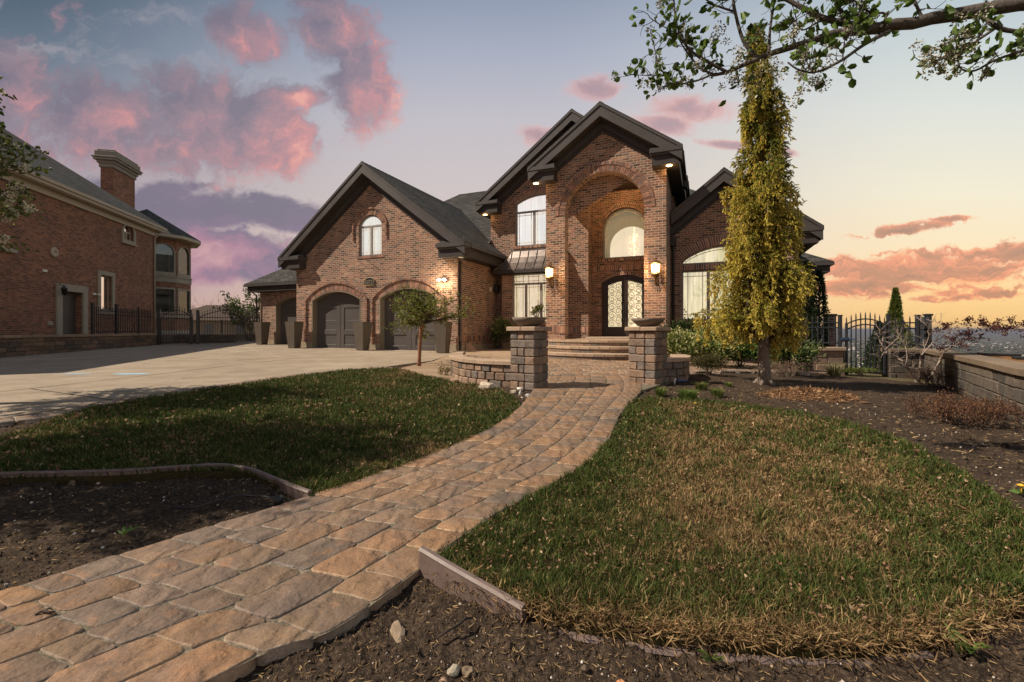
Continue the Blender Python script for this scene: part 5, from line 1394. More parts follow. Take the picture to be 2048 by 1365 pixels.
# ---- arborvitae and young cypress beyond the fence
def column_tree(name, loc, zb, zt, prof, n, cols, label, seed, group=None, L=0.09, W_=0.03, tw=0.0):
    rng = np.random.default_rng(seed); h = zt-zb
    e = empty(name, (loc[0], loc[1], zb), 0, label, 'tree', group)
    mb = MB(); mb.color((0.12, 0.085, 0.06, 1)); mb.tube([(0, 0, -0.3), (0, 0, h*0.5), (0, 0, h*0.97)], [0.07, 0.045, 0.008], 8); mb.build('trunk', BARK, e)
    t = rng.random(n)**0.9; a = rng.uniform(0, 2*np.pi, n)
    ph = 3.5*np.sin(a*3+t*18)+2.5*np.sin(a*5-t*31+1)
    r = np.interp(t, [q[0] for q in prof], [q[1] for q in prof])*(0.86+0.04*ph)*np.clip(rng.beta(5, 1.4, n)*1.12, 0, 1.1)
    P = np.stack([r*np.cos(a), r*np.sin(a), t*h], 1); D = np.stack([np.cos(a)*0.7, np.sin(a)*0.7, np.full(n, 0.75)], 1)
    foliage('crown', [leaves(P, D, L, W_, pick(cols, n, rng), 0.35, 0.15, rng)], LEAF, e)
    return e
DK = [(0.018, 0.035, 0.014), (0.03, 0.052, 0.02), (0.045, 0.07, 0.025)]
cpf = [(0, 0.75), (0.15, 1.0), (0.55, 0.95), (0.8, 0.62), (0.95, 0.25), (1, 0.03)]
column_tree('arborvitae', at(1612, 15.2), -0.7, 3.45, [(a, b*0.34) for a, b in cpf], 5200, DK, 'tall dark columnar arborvitae nearest the house corner behind the fence', 51, 'arborvitae behind the fence')
column_tree('arborvitae', at(1638, 15.6), -0.7, 3.25, [(a, b*0.30) for a, b in cpf], 4800, DK, 'dark columnar arborvitae second from the house, beside the brick pier', 52, 'arborvitae behind the fence')
YG = [(0.07, 0.11, 0.02), (0.12, 0.16, 0.03), (0.19, 0.21, 0.045)]
column_tree('young_cypress', at(1791, 14.6), -1.0, 2.52, [(0, 0.45), (0.2, 0.6), (0.46, 0.56), (0.60, 0.34), (0.70, 0.20), (0.80, 0.14), (0.90, 0.09), (0.96, 0.04), (1, 0.01)], 8500, YG, 'young yellow green cypress with narrow tip behind the iron fence', 53, L=0.075)
column_tree('dark_cypress', at(1757, 14.4), -1.3, 1.42, [(0, 0.62), (0.3, 0.56), (0.6, 0.36), (0.85, 0.16), (1, 0.03)], 4200, DK, 'dark pointed cypress behind the right stile of the gate', 54, L=0.08)

# ---- twiggy things of the right bed
def twiggy(name, loc, h, rx, n, label, cat, col, r=0.005, seed=1, depth=2, kids=3, leafcols=None, nl=3, L=0.04, W_=0.016, spread=0.6, up=0.35, group=None, leafz=9.0, zoff=0.0):
    rng = np.random.default_rng(seed); z0 = gz(*loc)-0.05+zoff
    e = empty(name, (loc[0], loc[1], z0), 0, label, cat, group)
    mb = MB(); mb.color(col); tips = []
    for k in range(n):
        a = rng.uniform(0, 6.28); o = rng.random()**0.5*rx*0.45; t_ = rng.uniform(0.1, 1.0)
        d = Vector((math.cos(a)*t_*rx/h, math.sin(a)*t_*rx/h, 1))
        grow(mb, (math.cos(a)*o, math.sin(a)*o, 0), d, h*rng.uniform(0.35, 0.62), r, depth, kids, tips, 0.14, up, spread, 0.6, 4, rng, 4)
    mb.build('twig', BARK, e)
    if leafcols:
        P, D = [], []
        for p, d in tips:
            if p.z > leafz: continue
            for q in range(nl): P.append(np.array(p)+rng.normal(0, 0.02, 3)); D.append(np.array(d)+rng.normal(0, 0.8, 3))
        P = np.array(P); P[:, 2] = np.maximum(P[:, 2], 0.02)
        foliage('foliage', [leaves(P, D, L, W_, pick(leafcols, len(P), rng), 0.4, 0.3, rng)], DRYLEAF, e)
    return e
DRYC = [(0.115, 0.06, 0.04), (0.16, 0.085, 0.05), (0.085, 0.045, 0.034)]
twiggy('bare_shrub', G(1574, 752), 0.50, 0.42, 34, 'grey bare twiggy shrub in front of the laurel by the spruce', 'shrub', (0.24, 0.185, 0.15, 1), 0.0045, 61, 2, 3, [(0.2, 0.13, 0.085)], 1, 0.022, 0.01)
twiggy('dry_shrub', G(1885, 772), 0.62, 0.62, 46, 'reddish brown dry shrub at the foot of the bare maple', 'shrub', (0.19, 0.125, 0.095, 1), 0.0055, 62, 2, 4, DRYC, 1, 0.02, 0.008, group='dry shrubs by the retaining wall')
twiggy('dry_shrub', G(1925, 842), 0.44, 0.60, 52, 'low tangled dry shrub with dead leaves nearest the right lawn', 'shrub', (0.14, 0.085, 0.062, 1), 0.005, 63, 2, 4, DRYC+[(0.24, 0.13, 0.065)], 1, 0.026, 0.011, group='dry shrubs by the retaining wall')
twiggy('dry_shrub', G(1998, 832), 0.32, 0.55, 30, 'low brown dry shrub close under the right retaining wall', 'shrub', (0.14, 0.085, 0.06, 1), 0.0045, 64, 2, 4, DRYC, 1, 0.024, 0.01, group='dry shrubs by the retaining wall')
twiggy('dry_perennial', G(1697, 795), 0.30, 0.22, 16, 'tuft of bare upright stalks beside the chip pile', 'plant', (0.22, 0.15, 0.11, 1), 0.003, 65, 1, 2, DRYC, 1, 0.03, 0.012, spread=0.35, up=0.6, leafz=0.12)
twiggy('rose_stub', G(887, 750), 0.36, 0.24, 8, 'small sparse budding bush in the bed left of the seat wall', 'plant', (0.19, 0.14, 0.07, 1), 0.006, 66, 1, 3, [(0.22, 0.21, 0.07), (0.30, 0.22, 0.10)], 2, 0.03, 0.02)
def dead_maple():
    rng = np.random.default_rng(71); d0 = 10.75
    e = empty('bare_maple', (0, 0, 0), 0, 'leaning bare maple with pale branches and a few dark red leaves', 'tree')
    br = MB(); br.color((0.34, 0.27, 0.225, 1)); tips = []; lt = []
    lines = [([(1832, 764), (1822, 745), (1806, 722), (1781, 708), (1770, 700), (1764, 690), (1766, 672), (1757, 655)], 0.020, 0.005),
             ([(1838, 764), (1840, 738), (1842, 716), (1843, 712)], 0.022, 0.015), ([(1843, 714), (1850, 703), (1862, 690), (1868, 684), (1905, 666), (1935, 648)], 0.014, 0.003),
             ([(1843, 712), (1850, 694), (1858, 672), (1855, 655), (1845, 645)], 0.011, 0.004),
             ([(1850, 768), (1866, 748), (1876, 728), (1884, 712), (1896, 698), (1912, 690), (1935, 678), (1958, 668), (1985, 660)], 0.020, 0.004), ([(1862, 750), (1880, 722), (1890, 706), (1900, 697)], 0.012, 0.006),
             ([(1781, 708), (1768, 706), (1762, 716), (1760, 724)], 0.007, 0.002), ([(1806, 722), (1790, 715), (1782, 704)], 0.010, 0.004), ([(1770, 700), (1782, 688), (1795, 676), (1797, 670)], 0.008, 0.002), ([(1764, 690), (1758, 680), (1760, 668)], 0.006, 0.002),
             ([(1822, 745), (1812, 732), (1814, 715), (1810, 692), (1800, 682)], 0.010, 0.003), ([(1985, 660), (2010, 656), (2045, 662)], 0.005, 0.002), ([(1985, 662), (1996, 664), (2015, 672)], 0.004, 0.002), ([(1858, 672), (1870, 655), (1884, 640)], 0.005, 0.0015)]
    for pts, r0, r1 in lines:
        sp_ = [Vector(q) for q in spline([tuple(Bp(a, b, d0+0.3*rng.normal()*0.3+(a-1850)*0.0012)) for a, b in pts], 5*len(pts))]
        br.tube(sp_, list(np.linspace(r0*1.25, r1*1.4, len(sp_))), 6, 0, False)
        for i in range(4, len(sp_)):
            if rng.random() < 0.4:
                v = Vector(rng.normal(0, 1, 3)); v.z = abs(v.z); t_ = []
                grow(br, sp_[i], v, rng.uniform(0.15, 0.42), 0.0055, 1, 3, t_, 0.2, 0.2, 0.6, 0.6, 4, rng, 4)
                red = sp_[i].x > Bp(1890, 700, d0).x
                if red: lt += t_
    br.build('branch', BARK, e)
    for c in ((1958, 668), (1985, 660), (1996, 655), (2012, 656), (2040, 662), (1920, 690), (1905, 692), (1935, 680), (1890, 694), (1950, 682), (1970, 676)):
        for q in range(7): lt.append((Bp(c[0], c[1], d0)+Vector(rng.normal(0, 0.07, 3)), Vector((0.5, 0, 0.2))))
    P = np.array([np.array(p)+rng.normal(0, 0.02, 3) for p, d in lt for _ in range(4)]); D = np.array([np.array(d) for p, d in lt for _ in range(4)])
    foliage('foliage', [leaves(P, D, 0.05, 0.022, pick([(0.075, 0.022, 0.02), (0.11, 0.035, 0.028), (0.05, 0.02, 0.018)], len(P), rng), 0.8, 0.25, rng)], DRYLEAF, e)
dead_maple()

# ---- grass tufts
def tuft(name, loc, h, r, n, cols, label, seed, group=None, w=0.004, lean=0.7):
    rng = np.random.default_rng(seed); z0 = gz(*loc)-0.03
    a = rng.uniform(0, 6.28, n); o = rng.random(n)**0.5*r*0.45; hh = h*rng.uniform(0.5, 1.1, n); le = rng.uniform(0.1, 1, n)*lean
    V = np.zeros((n, 5, 3)); ux, uy = np.cos(a), np.sin(a); b0 = np.stack([ux*o, uy*o, np.zeros(n)], 1); sd_ = np.stack([-uy, ux, 0*a], 1)*w
    mid = b0+np.stack([ux*hh*le*0.4, uy*hh*le*0.4, hh*0.65], 1); tip = b0+np.stack([ux*hh*le*1.1, uy*hh*le*1.1, hh*(1-0.3*le)], 1)
    V[:, 0] = b0-sd_; V[:, 1] = b0+sd_; V[:, 2] = mid-sd_*.8; V[:, 3] = mid+sd_*.8; V[:, 4] = tip
    b = np.arange(n)[:, None]*5; F = np.concatenate([b+np.array([[0, 1, 3]]), b+np.array([[0, 3, 2]]), b+np.array([[2, 3, 4]])], 1).reshape(-1, 3)
    C = np.ones((n, 5, 4)); C[:, :, :3] = pick(cols, n, rng)[:, None]
    o_ = np_mesh(name, V.reshape(-1, 3), F, GRASSM, C.reshape(-1, 4)); o_.location = (loc[0], loc[1], z0)
    return tag(o_, label, 'grass tuft', group)
GG = [(0.07, 0.13, 0.025), (0.12, 0.19, 0.035), (0.17, 0.2, 0.05)]
gt = 'green tufts in the right bed'
tuft('grass_tuft', G(1321, 790), 0.17, 0.16, 260, GG, 'small green tuft at the corner of the right pillar', 81, gt)
tuft('grass_tuft', G(1296, 800), 0.10, 0.12, 150, GG, 'smallest green tuft where path and right lawn meet', 82, gt)
tuft('grass_tuft', G(1375, 798), 0.20, 0.28, 620, GG, 'largest green tuft, in front of the right seat wall', 83, gt)
tuft('grass_tuft', G(1402, 778), 0.17, 0.20, 320, GG+[(0.3, 0.16, 0.09)], 'green tuft with brown centre just behind the largest one', 84, gt)
tuft('grass_tuft', G(1434, 791), 0.16, 0.18, 320, GG+[(0.28, 0.24, 0.1)], 'green tuft halfway between the largest tuft and the spruce trunk', 85, gt)
tuft('grass_tuft', G(1457, 770), 0.09, 0.14, 130, GG, 'thin faint tuft nearest the spruce trunk', 86, gt)
tuft('ornamental_grass', G(1668, 752), 0.42, 0.30, 420, [(0.26, 0.24, 0.12), (0.36, 0.32, 0.18), (0.18, 0.19, 0.08)], 'pale fountain of ornamental grass before the wall left of the gate', 87, None, 0.004, 0.9)
shrub('low_groundcover', (10.1, 14.1), 0.6, 0.4, 0.75, 1800, 0.05, 0.03, YG, 'light green leafy plant seen through the bars of the right gate', 'plant', seed=88, zb=-0.65)
shrub('yard_shrub', at(1720, 12.7), 0.55, 0.16, 0.16, 900, 0.035, 0.02, YG, 'low strip of bright green groundcover under the right gate', 'plant', seed=89)
# ------------------------------------------------------------------ block walls, pillars, steps
BPAL = [(0.27, 0.185, 0.132), (0.25, 0.17, 0.122), (0.22, 0.158, 0.12), (0.18, 0.148, 0.125), (0.29, 0.20, 0.14), (0.21, 0.162, 0.13), (0.165, 0.140, 0.122)]
CAPPAL = [(0.36, 0.265, 0.19), (0.33, 0.24, 0.17), (0.38, 0.28, 0.20)]
def frame_at(x, y, ang): return Matrix.Translation((x, y, 0)) @ Matrix.Rotation(ang, 4, 'Z')
def block_wall(name, line, ztop, zbot, thick, label, cat='wall', ch=0.15, lens=(0.15, 0.2, 0.26, 0.3), cap=0.075, over=0.035, caplen=0.42, pal=BPAL, cpal=CAPPAL, group=None, ends=True, n=200):
    """courses of single tumbled blocks along a line of world points, with cap stones"""
    e = empty(name, (0, 0, 0), 0, label, cat, group)
    Ls = spline(line, n); CLn = np.r_[0, np.cumsum(np.linalg.norm(np.diff(Ls, axis=0), axis=1))]; T = CLn[-1]
    pos = lambda s: (float(np.interp(s, CLn, Ls[:, 0])), float(np.interp(s, CLn, Ls[:, 1])))
    mb = MB(); zt0 = ztop-cap; k = 0
    z = zt0
    while z > zbot+0.02:
        zl = max(z-ch, zbot); s = -random.uniform(0, 0.15)
        while s < T-0.01:
            L = random.choice(lens); a, b = max(s, 0), min(s+L, T); s += L
            if b-a < 0.04: continue
            p0, p1 = pos(a), pos(b); an = math.atan2(p1[1]-p0[1], p1[0]-p0[0]); ln = math.hypot(p1[0]-p0[0], p1[1]-p0[1])
            c = random.choice(pal); q = random.uniform(0.85, 1.15); mb.color((c[0]*q, c[1]*q, c[2]*q, 1)); j = random.uniform(-0.008, 0.008)
            mb.rbox(0.004, ln-0.004, -thick/2+j, thick/2+j, zl+0.003, z-0.003, min(0.016, (b-a)*0.2), 0, frame_at(p0[0], p0[1], an), 0.004)
        z -= ch
    # dark core closes the joints
    mb.color((0.05, 0.04, 0.032, 1))
    for i in range(0, n-1, 5):
        p0, p1 = Ls[i], Ls[min(i+5, n-1)]; an = math.atan2(p1[1]-p0[1], p1[0]-p0[0]); ln = float(np.linalg.norm(p1-p0))
        mb.box(0.0, ln, -thick/2+0.03, thick/2-0.03, zbot, zt0-0.004, 0, frame_at(p0[0], p0[1], an))
    mb.build('blocks', BLOCK, e)
    cb_ = MB(); nn = max(1, round(T/caplen)); hw = thick/2+over
    for i in range(nn):
        a, b = T*i/nn, T*(i+1)/nn; sub = 4; c = random.choice(cpal); q = random.uniform(0.9, 1.1); cb_.color((c[0]*q, c[1]*q, c[2]*q, 1))
        top, bot = [], []
        for k in range(sub+1):
            s = a+(b-a)*(k/sub); s = min(max(s, a+0.003), b-0.003); p = pos(s); p0, p1 = pos(max(s-0.05, 0)), pos(min(s+0.05, T)); an = math.atan2(p1[1]-p0[1], p1[0]-p0[0]); nx, ny = -math.sin(an), math.cos(an)
            top.append(((p[0]+nx*hw, p[1]+ny*hw), (p[0]-nx*hw, p[1]-ny*hw)))
        for k in range(sub):
            (l0, r0), (l1, r1) = top[k], top[k+1]; b_ = 0.012
            def ins(a_, c_): m = ((a_[0]+c_[0])/2, (a_[1]+c_[1])/2); d = math.hypot(a_[0]-m[0], a_[1]-m[1]); f = (d-b_)/d; return (m[0]+(a_[0]-m[0])*f, m[1]+(a_[1]-m[1])*f)
            L0, R0, L1, R1 = ins(l0, r0), ins(r0, l0), ins(l1, r1), ins(r1, l1)
            P = lambda q_, z_: (q_[0], q_[1], z_)
            cb_.quad(P(L0, ztop), P(R0, ztop), P(R1, ztop), P(L1, ztop)); cb_.quad(P(R0, ztop), P(r0, ztop-b_), P(r1, ztop-b_), P(R1, ztop)); cb_.quad(P(L0, ztop), P(l0, ztop-b_), P(l1, ztop-b_), P(L1, ztop))
            cb_.quad(P(r0, ztop-b_), P(r0, zt0), P(r1, zt0), P(r1, ztop-b_)); cb_.quad(P(l0, ztop-b_), P(l0, zt0), P(l1, zt0), P(l1, ztop-b_)); cb_.quad(P(l0, zt0), P(r0, zt0), P(r1, zt0), P(l1, zt0))
            if k == 0: cb_.quad(P(l0, ztop-b_), P(r0, ztop-b_), P(r0, zt0), P(l0, zt0)); cb_.quad(P(L0, ztop), P(R0, ztop), P(r0, ztop-b_), P(l0, ztop-b_))
            if k == sub-1: cb_.quad(P(l1, ztop-b_), P(r1, ztop-b_), P(r1, zt0), P(l1, zt0)); cb_.quad(P(L1, ztop), P(R1, ztop), P(r1, ztop-b_), P(l1, ztop-b_))
    cb_.build('cap', CAPST, e, False)
    return e
def pillar(corner, w, th, ztop, label):
    kx, ky = corner; cx = kx+w/2*(-math.cos(th)+math.sin(th)); cy = ky+w/2*(math.sin(th)+math.cos(th)); z0 = gz(cx, cy)-0.06
    e = empty('stone_pillar', (cx, cy, 0), -th, label, 'pillar', 'pillars at the end of the front path')
    mb = MB(); mb.color((0.05, 0.04, 0.032, 1)); h = w/2; mb.box(-h+0.03, h-0.03, -h+0.03, h-0.03, z0, ztop-0.08)
    z = ztop-0.08; row = 0
    while z > z0+0.03:
        zl = max(z-0.15, z0); o = row % 2
        for side in range(4):
            M = Matrix.Rotation(side*math.pi/2, 4, 'Z'); cut = (0.17, 0.34)[o]+random.uniform(-0.02, 0.02)
            segs = [(-h, -h+cut), (-h+cut, h-0.21)]
            for a, b in segs:
                c = random.choice(BPAL); q = random.uniform(0.85, 1.15); mb.color((c[0]*q, c[1]*q, c[2]*q, 1)); j = random.uniform(-0.005, 0.006)
                if b-a > 0.04: mb.rbox(a+0.003, b-0.003, -h-j, -h+0.205, zl+0.003, z-0.003, 0.016, 0, M, 0.004)
        z -= 0.15; row += 1
    mb.build('shaft', BLOCK, e)
    cp = MB(); H = h+0.055
    for i in range(2):
        for j in range(2):
            c = random.choice(CAPPAL); cp.color((*c, 1)); cp.rbox(-H+i*H+0.002, i*H-0.002, -H+j*H+0.002, j*H-0.002, ztop-0.08, ztop, 0.012, 0, None, 0.002)
    cp.build('cap', CAPST, e)
    return cx, cy
PL = pillar((0.383, 7.84), 0.508, R(34.4), 1.255, 'stone block pillar left of the path carrying a planted bowl')
PR = pillar((2.685, 8.45), 0.555, R(43), 1.255, 'stone block pillar right of the path carrying an empty bowl')
def bowl(c, z, r, h, rot, label, plant=False):
    e = empty('planter_bowl', (c[0], c[1], z), rot, label, 'planter', 'bowls on the pillars')
    mb = MB(); mb.lathe([(0.0, 0.0), (r*0.42, 0.0), (r*0.62, h*0.18), (r*0.86, h*0.62), (r, h), (r*0.96, h), (r*0.80, h*0.62), (r*0.5, h*0.45), (0.0, h*0.42)], 36); mb.build('bowl', plain('bowl_concrete', (0.17, 0.135, 0.105), 0.7, 0.3, 0.18, 6.0, 0.2), e)
    mb = MB(); mb.lathe([(r*0.8, h*0.60), (r*0.4, h*0.68), (0, h*0.7)], 20); mb.build('potting_soil', SOIL, e)
bowl(PL, 1.258, 0.325, 0.165, 0, 'wide shallow grey bowl on the left pillar with a small plant in it'); bowl(PR, 1.258, 0.335, 0.165, 0, 'wide shallow grey bowl standing on the right pillar, nothing growing above the rim')
shrub('potted_plant', (PL[0]+0.13, PL[1]), 0.13, 0.11, 0.25, 240, 0.035, 0.022, [(0.13, 0.13, 0.03), (0.24, 0.2, 0.05), (0.08, 0.1, 0.025)], 'small yellow green plant in the bowl on the left pillar', 'plant', seed=91, stems=5, clump=9, zb=1.36)
block_wall('seat_wall', [(PL[0]-0.22, PL[1]+0.16), (-0.45, 8.62), (-0.95, 9.25), (-1.24, 10.1), (-1.36, 11.1), (-1.42, 12.2)], 0.63, 0.10, 0.26, 'low curved stone seat wall sweeping left from the left pillar')
block_wall('seat_wall', [(PR[0]+0.24, PR[1]+0.20), (3.45, 9.35), (3.78, 9.95), (3.86, 10.5)], 0.63, 0.05, 0.27, 'short low stone seat wall behind the right pillar')
# raised gravelly bed inside the left seat wall
t = NT('bed_gravel'); p = t.obj(); n2 = t.noise(p, 55.0, 4.0, 0.7); n1 = t.noise(p, 2.0, 4.0)
c = t.ramp(n2, [(0.3, (0.17, 0.12, 0.08)), (0.5, (0.30, 0.215, 0.145)), (0.7, (0.44, 0.33, 0.235))]); c = t.mix(1.0, c, t.ramp(n1, [(0.3, (0.8,)*3), (0.7, (1.15,)*3)]), 'MULTIPLY')
t.base(c); t.rough(0.95); t.spec(0.1); t.bump(n2, 0.8, 0.01); GRAV = t.mat
bedp = [(0.10, 8.6), (-0.42, 8.85), (-0.80, 9.4), (-1.06, 10.1), (-1.2, 11.2), (-1.30, 12.2), (-1.75, 14.2), (-2.0, 16.6), H2W(0.05, 0.3), H2W(0.05, 3.5), H2W(0.6, 2.9), H2W(3.0, 2.9), H2W(3.6, 0.2), (1.05, 14.4), (0.5, 12.0), (0.55, 10.0)]
sheet('gravel_bed', bedp, GRAV, 0.0, 0.3, hf=lambda x, y: 0.50 if y < 12.2 else max(0.50-0.06*(y-12.2), 0.36))
sheet('gravel_bed', [G(795, 737.5), G(868, 722), (-2.2, 17.0), (-1.55, 12.4), (-1.30, 10.0), (-1.28, 9.0), G(930, 757), G(850, 751)], GRAV, -0.004, 0.05)
# entry steps: three rounded treads of edge stones up to the porch
st = empty('entry_steps', (-2.12, 17.5, 0), YAW, 'three rounded paver steps rising to the front door', 'steps')
def step(cu, half, vf, vback, zt, zb, name='tread'):
    mb = MB(); n = 40; sag = (0.35-vf) if vf < 0.35 else 0.1; r = (half*half+sag*sag)/(2*sag); cv = vf+r
    a_ = math.asin(min(1, half/r)); arc = [(cu+r*math.sin(-a_+2*a_*i/n), cv-r*math.cos(-a_+2*a_*i/n)) for i in range(n+1)]
    mb.color((0.36, 0.275, 0.20, 1)); mb.poly([(q[0], q[1]+0.1, zt-0.004) for q in arc]+[(cu+half, vback, zt-0.004), (cu-half, vback, zt-0.004)])
    Tn = 2*a_*r; k = 0; s = 0
    nst = int(Tn/0.3)
    for i in range(nst):
        b0 = -a_+2*a_*(i+0.02)/nst; b1 = -a_+2*a_*(i+0.98)/nst; c = random.choice(CAPPAL); q = random.uniform(0.88, 1.1); mb.color((c[0]*q, c[1]*q, c[2]*q, 1))
        P = lambda a, rr, z: (cu+rr*math.sin(a), cv-rr*math.cos(a), z)
        mb.hexa([P(b0, r+0.02, zt-0.075), P(b1, r+0.02, zt-0.075), P(b1, r-0.3, zt-0.075), P(b0, r-0.3, zt-0.075), P(b0, r+0.02, zt), P(b1, r+0.02, zt), P(b1, r-0.3, zt), P(b0, r-0.3, zt)])
    nr = int(Tn/0.24)
    for i in range(nr):
        b0 = -a_+2*a_*(i+0.02)/nr; b1 = -a_+2*a_*(i+0.98)/nr; c = random.choice(BPAL[:4]); q = random.uniform(0.8, 1.0); mb.color((c[0]*q, c[1]*q, c[2]*q, 1)); P = lambda a, rr, z: (cu+rr*math.sin(a), cv-rr*math.cos(a), z)
        mb.hexa([P(b0, r-0.015, zb), P(b1, r-0.015, zb), P(b1, r-0.12, zb), P(b0, r-0.12, zb), P(b0, r-0.015, zt-0.078), P(b1, r-0.015, zt-0.078), P(b1, r-0.12, zt-0.078), P(b0, r-0.12, zt-0.078)])
    return mb.build(name, CAPST, st)
step(5.45, 2.62, -1.80, 0.3, 0.46, 0.15); step(5.45, 2.25, -1.10, 0.33, 0.655, 0.3); step(5.45, 1.85, -0.42, 0.34, 0.85, 0.5)
mb = MB(); mb.color((0.34, 0.26, 0.19, 1)); mb.box(4.24, 6.95, 0.30, 4.44, 0.5, 0.858); mb.box(3.32, 7.8, 0.34, 0.82, 0.15, 0.72); mb.color((0.42, 0.33, 0.25, 1)); mb.box(4.35, 6.9, 2.9, 4.44, 0.859, 0.905); mb.build('landing', CAPST, st)

# ---- right retaining wall
RB = [(0.118, 0.098, 0.08), (0.102, 0.088, 0.073), (0.138, 0.112, 0.09), (0.09, 0.079, 0.068)]
RC = [(0.20, 0.15, 0.103), (0.18, 0.133, 0.093)]
block_wall('retaining_wall', [(6.62, -2.0), (6.62, 1.0), (6.65, 3.2), (6.78, 4.9), (7.14, 6.0), (8.4, 7.75), (9.7, 9.6), (11.0, 11.5), (11.95, 12.85)], 0.665, -0.35, 0.36, 'long stone retaining wall with broad cap along the right edge of the bed', 'wall', 0.2, (0.42, 0.45, 0.48), 0.10, 0.045, 0.9, RB, RC)
block_wall('garden_wall', [(10.75, 12.95), (11.3, 12.88), (11.75, 12.82)], 0.665, -0.4, 0.34, 'short stone wall stub right of the gate', 'wall', 0.2, (0.25, 0.42, 0.45), 0.09, 0.05, 0.6, RB, RC)
block_wall('garden_wall', [(7.9, 13.15), (8.7, 13.05), (9.5, 12.95)], 0.70, -0.4, 0.3, 'low stone wall with tan cap left of the right gate', 'wall', 0.2, (0.3, 0.42, 0.45), 0.09, 0.05, 0.6, BPAL[:3], CAPPAL)
block_wall('garden_wall', [(7.75, 12.2), (8.1, 12.35), (8.35, 12.75)], 0.45, -0.3, 0.28, 'lower rounded wall end beside the laurel shrub', 'wall', 0.17, (0.3, 0.35), 0.08, 0.04, 0.5, BPAL[:3], CAPPAL)

# ---- iron fences and gates
def fence_panel(name, a, b, zb_, zr, zt, label, mat=IRON, gap=0.115, spear=0.11, arch=0.0, posts=(), cat='fence', rails=None, group=None, bow=0.0, pw=0.012, frame=False):
    e = empty(name, (a[0], a[1], 0), math.atan2(b[1]-a[1], b[0]-a[0]), label, cat, group); L = math.hypot(b[0]-a[0], b[1]-a[1])
    up = lambda x: arch*(1-((x-L/2)/(L/2))**2)
    m = MB(); n = max(2, round(L/gap))
    for i in range(n+1):
        x = L*i/n
        if i in (0, n) and (frame or posts): 
            if not frame: continue
        h = zt+up(x)
        if bow: m.tube([(x, 0, zb_), (x, -bow*0.6, zb_+0.12), (x, -bow, zb_+0.28), (x, -bow*0.2, zb_+0.5), (x, 0, zt)], pw, 4)
        else:
            m.box(x-pw, x+pw, -pw, pw, zb_, h)
            if spear: m.lathe([(0.006, 0), (0.02, spear*0.25), (0.012, spear*0.5), (0.002, spear)], 5, (x, 0, h-0.01), 0, False)
    m.build('picket', mat, e)
    for k, (z, ar) in enumerate(rails or ((zb_+0.06, 0), (zr, 1))):
        r_ = MB(); N_ = 16 if (arch and ar) else 1
        r_.tube([(L*i/N_, 0, z+(up(L*i/N_) if ar else 0)) for i in range(N_+1)], 0.019, 4, 0, True, False); r_.build('rail', mat, e)
    if frame:
        for x in (0, L):
            q = MB(); q.rbox(x-0.028, x+0.028, -0.026, 0.026, zb_-0.03, zr+0.03, 0.004); q.build('stile', mat, e)
    for x, w, zp0, zp1 in posts:
        q = MB(); q.rbox(x-w, x+w, -w, w, zp0, zp1, 0.006); q.rbox(x-w-0.012, x+w+0.012, -w-0.012, w+0.012, zp1, zp1+0.03, 0.006); q.build('post', mat, e)
    return e
# left, on and beyond the neighbour's wall
WL = [(-16.6, 9.5), (-16.85, 12.0), (-17.1, 15.0), (-17.65, 19.0), (-18.15, 22.7)]
def onwall(px):
    for (x0, y0), (x1, y1) in zip(WL[:-1], WL[1:]):
        for k in range(51):
            x = x0+(x1-x0)*k/50; y = y0+(y1-y0)*k/50
            if x/y*900+1024 >= px: return (x, y)
    return WL[-1]
LB = [(0.15, 0.105, 0.08), (0.125, 0.095, 0.078), (0.18, 0.125, 0.09), (0.105, 0.088, 0.076)]
block_wall('retaining_wall', WL, 1.01, 0.05, 0.36, 'long dark stone retaining wall between the drive and the neighbour house', 'wall', 0.16, (0.3, 0.4, 0.45), 0.09, 0.05, 0.6, LB, [(0.26, 0.19, 0.135), (0.23, 0.17, 0.12)])
block_wall('garden_wall', [(-18.2, 24.6), (-16.6, 25.0), (-15.6, 25.4)], 0.95, 0.2, 0.3, 'low dark stone wall seen through the single gate on the left', 'wall', 0.16, (0.3, 0.4), 0.08, 0.04, 0.6, LB, LB)
pA, pB = onwall(183), onwall(312); L_ = math.hypot(pB[0]-pA[0], pB[1]-pA[1])
fence_panel('iron_fence', pA, pB, 1.05, 2.02, 2.12, 'black iron fence standing on the left retaining wall', posts=((0.0, 0.045, 1.0, 2.3), (L_*0.36, 0.05, 1.0, 2.32), (L_*0.74, 0.035, 1.0, 2.25)), rails=((1.12, 0), (2.02, 0), (1.86, 0)))
def at(px, d): return ((px-1024)/900*d, d)
gA, gB = at(322, 23.0), at(385, 23.5)
fence_panel('iron_gate', gA, gB, 0.50, 1.78, 1.95, 'single arched black iron gate at the end of the left retaining wall', arch=0.40, frame=True, cat='gate', rails=((0.56, 0), (1.78, 0), (1.80, 1)), posts=((-0.09, 0.06, 0.35, 2.22),))
gC, gD = at(399, 23.7), at(519, 25.0); L_ = math.hypot(gD[0]-gC[0], gD[1]-gC[1])
fence_panel('iron_gate', gC, gD, 0.52, 1.85, 2.02, 'wide arched black iron drive gate next to the third garage', arch=0.38, frame=True, cat='gate', rails=((0.58, 0), (1.85, 0), (1.87, 1)), posts=((-0.38, 0.05, 0.35, 2.2), (-0.07, 0.07, 0.35, 2.2)))
wA, wB = at(446, 31.0), at(520, 32.0)
fence_panel('bowed_railing', wA, wB, 0.6, 1.62, 1.6, 'low iron railing with bellied bars behind the drive gate', spear=0, bow=0.14, gap=0.13, cat='railing', posts=((-0.05, 0.06, 0.4, 1.85),))
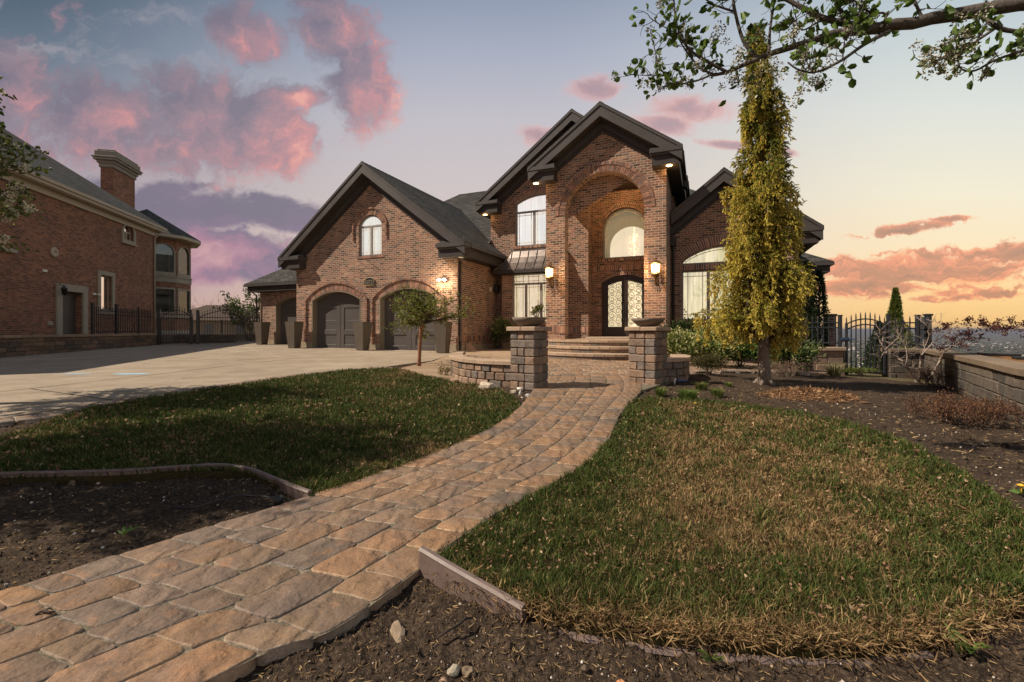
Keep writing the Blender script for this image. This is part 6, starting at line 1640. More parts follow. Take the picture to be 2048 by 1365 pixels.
# right
rA, rB = at(1592, 13.15), at(1680, 12.97); L_ = math.hypot(rB[0]-rA[0], rB[1]-rA[1])
fence_panel('iron_fence', rA, rB, 0.78, 1.40, 1.50, 'blue black iron fence on the low wall left of the right gate', IRONBLUE, 0.155, 0.11, posts=((L_, 0.042, 0.68, 1.60),), rails=((0.82, 0), (1.40, 0), (1.26, 0)))
gE, gF = at(1693, 12.93), at(1769, 12.88)
ge = fence_panel('iron_gate', gE, gF, -0.06, 1.36, 1.46, 'blue black arched iron gate overlooking the valley at right', IRONBLUE, 0.135, 0.13, 0.15, frame=True, cat='gate', rails=((-0.02, 0), (1.36, 1), (1.20, 1)), posts=())
m = MB(); m.rbox(-0.14, 0.06, -0.05, 0.05, 0.86, 0.98, 0.01); m.build('latch', IRONBLUE, ge)
m = MB(); m.rbox(-0.22, 0.20, -0.062, -0.052, 0.92, 0.95, 0.003); m.build('strap', plain('blue_strap', (0.03, 0.09, 0.22), 0.6), ge)
rC, rD = at(1777, 12.9), at(1834, 12.85); L_ = math.hypot(rD[0]-rC[0], rD[1]-rC[1])
fence_panel('iron_fence', rC, rD, 0.70, 1.40, 1.50, 'short blue black iron fence on the stub wall right of the gate', IRONBLUE, 0.22, 0.11, posts=((0.0, 0.038, 0.6, 1.62), (L_, 0.036, 0.6, 1.60)), rails=((0.78, 0), (1.40, 0), (1.24, 0)))
rE, rF = at(1837, 12.9), at(1853, 15.5); L_ = math.hypot(rF[0]-rE[0], rF[1]-rE[1])
fence_panel('iron_fence', rE, rF, 0.5, 1.42, 1.52, 'blue black iron side fence running away down the slope', IRONBLUE, 0.2, 0.11, posts=((0.0, 0.04, -0.6, 1.6),), rails=((0.6, 0), (1.42, 0), (1.24, 0)))
m = MB(); q = at(1856, 13.0); m.rbox(q[0]-0.062, q[0]+0.062, q[1]-0.062, q[1]+0.062, -0.6, 1.60, 0.008); m.rbox(q[0]-0.085, q[0]+0.085, q[1]-0.085, q[1]+0.085, 1.60, 1.66, 0.01)
tag(m.build('gate_post', IRONBLUE), 'thick dark square post at the corner of the right fence', 'post')
e = empty('brick_pier', (*at(1659.5, 17.2), 0), YAW, 'slim red brick pier rising behind the right fence', 'pier')
m = MB(); m.box(-0.17, 0.17, -0.17, 0.17, -3.0, 1.72); m.build('shaft', BRICK, e); m = MB(); m.rbox(-0.2, 0.2, -0.2, 0.2, 1.72, 1.80, 0.01); m.build('cap', TRIM, e)

# ---- tall tapered planters
def planter(u, v, zt, zb_, lab, wt=0.275, wb=0.175, tilt=0.0):
    x, y = H2W(u, v); e = empty('tall_planter', (x, y, zb_), YAW+tilt, lab, 'planter', 'tall tapered planters by the garage'); h = zt-zb_
    m = MB(); T = [(-1, -1), (1, -1), (1, 1), (-1, 1)]
    def ring(w_, z): return [(a*w_, b*w_, z) for a, b in T]
    rings = [ring(wb, 0), ring(wb+0.003, 0.02), ring(wt-0.004, h-0.02), ring(wt, h), ring(wt-0.035, h), ring(wt-0.045, h-0.12)]
    vs = [q for r_ in rings for q in r_]; fs = [(0, 3, 2, 1), (20, 21, 22, 23)]
    for k in range(5):
        for i in range(4): fs.append((k*4+i, k*4+(i+1) % 4, k*4+4+(i+1) % 4, k*4+4+i))
    m.add(vs, fs); m.build('pot', PLANTER, e)
    m = MB(); w_ = wt-0.05; m.box(-w_, w_, -w_, w_, h-0.16, h-0.10); m.build('potting_soil', SOIL, e)
    return e
planter(-12.15, 1.05, 1.60, 0.44, 'tall dark tapered planter furthest left, beside the drive gate')
planter(-8.08, -0.52, 1.57, 0.38, 'tall dark tapered planter between the third and the second garage door', tilt=0.05)
planter(-4.18, -0.55, 1.53, 0.36, 'tall dark tapered planter between the two large garage doors', tilt=-0.04)
planter(-0.30, -0.58, 1.50, 0.33, 'tall dark tapered planter at the right garage corner behind the small tree', tilt=0.08)
OR_ = plain('sunlit_planter_resin', (0.30, 0.165, 0.08), 0.6, 0.3, 0.15, 3.0)  # same resin as the garage planters, sunlight painted in as orange
for px, d, zt, w_, lab in ((1997, 9.9, 0.69, 0.27, 'brown planter box beyond the right wall, second from the right edge'), (2064, 9.4, 0.64, 0.27, 'brown planter box beyond the right wall, cut by the right edge'), (1922, 10.9, 0.66, 0.25, 'brown planter box just showing over the cap below the red leaved branch')):
    x, y = at(px, d); e = empty('planter_box', (x, y, -0.6), -0.62, lab, 'planter', 'planter boxes below the right wall')
    m = MB(); T = [(-1, -1), (1, -1), (1, 1), (-1, 1)]; h = zt+0.6
    r0 = [(a*w_*0.7, b*w_*0.7, 0) for a, b in T]; r1 = [(a*w_, b*w_, h-0.05) for a, b in T]; m.add(r0+r1, [(0, 3, 2, 1)]+[(i, (i+1) % 4, 4+(i+1) % 4, 4+i) for i in range(4)]); m.build('pot', OR_, e)
    m = MB(); w2 = w_+0.015; m.rbox(-w2, w2, -w2, w2, h-0.05, h, 0.01); m.build('rim', BLACKP, e)

# ---- the neighbour's house
FX, FY = -23.07, 29.0; NA = math.atan2(-0.9716, 0.2367)
NH = empty('neighbour_house', (FX, FY, 0), NA, 'red brick neighbour house with cream gutters and a tall capped chimney', 'house')
def sN(px):
    k = (px-1024)/900; return (k*FY-FX)/(0.2367+0.9716*k)
def zN(px, py): return CZ+(660-py)/900*(FY-0.9716*sN(px))
ZE = 7.85
def npanel(mb, outer, holes, reveal):
    loops = [[Vector((a, b, 0)) for a, b in outer]]+[[Vector((a, b, 0)) for a, b in h][::-1] for h in holes]
    flat = [p for l in loops for p in l]; mb.add([(p.x, 0, p.y) for p in flat], [tuple(q) for q in tessellate_polygon(loops)])
    for h in holes:
        for i in range(len(h)):
            a, b = h[i], h[(i+1) % len(h)]; mb.quad((a[0], 0, a[1]), (b[0], 0, b[1]), (b[0], -reveal, b[1]), (a[0], -reveal, a[1]))
s0, s1 = sN(266.5), sN(246.5); AW = arch_loop(s0, s1, zN(256, 481), zN(256, 467), zN(256, 449), 16)
s2, s3 = sN(223), sN(200); RWn = [(s2, zN(212, 621)), (s3, zN(212, 621)), (s3, zN(212, 552)), (s2, zN(212, 552))]
s4, s5 = sN(164), sN(122); DRn = [(s4, 0.98), (s5, 0.98), (s5, zN(142, 584)), (s4, zN(142, 584))]
w = MB(); npanel(w, [(0, 0.3), (19, 0.3), (19, 8.0), (0, 8.0)], [AW, RWn, DRn], 0.28)
w.quad((0, 0, 0.3), (0, -11, 0.3), (0, -11, 8.0), (0, 0, 8.0)); w.box(-6.5, 0, -11, -4.6, 0.3, 8.0)
w.build('wall', BRICK_N, NH, False)
r = MB(); o_ = 0.5; A = (-o_, o_, ZE); B_ = (20.5, o_, ZE); k = 7.5; sl = 0.75
r.quad(A, B_, (20.5, o_-k, ZE+sl*k), (-o_+k, o_-k, ZE+sl*k)); r.add([A, (-o_+k, o_-k, ZE+sl*k), (-o_, o_-2*k, ZE)], [(0, 1, 2)]); r.quad((-o_, o_-2*k, ZE), (-o_+k, o_-k, ZE+sl*k), (20.5, o_-k, ZE+sl*k), (20.5, o_-2*k, ZE))
nr = r.build('roof', SHINGLE_N, NH, False)
g = MB(); g.box(-o_-0.02, 20.5, o_-0.13, o_+0.02, ZE-0.16, ZE-0.012); g.box(-o_+0.05, 20.5, o_-0.2, o_-0.05, ZE-0.30, ZE-0.16); g.build('gutter', CREAM, nr)
g = MB(); g.box(-o_+0.1, 20.5, 0.003, o_-0.12, ZE-0.34, ZE-0.20); g.box(0.0, 20.5, 0.003, 0.10, ZE-0.62, ZE-0.34); g.build('soffit', CREAM, nr)
g = MB(); g.box(-o_-0.02, -o_+0.12, o_-2*k, o_-0.13, ZE-0.16, ZE-0.012); g.build('gutter', CREAM, nr)
g = MB(); g.tube([(-0.35, 0.45, ZE-0.15), (-0.1, 0.2, ZE-0.5), (0.06, 0.07, ZE-0.75), (0.06, 0.07, 0.9)], 0.05, 8); g.build('downspout', CREAM, NH)
def stone_frame(loop, wd, proud, name='stone_surround', closed=True, par=NH):
    m = MB(); n = len(loop); cu = sum(p[0] for p in loop)/n; cz = sum(p[1] for p in loop)/n
    hu = max(abs(p[0]-cu) for p in loop); hz = max(abs(p[1]-cz) for p in loop)
    out = [(cu+(p[0]-cu)*(hu+wd)/hu, cz+(p[1]-cz)*(hz+wd)/hz) for p in loop]
    for i in range(n if closed else n-1):
        a, b, c, d = loop[i], loop[(i+1) % n], out[(i+1) % n], out[i]
        m.hexa([(a[0], -0.02, a[1]), (b[0], -0.02, b[1]), (c[0], -0.02, c[1]), (d[0], -0.02, d[1]), (a[0], proud, a[1]), (b[0], proud, b[1]), (c[0], proud, c[1]), (d[0], proud, d[1])])
    return m.build(name, LIME, par)
stone_frame(AW, 0.17, 0.06); stone_frame(RWn, 0.22, 0.06); f = stone_frame([DRn[1], DRn[2], DRn[3], DRn[0]], 0.34, 0.07, closed=False)
zb_ = AW[0][1]; m = MB(); m.rbox(s0-0.26, s1+0.26, -0.02, 0.12, zb_-0.26, zb_-0.14, 0.01); m.build('sill', LIME, NH)
def nwin(loop, mull, transom, blinds=False):
    cu = sum(p[0] for p in loop)/len(loop); cz = sum(p[1] for p in loop)/len(loop); ins = [(cu+(p[0]-cu)*0.88, cz+(p[1]-cz)*0.92) for p in loop]; m = MB(); n = len(loop); y = -0.12
    for i in range(n):
        a, b, c, d = loop[i], loop[(i+1) % n], ins[(i+1) % n], ins[i]; m.quad((a[0], y, a[1]), (b[0], y, b[1]), (c[0], y, c[1]), (d[0], y, d[1])); m.quad((d[0], y, d[1]), (c[0], y, c[1]), (c[0], y-0.05, c[1]), (d[0], y-0.05, d[1]))
    us = [p[0] for p in loop]; zs = [p[1] for p in loop]
    if mull: m.box(cu-0.04, cu+0.04, y-0.05, y+0.01, min(zs)+0.03, transom or max(zs)-0.03)
    if transom: m.box(min(us)+0.03, max(us)-0.03, y-0.05, y+0.008, transom-0.04, transom+0.04)
    o = m.build('window', CREAM, NH, False); g = MB(); g.poly([(p[0], y-0.03, p[1]) for p in ins]); g.build('pane', GLASS_LOW, o, False)
    c = MB(); c.box(min(us)-0.1, max(us)+0.1, y-0.5, y-0.45, min(zs)-0.1, max(zs)+0.1); c.build('dark_room', plain('dark_room', (0.05, 0.055, 0.06), 0.8), o)
    if blinds:
        b_ = MB(); z = min(zs)+0.05
        while z < max(zs)-0.03: b_.hexa([(min(us)+0.45, y-0.07, z), (max(us)-0.02, y-0.07, z), (max(us)-0.02, y-0.10, z+0.055), (min(us)+0.45, y-0.10, z+0.055), (min(us)+0.45, y-0.074, z), (max(us)-0.02, y-0.074, z), (max(us)-0.02, y-0.104, z+0.055), (min(us)+0.45, y-0.104, z+0.055)]); z += 0.07
        b_.build('blind', BLIND, o)
nwin(AW, True, zN(256, 465)); nwin(RWn, False, None, True)
d = MB(); d.box(s4, s5, -0.30, -0.26, 0.98, DRn[2][1]); 
for z in (1.5, 2.0, 2.5): d.box(s4, s5, -0.262, -0.257, z, z+0.012)
d.build('garage_door', plain('neighbour_door', (0.085, 0.07, 0.062), 0.5, 0.3), NH)
def np_(px, py): return sN(px), zN(px, py)
u, z = np_(107, 505); m = MB(); m.lathe([(0.24, 0), (0.24, 0.05), (0.19, 0.08), (0.07, 0.08), (0.07, 0.04), (0, 0.04)], 18)
o = m.build('attic_vent', CREAM, NH); o.location = (u, 0, z); o.rotation_euler = (R(-90), 0, 0)
u, z = np_(88, 542); m = MB(); m.rbox(u-0.12, u+0.12, 0, 0.06, z-0.05, z+0.05, 0.01); m.build('junction_box', PLASTIC_W, NH)
u, z = np_(98, 647); m = MB(); m.rbox(u-0.14, u+0.14, 0, 0.08, z-0.10, z+0.08, 0.02); m.build('dryer_vent', LIME, NH)
u, z = np_(187, 589); m = MB(); m.rbox(u-0.1, u+0.1, 0, 0.08, z-0.05, z+0.06, 0.01); m.tube([(u-0.12, 0.1, z), (u-0.2, 0.2, z-0.03)], [0.05, 0.07], 8); m.build('flood_light', PLASTIC_W, NH)
u, z = np_(3, 497); m = MB(); m.rbox(u-0.6, u+1.5, -0.02, 0.14, z-0.12, z+0.06, 0.02); m.build('sill', LIME, NH)
u, z = np_(114, 583); m = MB(); m.lathe([(0.02, -0.2), (0.09, -0.14), (0.11, 0.1), (0.14, 0.12), (0.05, 0.22), (0.01, 0.3)], 8, (u, 0.28, z)); m.tube([(u, 0.28, z+0.25), (u, 0.1, z+0.34), (u, 0.0, z+0.2)], 0.02, 5); m.build('wall_lantern', IRON, NH)
# chimney of the rear wing
m = MB(); m.box(-5.56, -3.0, -4.55, -3.8, 4.0, 12.35); ch_ = m.build('chimney', BRICK_N, NH)
m = MB()
for k, (o_, z0_, z1_) in enumerate(((0.08, 12.35, 12.62), (0.16, 12.62, 12.80), (0.30, 12.80, 12.95), (0.36, 12.95, 13.05), (0.24, 13.05, 13.42), (0.14, 13.42, 13.56))): m.rbox(-5.56-o_, -3.0+o_, -4.55-o_, -3.8+o_, z0_+0.001*k, z1_, 0.02)
m.build('chimney_cap', CHIMCAP, ch_)
# rear bay of the neighbour, in world axes
TB = empty('rear_bay', (0, 0, 0), 0); TB.parent = NH; TB.matrix_parent_inverse = (Matrix.Translation((FX, FY, 0)) @ Matrix.Rotation(NA, 4, 'Z')).inverted()
bp = [(-25.9, 30.35), (-24.75, 30.75), (-23.9, 32.05), (-24.05, 33.7), (-25.2, 35.0), (-28.5, 35.2), (-28.5, 30.35)]
def cent(p): return p
m = MB()
def bay_face(a, b, holes):
    L = math.hypot(b[0]-a[0], b[1]-a[1]); ux, uy = (b[0]-a[0])/L, (b[1]-a[1])/L; nx, ny = uy, -ux
    loops = [[Vector((0, 0.3, 0)), Vector((L, 0.3, 0)), Vector((L, 7.7, 0)), Vector((0, 7.7, 0))]]+[[Vector((p[0], p[1], 0)) for p in h][::-1] for h in holes]
    flat = [p for l in loops for p in l]; W_ = lambda q, o=0: (a[0]+ux*q[0]+nx*o, a[1]+uy*q[0]+ny*o, q[1])
    m.add([W_(p) for p in flat], [tuple(t_) for t_ in tessellate_polygon(loops)])
    return W_, L, holes
faces = []
for i in range(len(bp)):
    a, b = bp[i], bp[(i+1) % len(bp)]; L = math.hypot(b[0]-a[0], b[1]-a[1]); hs = []
    if i in (1, 2): hs = [arch_loop(0.2, L-0.17, 5.25, 6.75, 7.2, 14), [(0.2, 2.45), (L-0.17, 2.45), (L-0.17, 4.05), (0.2, 4.05)]]
    faces.append(bay_face(a, b, hs))
m.build('wall', BRICK_N, TB, False)
for W_, L, hs in faces:
    for h in hs:
        n = len(h); cu = sum(p[0] for p in h)/n; cz = sum(p[1] for p in h)/n; q = MB(); out = [(cu+(p[0]-cu)*1.16, cz+(p[1]-cz)*1.14) for p in h]; ins = [(cu+(p[0]-cu)*0.9, cz+(p[1]-cz)*0.93) for p in h]
        for i in range(n):
            a, b, c, d = h[i], h[(i+1) % n], out[(i+1) % n], out[i]; q.hexa([W_(a, -0.05), W_(b, -0.05), W_(c, -0.05), W_(d, -0.05), W_(a, 0.05), W_(b, 0.05), W_(c, 0.05), W_(d, 0.05)])
        fr = q.build('window', LIME, TB); q = MB(); q.poly([W_(p, -0.06) for p in h]); q.build('pane', GLASS_LOW, fr, False)
        q = MB(); q.quad(W_((0.05, 1.9), -0.6), W_((L, 1.9), -0.6), W_((L, 7.3), -0.6), W_((0.05, 7.3), -0.6)); q.build('curtain', plain('grey_drapes', (0.16, 0.165, 0.16), 0.8, 0.2, 0.4, 3.0), fr, False)
    if hs:
        for z0_, z1_, o in ((4.55, 5.0, 0.04), (4.92, 5.02, 0.09), (2.05, 2.25, 0.09), (0.4, 1.15, 0.05)):
            q = MB(); q.hexa([W_((-0.02, z0_), -0.02), W_((L+0.02, z0_), -0.02), W_((L+0.02, z0_), o), W_((-0.02, z0_), o), W_((-0.02, z1_), -0.02), W_((L+0.02, z1_), -0.02), W_((L+0.02, z1_), o), W_((-0.02, z1_), o)])
            q.build('stone_band', LIME, TB)
rc = (-26.6, 32.8); ex = [(rc[0]+(p[0]-rc[0])*1.24, rc[1]+(p[1]-rc[1])*1.24) for p in bp]
q = MB()
for i in range(len(ex)):
    a, b = ex[i], ex[(i+1) % len(ex)]; q.add([(a[0], a[1], 7.85), (b[0], b[1], 7.85), (rc[0], rc[1], 10.0)], [(0, 1, 2)])
rr_ = q.build('roof', SHINGLE_N, TB, False); q = MB()
for i in range(len(ex)):
    a, b = ex[i], ex[(i+1) % len(ex)]; ia = (rc[0]+(a[0]-rc[0])*0.82, rc[1]+(a[1]-rc[1])*0.82); ib = (rc[0]+(b[0]-rc[0])*0.82, rc[1]+(b[1]-rc[1])*0.82)
    q.quad((a[0], a[1], 7.84), (b[0], b[1], 7.84), (b[0], b[1], 7.62), (a[0], a[1], 7.62)); q.quad((a[0], a[1], 7.62), (b[0], b[1], 7.62), (ib[0], ib[1], 7.55), (ia[0], ia[1], 7.55))
q.build('gutter', CREAM, rr_, False)
# raised ground of the neighbour's lot
sheet('neighbour_yard', [(-16.75, 9.5), (-17.0, 12.0), (-17.25, 15.0), (-17.8, 19.0), (-18.3, 22.7), (-18.3, 24.5), (-17, 30), (-60, 45), (-60, 9)], plain('yard_gravel', (0.16, 0.13, 0.10), 0.95, 0.1, 0.3, 8.0), 0.0, 0.9, hf=lambda x, y: 0.93)

# ---- far houses, trees and the young tree behind the drive gate
def far_house(px, d, w_, dep, ze, zr, wallc, roofc, label, rot=0.2, grp='houses beyond the drive gate'):
    x, y = at(px, d); e = empty('far_house', (x, y, 0.2), rot, label, 'house', grp)
    m = MB(); m.box(-w_/2, w_/2, 0, dep, -2, ze); 
    m.build('wall', plain('far_wall', wallc, 0.9, 0.1, 0.1), e)
    for k in range(3):
        q = MB(); u = -w_/2+w_*(k+0.5)/3; q.box(u-0.5, u+0.5, -0.04, 0.02, ze-1.7, ze-0.5); q.build('window', plain('far_window', (0.10, 0.11, 0.12), 0.3, 0.5), e)
    m = MB(); o = 0.5; r0 = [(-w_/2-o, -o, ze), (w_/2+o, -o, ze), (w_/2+o, dep+o, ze), (-w_/2-o, dep+o, ze)]; h = dep/2; r1 = [(-w_/2+h*0.8, dep/2, zr), (w_/2-h*0.8, dep/2, zr)]
    m.add(r0+r1, [(0, 1, 5, 4), (1, 2, 5), (2, 3, 4, 5), (3, 0, 4)]); m.build('roof', plain('far_roof', roofc, 0.95, 0.1, 0.2, 2.0), e, False)
far_house(418, 58, 11, 9, 2.2, 4.4, (0.26, 0.20, 0.14), (0.085, 0.062, 0.05), 'tan far house with brown hipped roof seen through the drive gate', 0.25)
far_house(474, 84, 12, 9, 1.9, 3.9, (0.30, 0.25, 0.20), (0.10, 0.085, 0.075), 'farther pale house with grey roof to the right of the brown roofed one', 0.1)
twiggy('bare_tree', at(416, 66), 6.4, 4.2, 12, 'bare leafless tree above the roof of the far brown house', 'tree', (0.12, 0.09, 0.075, 1), 0.05, 95, 3, 3, zoff=0.5, group=None)
def young_tree():
    rng = np.random.default_rng(96); x, y = at(500, 27.5); e = empty('young_tree', (x, y, 0.45), 0, 'young leafy green tree between the drive gate and the garage wall', 'tree'); mb = MB(); mb.color((0.10, 0.08, 0.06, 1)); tips = []
    for k in range(7): grow(mb, (rng.normal(0, .1), rng.normal(0, .1), 0), (rng.normal(0, 0.35), rng.normal(0, .3), 1), 1.9, 0.03, 2, 3, tips, 0.14, 0.2, 0.7, 0.62, 5, rng, 5)
    for k in range(3): grow(mb, (0.1, 0, 1.0), (0.45, rng.normal(0, .3), 0.9), 1.7, 0.025, 2, 3, tips, 0.14, 0.2, 0.6, 0.6, 5, rng, 5)
    mb.build('trunk', BARK, e); P = np.array([np.array(p)+rng.normal(0, 0.07, 3) for p, d in tips for _ in range(4)]); D = np.array([np.array(d) for p, d in tips for _ in range(4)])
    foliage('crown', [leaves(P, D, 0.13, 0.085, pick([(0.05, 0.08, 0.018), (0.09, 0.13, 0.03), (0.15, 0.18, 0.045)], len(P), rng), 0.9, 0.2, rng)], LEAF, e)
young_tree()
twiggy('bare_sapling', at(425, 25.8), 1.5, 0.6, 7, 'thin pale leafless sapling behind the drive gate', 'tree', (0.40, 0.33, 0.24, 1), 0.012, 97, 2, 3)

# ---- lawn edging boards
def edging(name, px, label, h=0.085, zoff=0.02, w_=0.028, world=None, tilt=0.0, h2_=None):
    L = spline([G(*q) for q in px], 60); m = MB(); n = 8; vs = []; fs = []
    for i, (x, y) in enumerate(L):
        a, b = L[max(i-1, 0)], L[min(i+1, 59)]; t_ = (b-a)/np.linalg.norm(b-a); nn = np.array([-t_[1], t_[0]]); hh = h if h2_ is None else h+(h2_-h)*i/59
        z0 = gz(x, y)+zoff-0.12; z1 = gz(x, y)+zoff+hh-0.03
        for o, z in ((-w_/2, z0), (-w_/2, z1-0.012), (-w_/2-0.006, z1-0.008), (-w_*0.35, z1+0.004), (w_*0.35, z1+0.004), (w_/2+0.006, z1-0.008), (w_/2, z1-0.012), (w_/2, z0)): vs.append((x+nn[0]*o, y+nn[1]*o, z))
    for i in range(59):
        for k in range(n): fs.append((i*n+k, i*n+(k+1) % n, (i+1)*n+(k+1) % n, (i+1)*n+k))
    fs += [tuple(range(n))[::-1], tuple(59*n+k for k in range(n))]; m.add(vs, fs); return tag(m.build(name, EDGING), label, 'edging', 'lawn edging boards')
edging('lawn_edging', [(-160, 968), (0, 958), (120, 955), (250, 951), (370, 943), (440, 940), (495, 947), (545, 966), (590, 985), (620, 996)], 'curving brown plastic edging between left lawn and dark soil bed', 0.056)
edging('lawn_edging', [(843, 1140), (905, 1168), (985, 1202), (1048, 1230)], 'straight brown edging board standing proud at the tip of the right lawn', 0.145, -0.005, h2_=0.07)
edging('lawn_edging', [(1060, 1235), (1200, 1262), (1400, 1290), (1560, 1300), (1700, 1306), (1860, 1288)], 'sunken edging nearly hidden by straw along the foot of the right lawn', 0.03, -0.034)

# ---- small stones, pipes, litter
def rock(name, loc, sx, sy, sz, col, label, cat='rock', seed=1, rot=0.0, zoff=0.0, group=None, mat=None, rough=0.22, sub=2):
    bm = bmesh.new(); bmesh.ops.create_icosphere(bm, subdivisions=sub, radius=1.0); rng = np.random.default_rng(seed); off = rng.uniform(-9, 9, 3)
    from mathutils import noise as mn
    for v in bm.verts:
        k = 1+rough*mn.noise(v.co*1.7+Vector(off))*2+rough*0.5*mn.noise(v.co*4+Vector(off)); v.co = Vector((v.co.x*sx*k, v.co.y*sy*k, max(v.co.z*sz*k, -sz*0.5)))
    me = bpy.data.meshes.new(name); bm.to_mesh(me); bm.free(); me.materials.append(mat or plain(name+'_mat', col, 0.85, 0.2, 0.3, 14.0, 0.5, fine=40))
    o = bpy.data.objects.new(name, me); o.location = (loc[0], loc[1], gz(*loc)-0.03+zoff+sz*0.4); o.rotation_euler = (0, 0, rot); link(o); return tag(o, label, cat, group)
rock('boulder', G(970, 779), 0.15, 0.12, 0.11, None, 'pale angular rock lying before the left seat wall', 'rock', 4, 0.4, 0.02, mat=ROCKP, rough=0.35, sub=2)
rock('garden_stone', G(1027, 784), 0.06, 0.05, 0.05, (0.42, 0.34, 0.26, 1), 'small tan stone beside the white pipe stub at the left pillar', 'rock', 5)
rock('garden_stone', G(1056, 790), 0.045, 0.04, 0.035, (0.55, 0.52, 0.5, 1), 'small whitish stone close to the foot of the left pillar', 'rock', 6)
m = MB(); x, y = G(1040, 788); z = gz(x, y)-0.05; m.tube([(x, y, z), (x, y, z+0.13)], 0.022, 10); m.tube([(x-0.05, y, z+0.13), (x+0.05, y, z+0.13)], 0.026, 10)
tag(m.build('sprinkler_pipe', PLASTIC_W), 'white plastic pipe stub in the soil by the left pillar', 'pipe')
m = MB(); x, y = G(1349, 766); z = gz(x, y)-0.04; m.tube([(x, y, z), (x, y, z+0.09), (x+0.03, y+0.02, z+0.11)], 0.016, 8); m.tube([(x+0.06, y+0.03, z+0.07), (x+0.3, y+0.15, z+0.07)], 0.02, 8, 1)
tag(m.build('sprinkler_valve', [PLASTIC_W, plain('blue_valve', (0.05, 0.09, 0.2), 0.5)]), 'white and blue sprinkler valve at the foot of the right seat wall', 'valve')
m = MB(); x, y = H2W(0.25, 0.55); M = Matrix.Translation((x, y, 0.33)) @ Matrix.Rotation(YAW+0.4, 4, 'Z') @ Matrix.Rotation(R(-14), 4, 'X'); m.prism([(-0.18, 0), (0.30, 0), (0.05, 0.32), (-0.16, 0.34)], lambda p: tuple(M @ Vector((p[0], 0, p[1]))), lambda p: tuple(M @ Vector((p[0], 0.06, p[1]))))
tag(m.build('flagstone', plain('flagstone', (0.34, 0.22, 0.15), 0.9, 0.1, 0.25, 9.0, 0.4)), 'reddish flagstone leaning on the garage side wall', 'stone')
rock('garden_stone', G(796, 1250), 0.028, 0.075, 0.02, (0.24, 0.18, 0.125, 1), 'long flat tan stone half buried beside the near end of the path', 'rock', 7, 0.35, -0.012)
rock('garden_stone', G(907, 1330), 0.026, 0.018, 0.017, (0.36, 0.31, 0.235, 1), 'rounded pale pebble largest in the front soil', 'rock', 8, 0.6)
rock('garden_stone', G(936, 1330), 0.022, 0.018, 0.016, (0.20, 0.15, 0.10, 1), 'dark brown pebble right beside the pale rounded one', 'rock', 9)
rock('garden_stone', G(884, 1351), 0.016, 0.014, 0.014, (0.40, 0.27, 0.19, 1), 'tiny pinkish pebble below and left of the pale rounded one', 'rock', 10)
rock('garden_stone', G(1242, 1355), 0.018, 0.015, 0.014, (0.48, 0.22, 0.11, 1), 'tiny orange pebble at the bottom edge of the soil', 'rock', 11)
m = MB(); m.tube([tuple((*G(a, b), gz(*G(a, b))+c)) for a, b, c in ((340, 1010, -0.02), (395, 1012, -0.01), (430, 1003, 0.0), (480, 992, 0.004), (530, 996, 0.008), (556, 999, 0.0))], 0.006, 6)
tag(m.build('drip_tube', BLACKP), 'thin black drip tube snaking over the left soil bed', 'tube')
m = MB(); x, y = G(557, 1003); m.lathe([(0.03, -0.03), (0.032, 0.03), (0.026, 0.034), (0.024, 0.02), (0, 0.02)], 14, (x, y, gz(x, y))); tag(m.build('drip_emitter', BLACKP), 'small black emitter cup at the end of the drip tube', 'emitter')
m = MB(); rg = np.random.default_rng(3)
tw = lambda a, b, c: (*G(a, b), gz(*G(a, b))+c)
m.tube([tw(70, 1243, 0.026), tw(84, 1239, 0.034), tw(98, 1240, 0.03), tw(112, 1237, 0.028)], [0.005, 0.006, 0.005, 0.002], 6); m.tube([tw(88, 1239, 0.032), tw(98, 1234, 0.036), tw(106, 1233, 0.027)], [0.004, 0.003, 0.0015], 6)
tag(m.build('twig', plain('dark_twig', (0.06, 0.04, 0.03), 0.9)), 'short dark forked twig lying on the path pavers at lower left', 'twig')
m = MB(); m.tube([tuple((*G(a, b), gz(*G(a, b))+c)) for a, b, c in ((872, 1273, -0.01), (895, 1262, 0.0), (918, 1252, 0.006), (932, 1238, 0.004), (945, 1232, -0.01))], [0.003, 0.005, 0.006, 0.005, 0.003], 6)
tag(m.build('root', plain('dark_root', (0.035, 0.025, 0.02), 0.9)), 'dark crooked root lying on the soil below the edging board', 'root')
def weed(px, py, label, r=0.04, n=9, seed=1, flower=False):
    rng = np.random.default_rng(seed); x, y = G(px, py); a = rng.uniform(0, 6.28, n); P = np.zeros((n, 3)); D = np.stack([np.cos(a), np.sin(a), np.full(n, 0.35)], 1)
    e = empty('weed', (x, y, gz(x, y)+0.0), 0, label, 'weed', 'small weeds'); foliage('foliage', [leaves(P, D, r, r*0.4, pick(GG, n, rng), 0.15, 0.2, rng)], LEAF, e)
    if flower: m = MB(); m.lathe([(0.0, 0.0), (0.02, 0.004), (0.024, 0.012), (0.0, 0.02)], 12, (0, 0, 0.05)); m.tube([(0, 0, 0), (0, 0, 0.05)], 0.003, 4); m.build('flower', plain('yellow_flower', (0.75, 0.42, 0.02), 0.6), e)
weed(702, 1176, 'small green weed in a paver joint at the lower path edge', 0.04, 14, 1); weed(2043, 988, 'yellow dandelion at the far right edge of the bed', 0.06, 8, 2, True); weed(1392, 815, 'yellow flowered weed in front of the largest green tuft', 0.05, 8, 3, True)
weed(1392+30, 1318, 'small green weed in the soil below the right lawn', 0.045, 7, 4); weed(255, 1065, 'single green weed in the dark left bed', 0.06, 6, 5); weed(1945, 1298, 'leafy green weed at the lower right corner of the bed', 0.08, 8, 6)

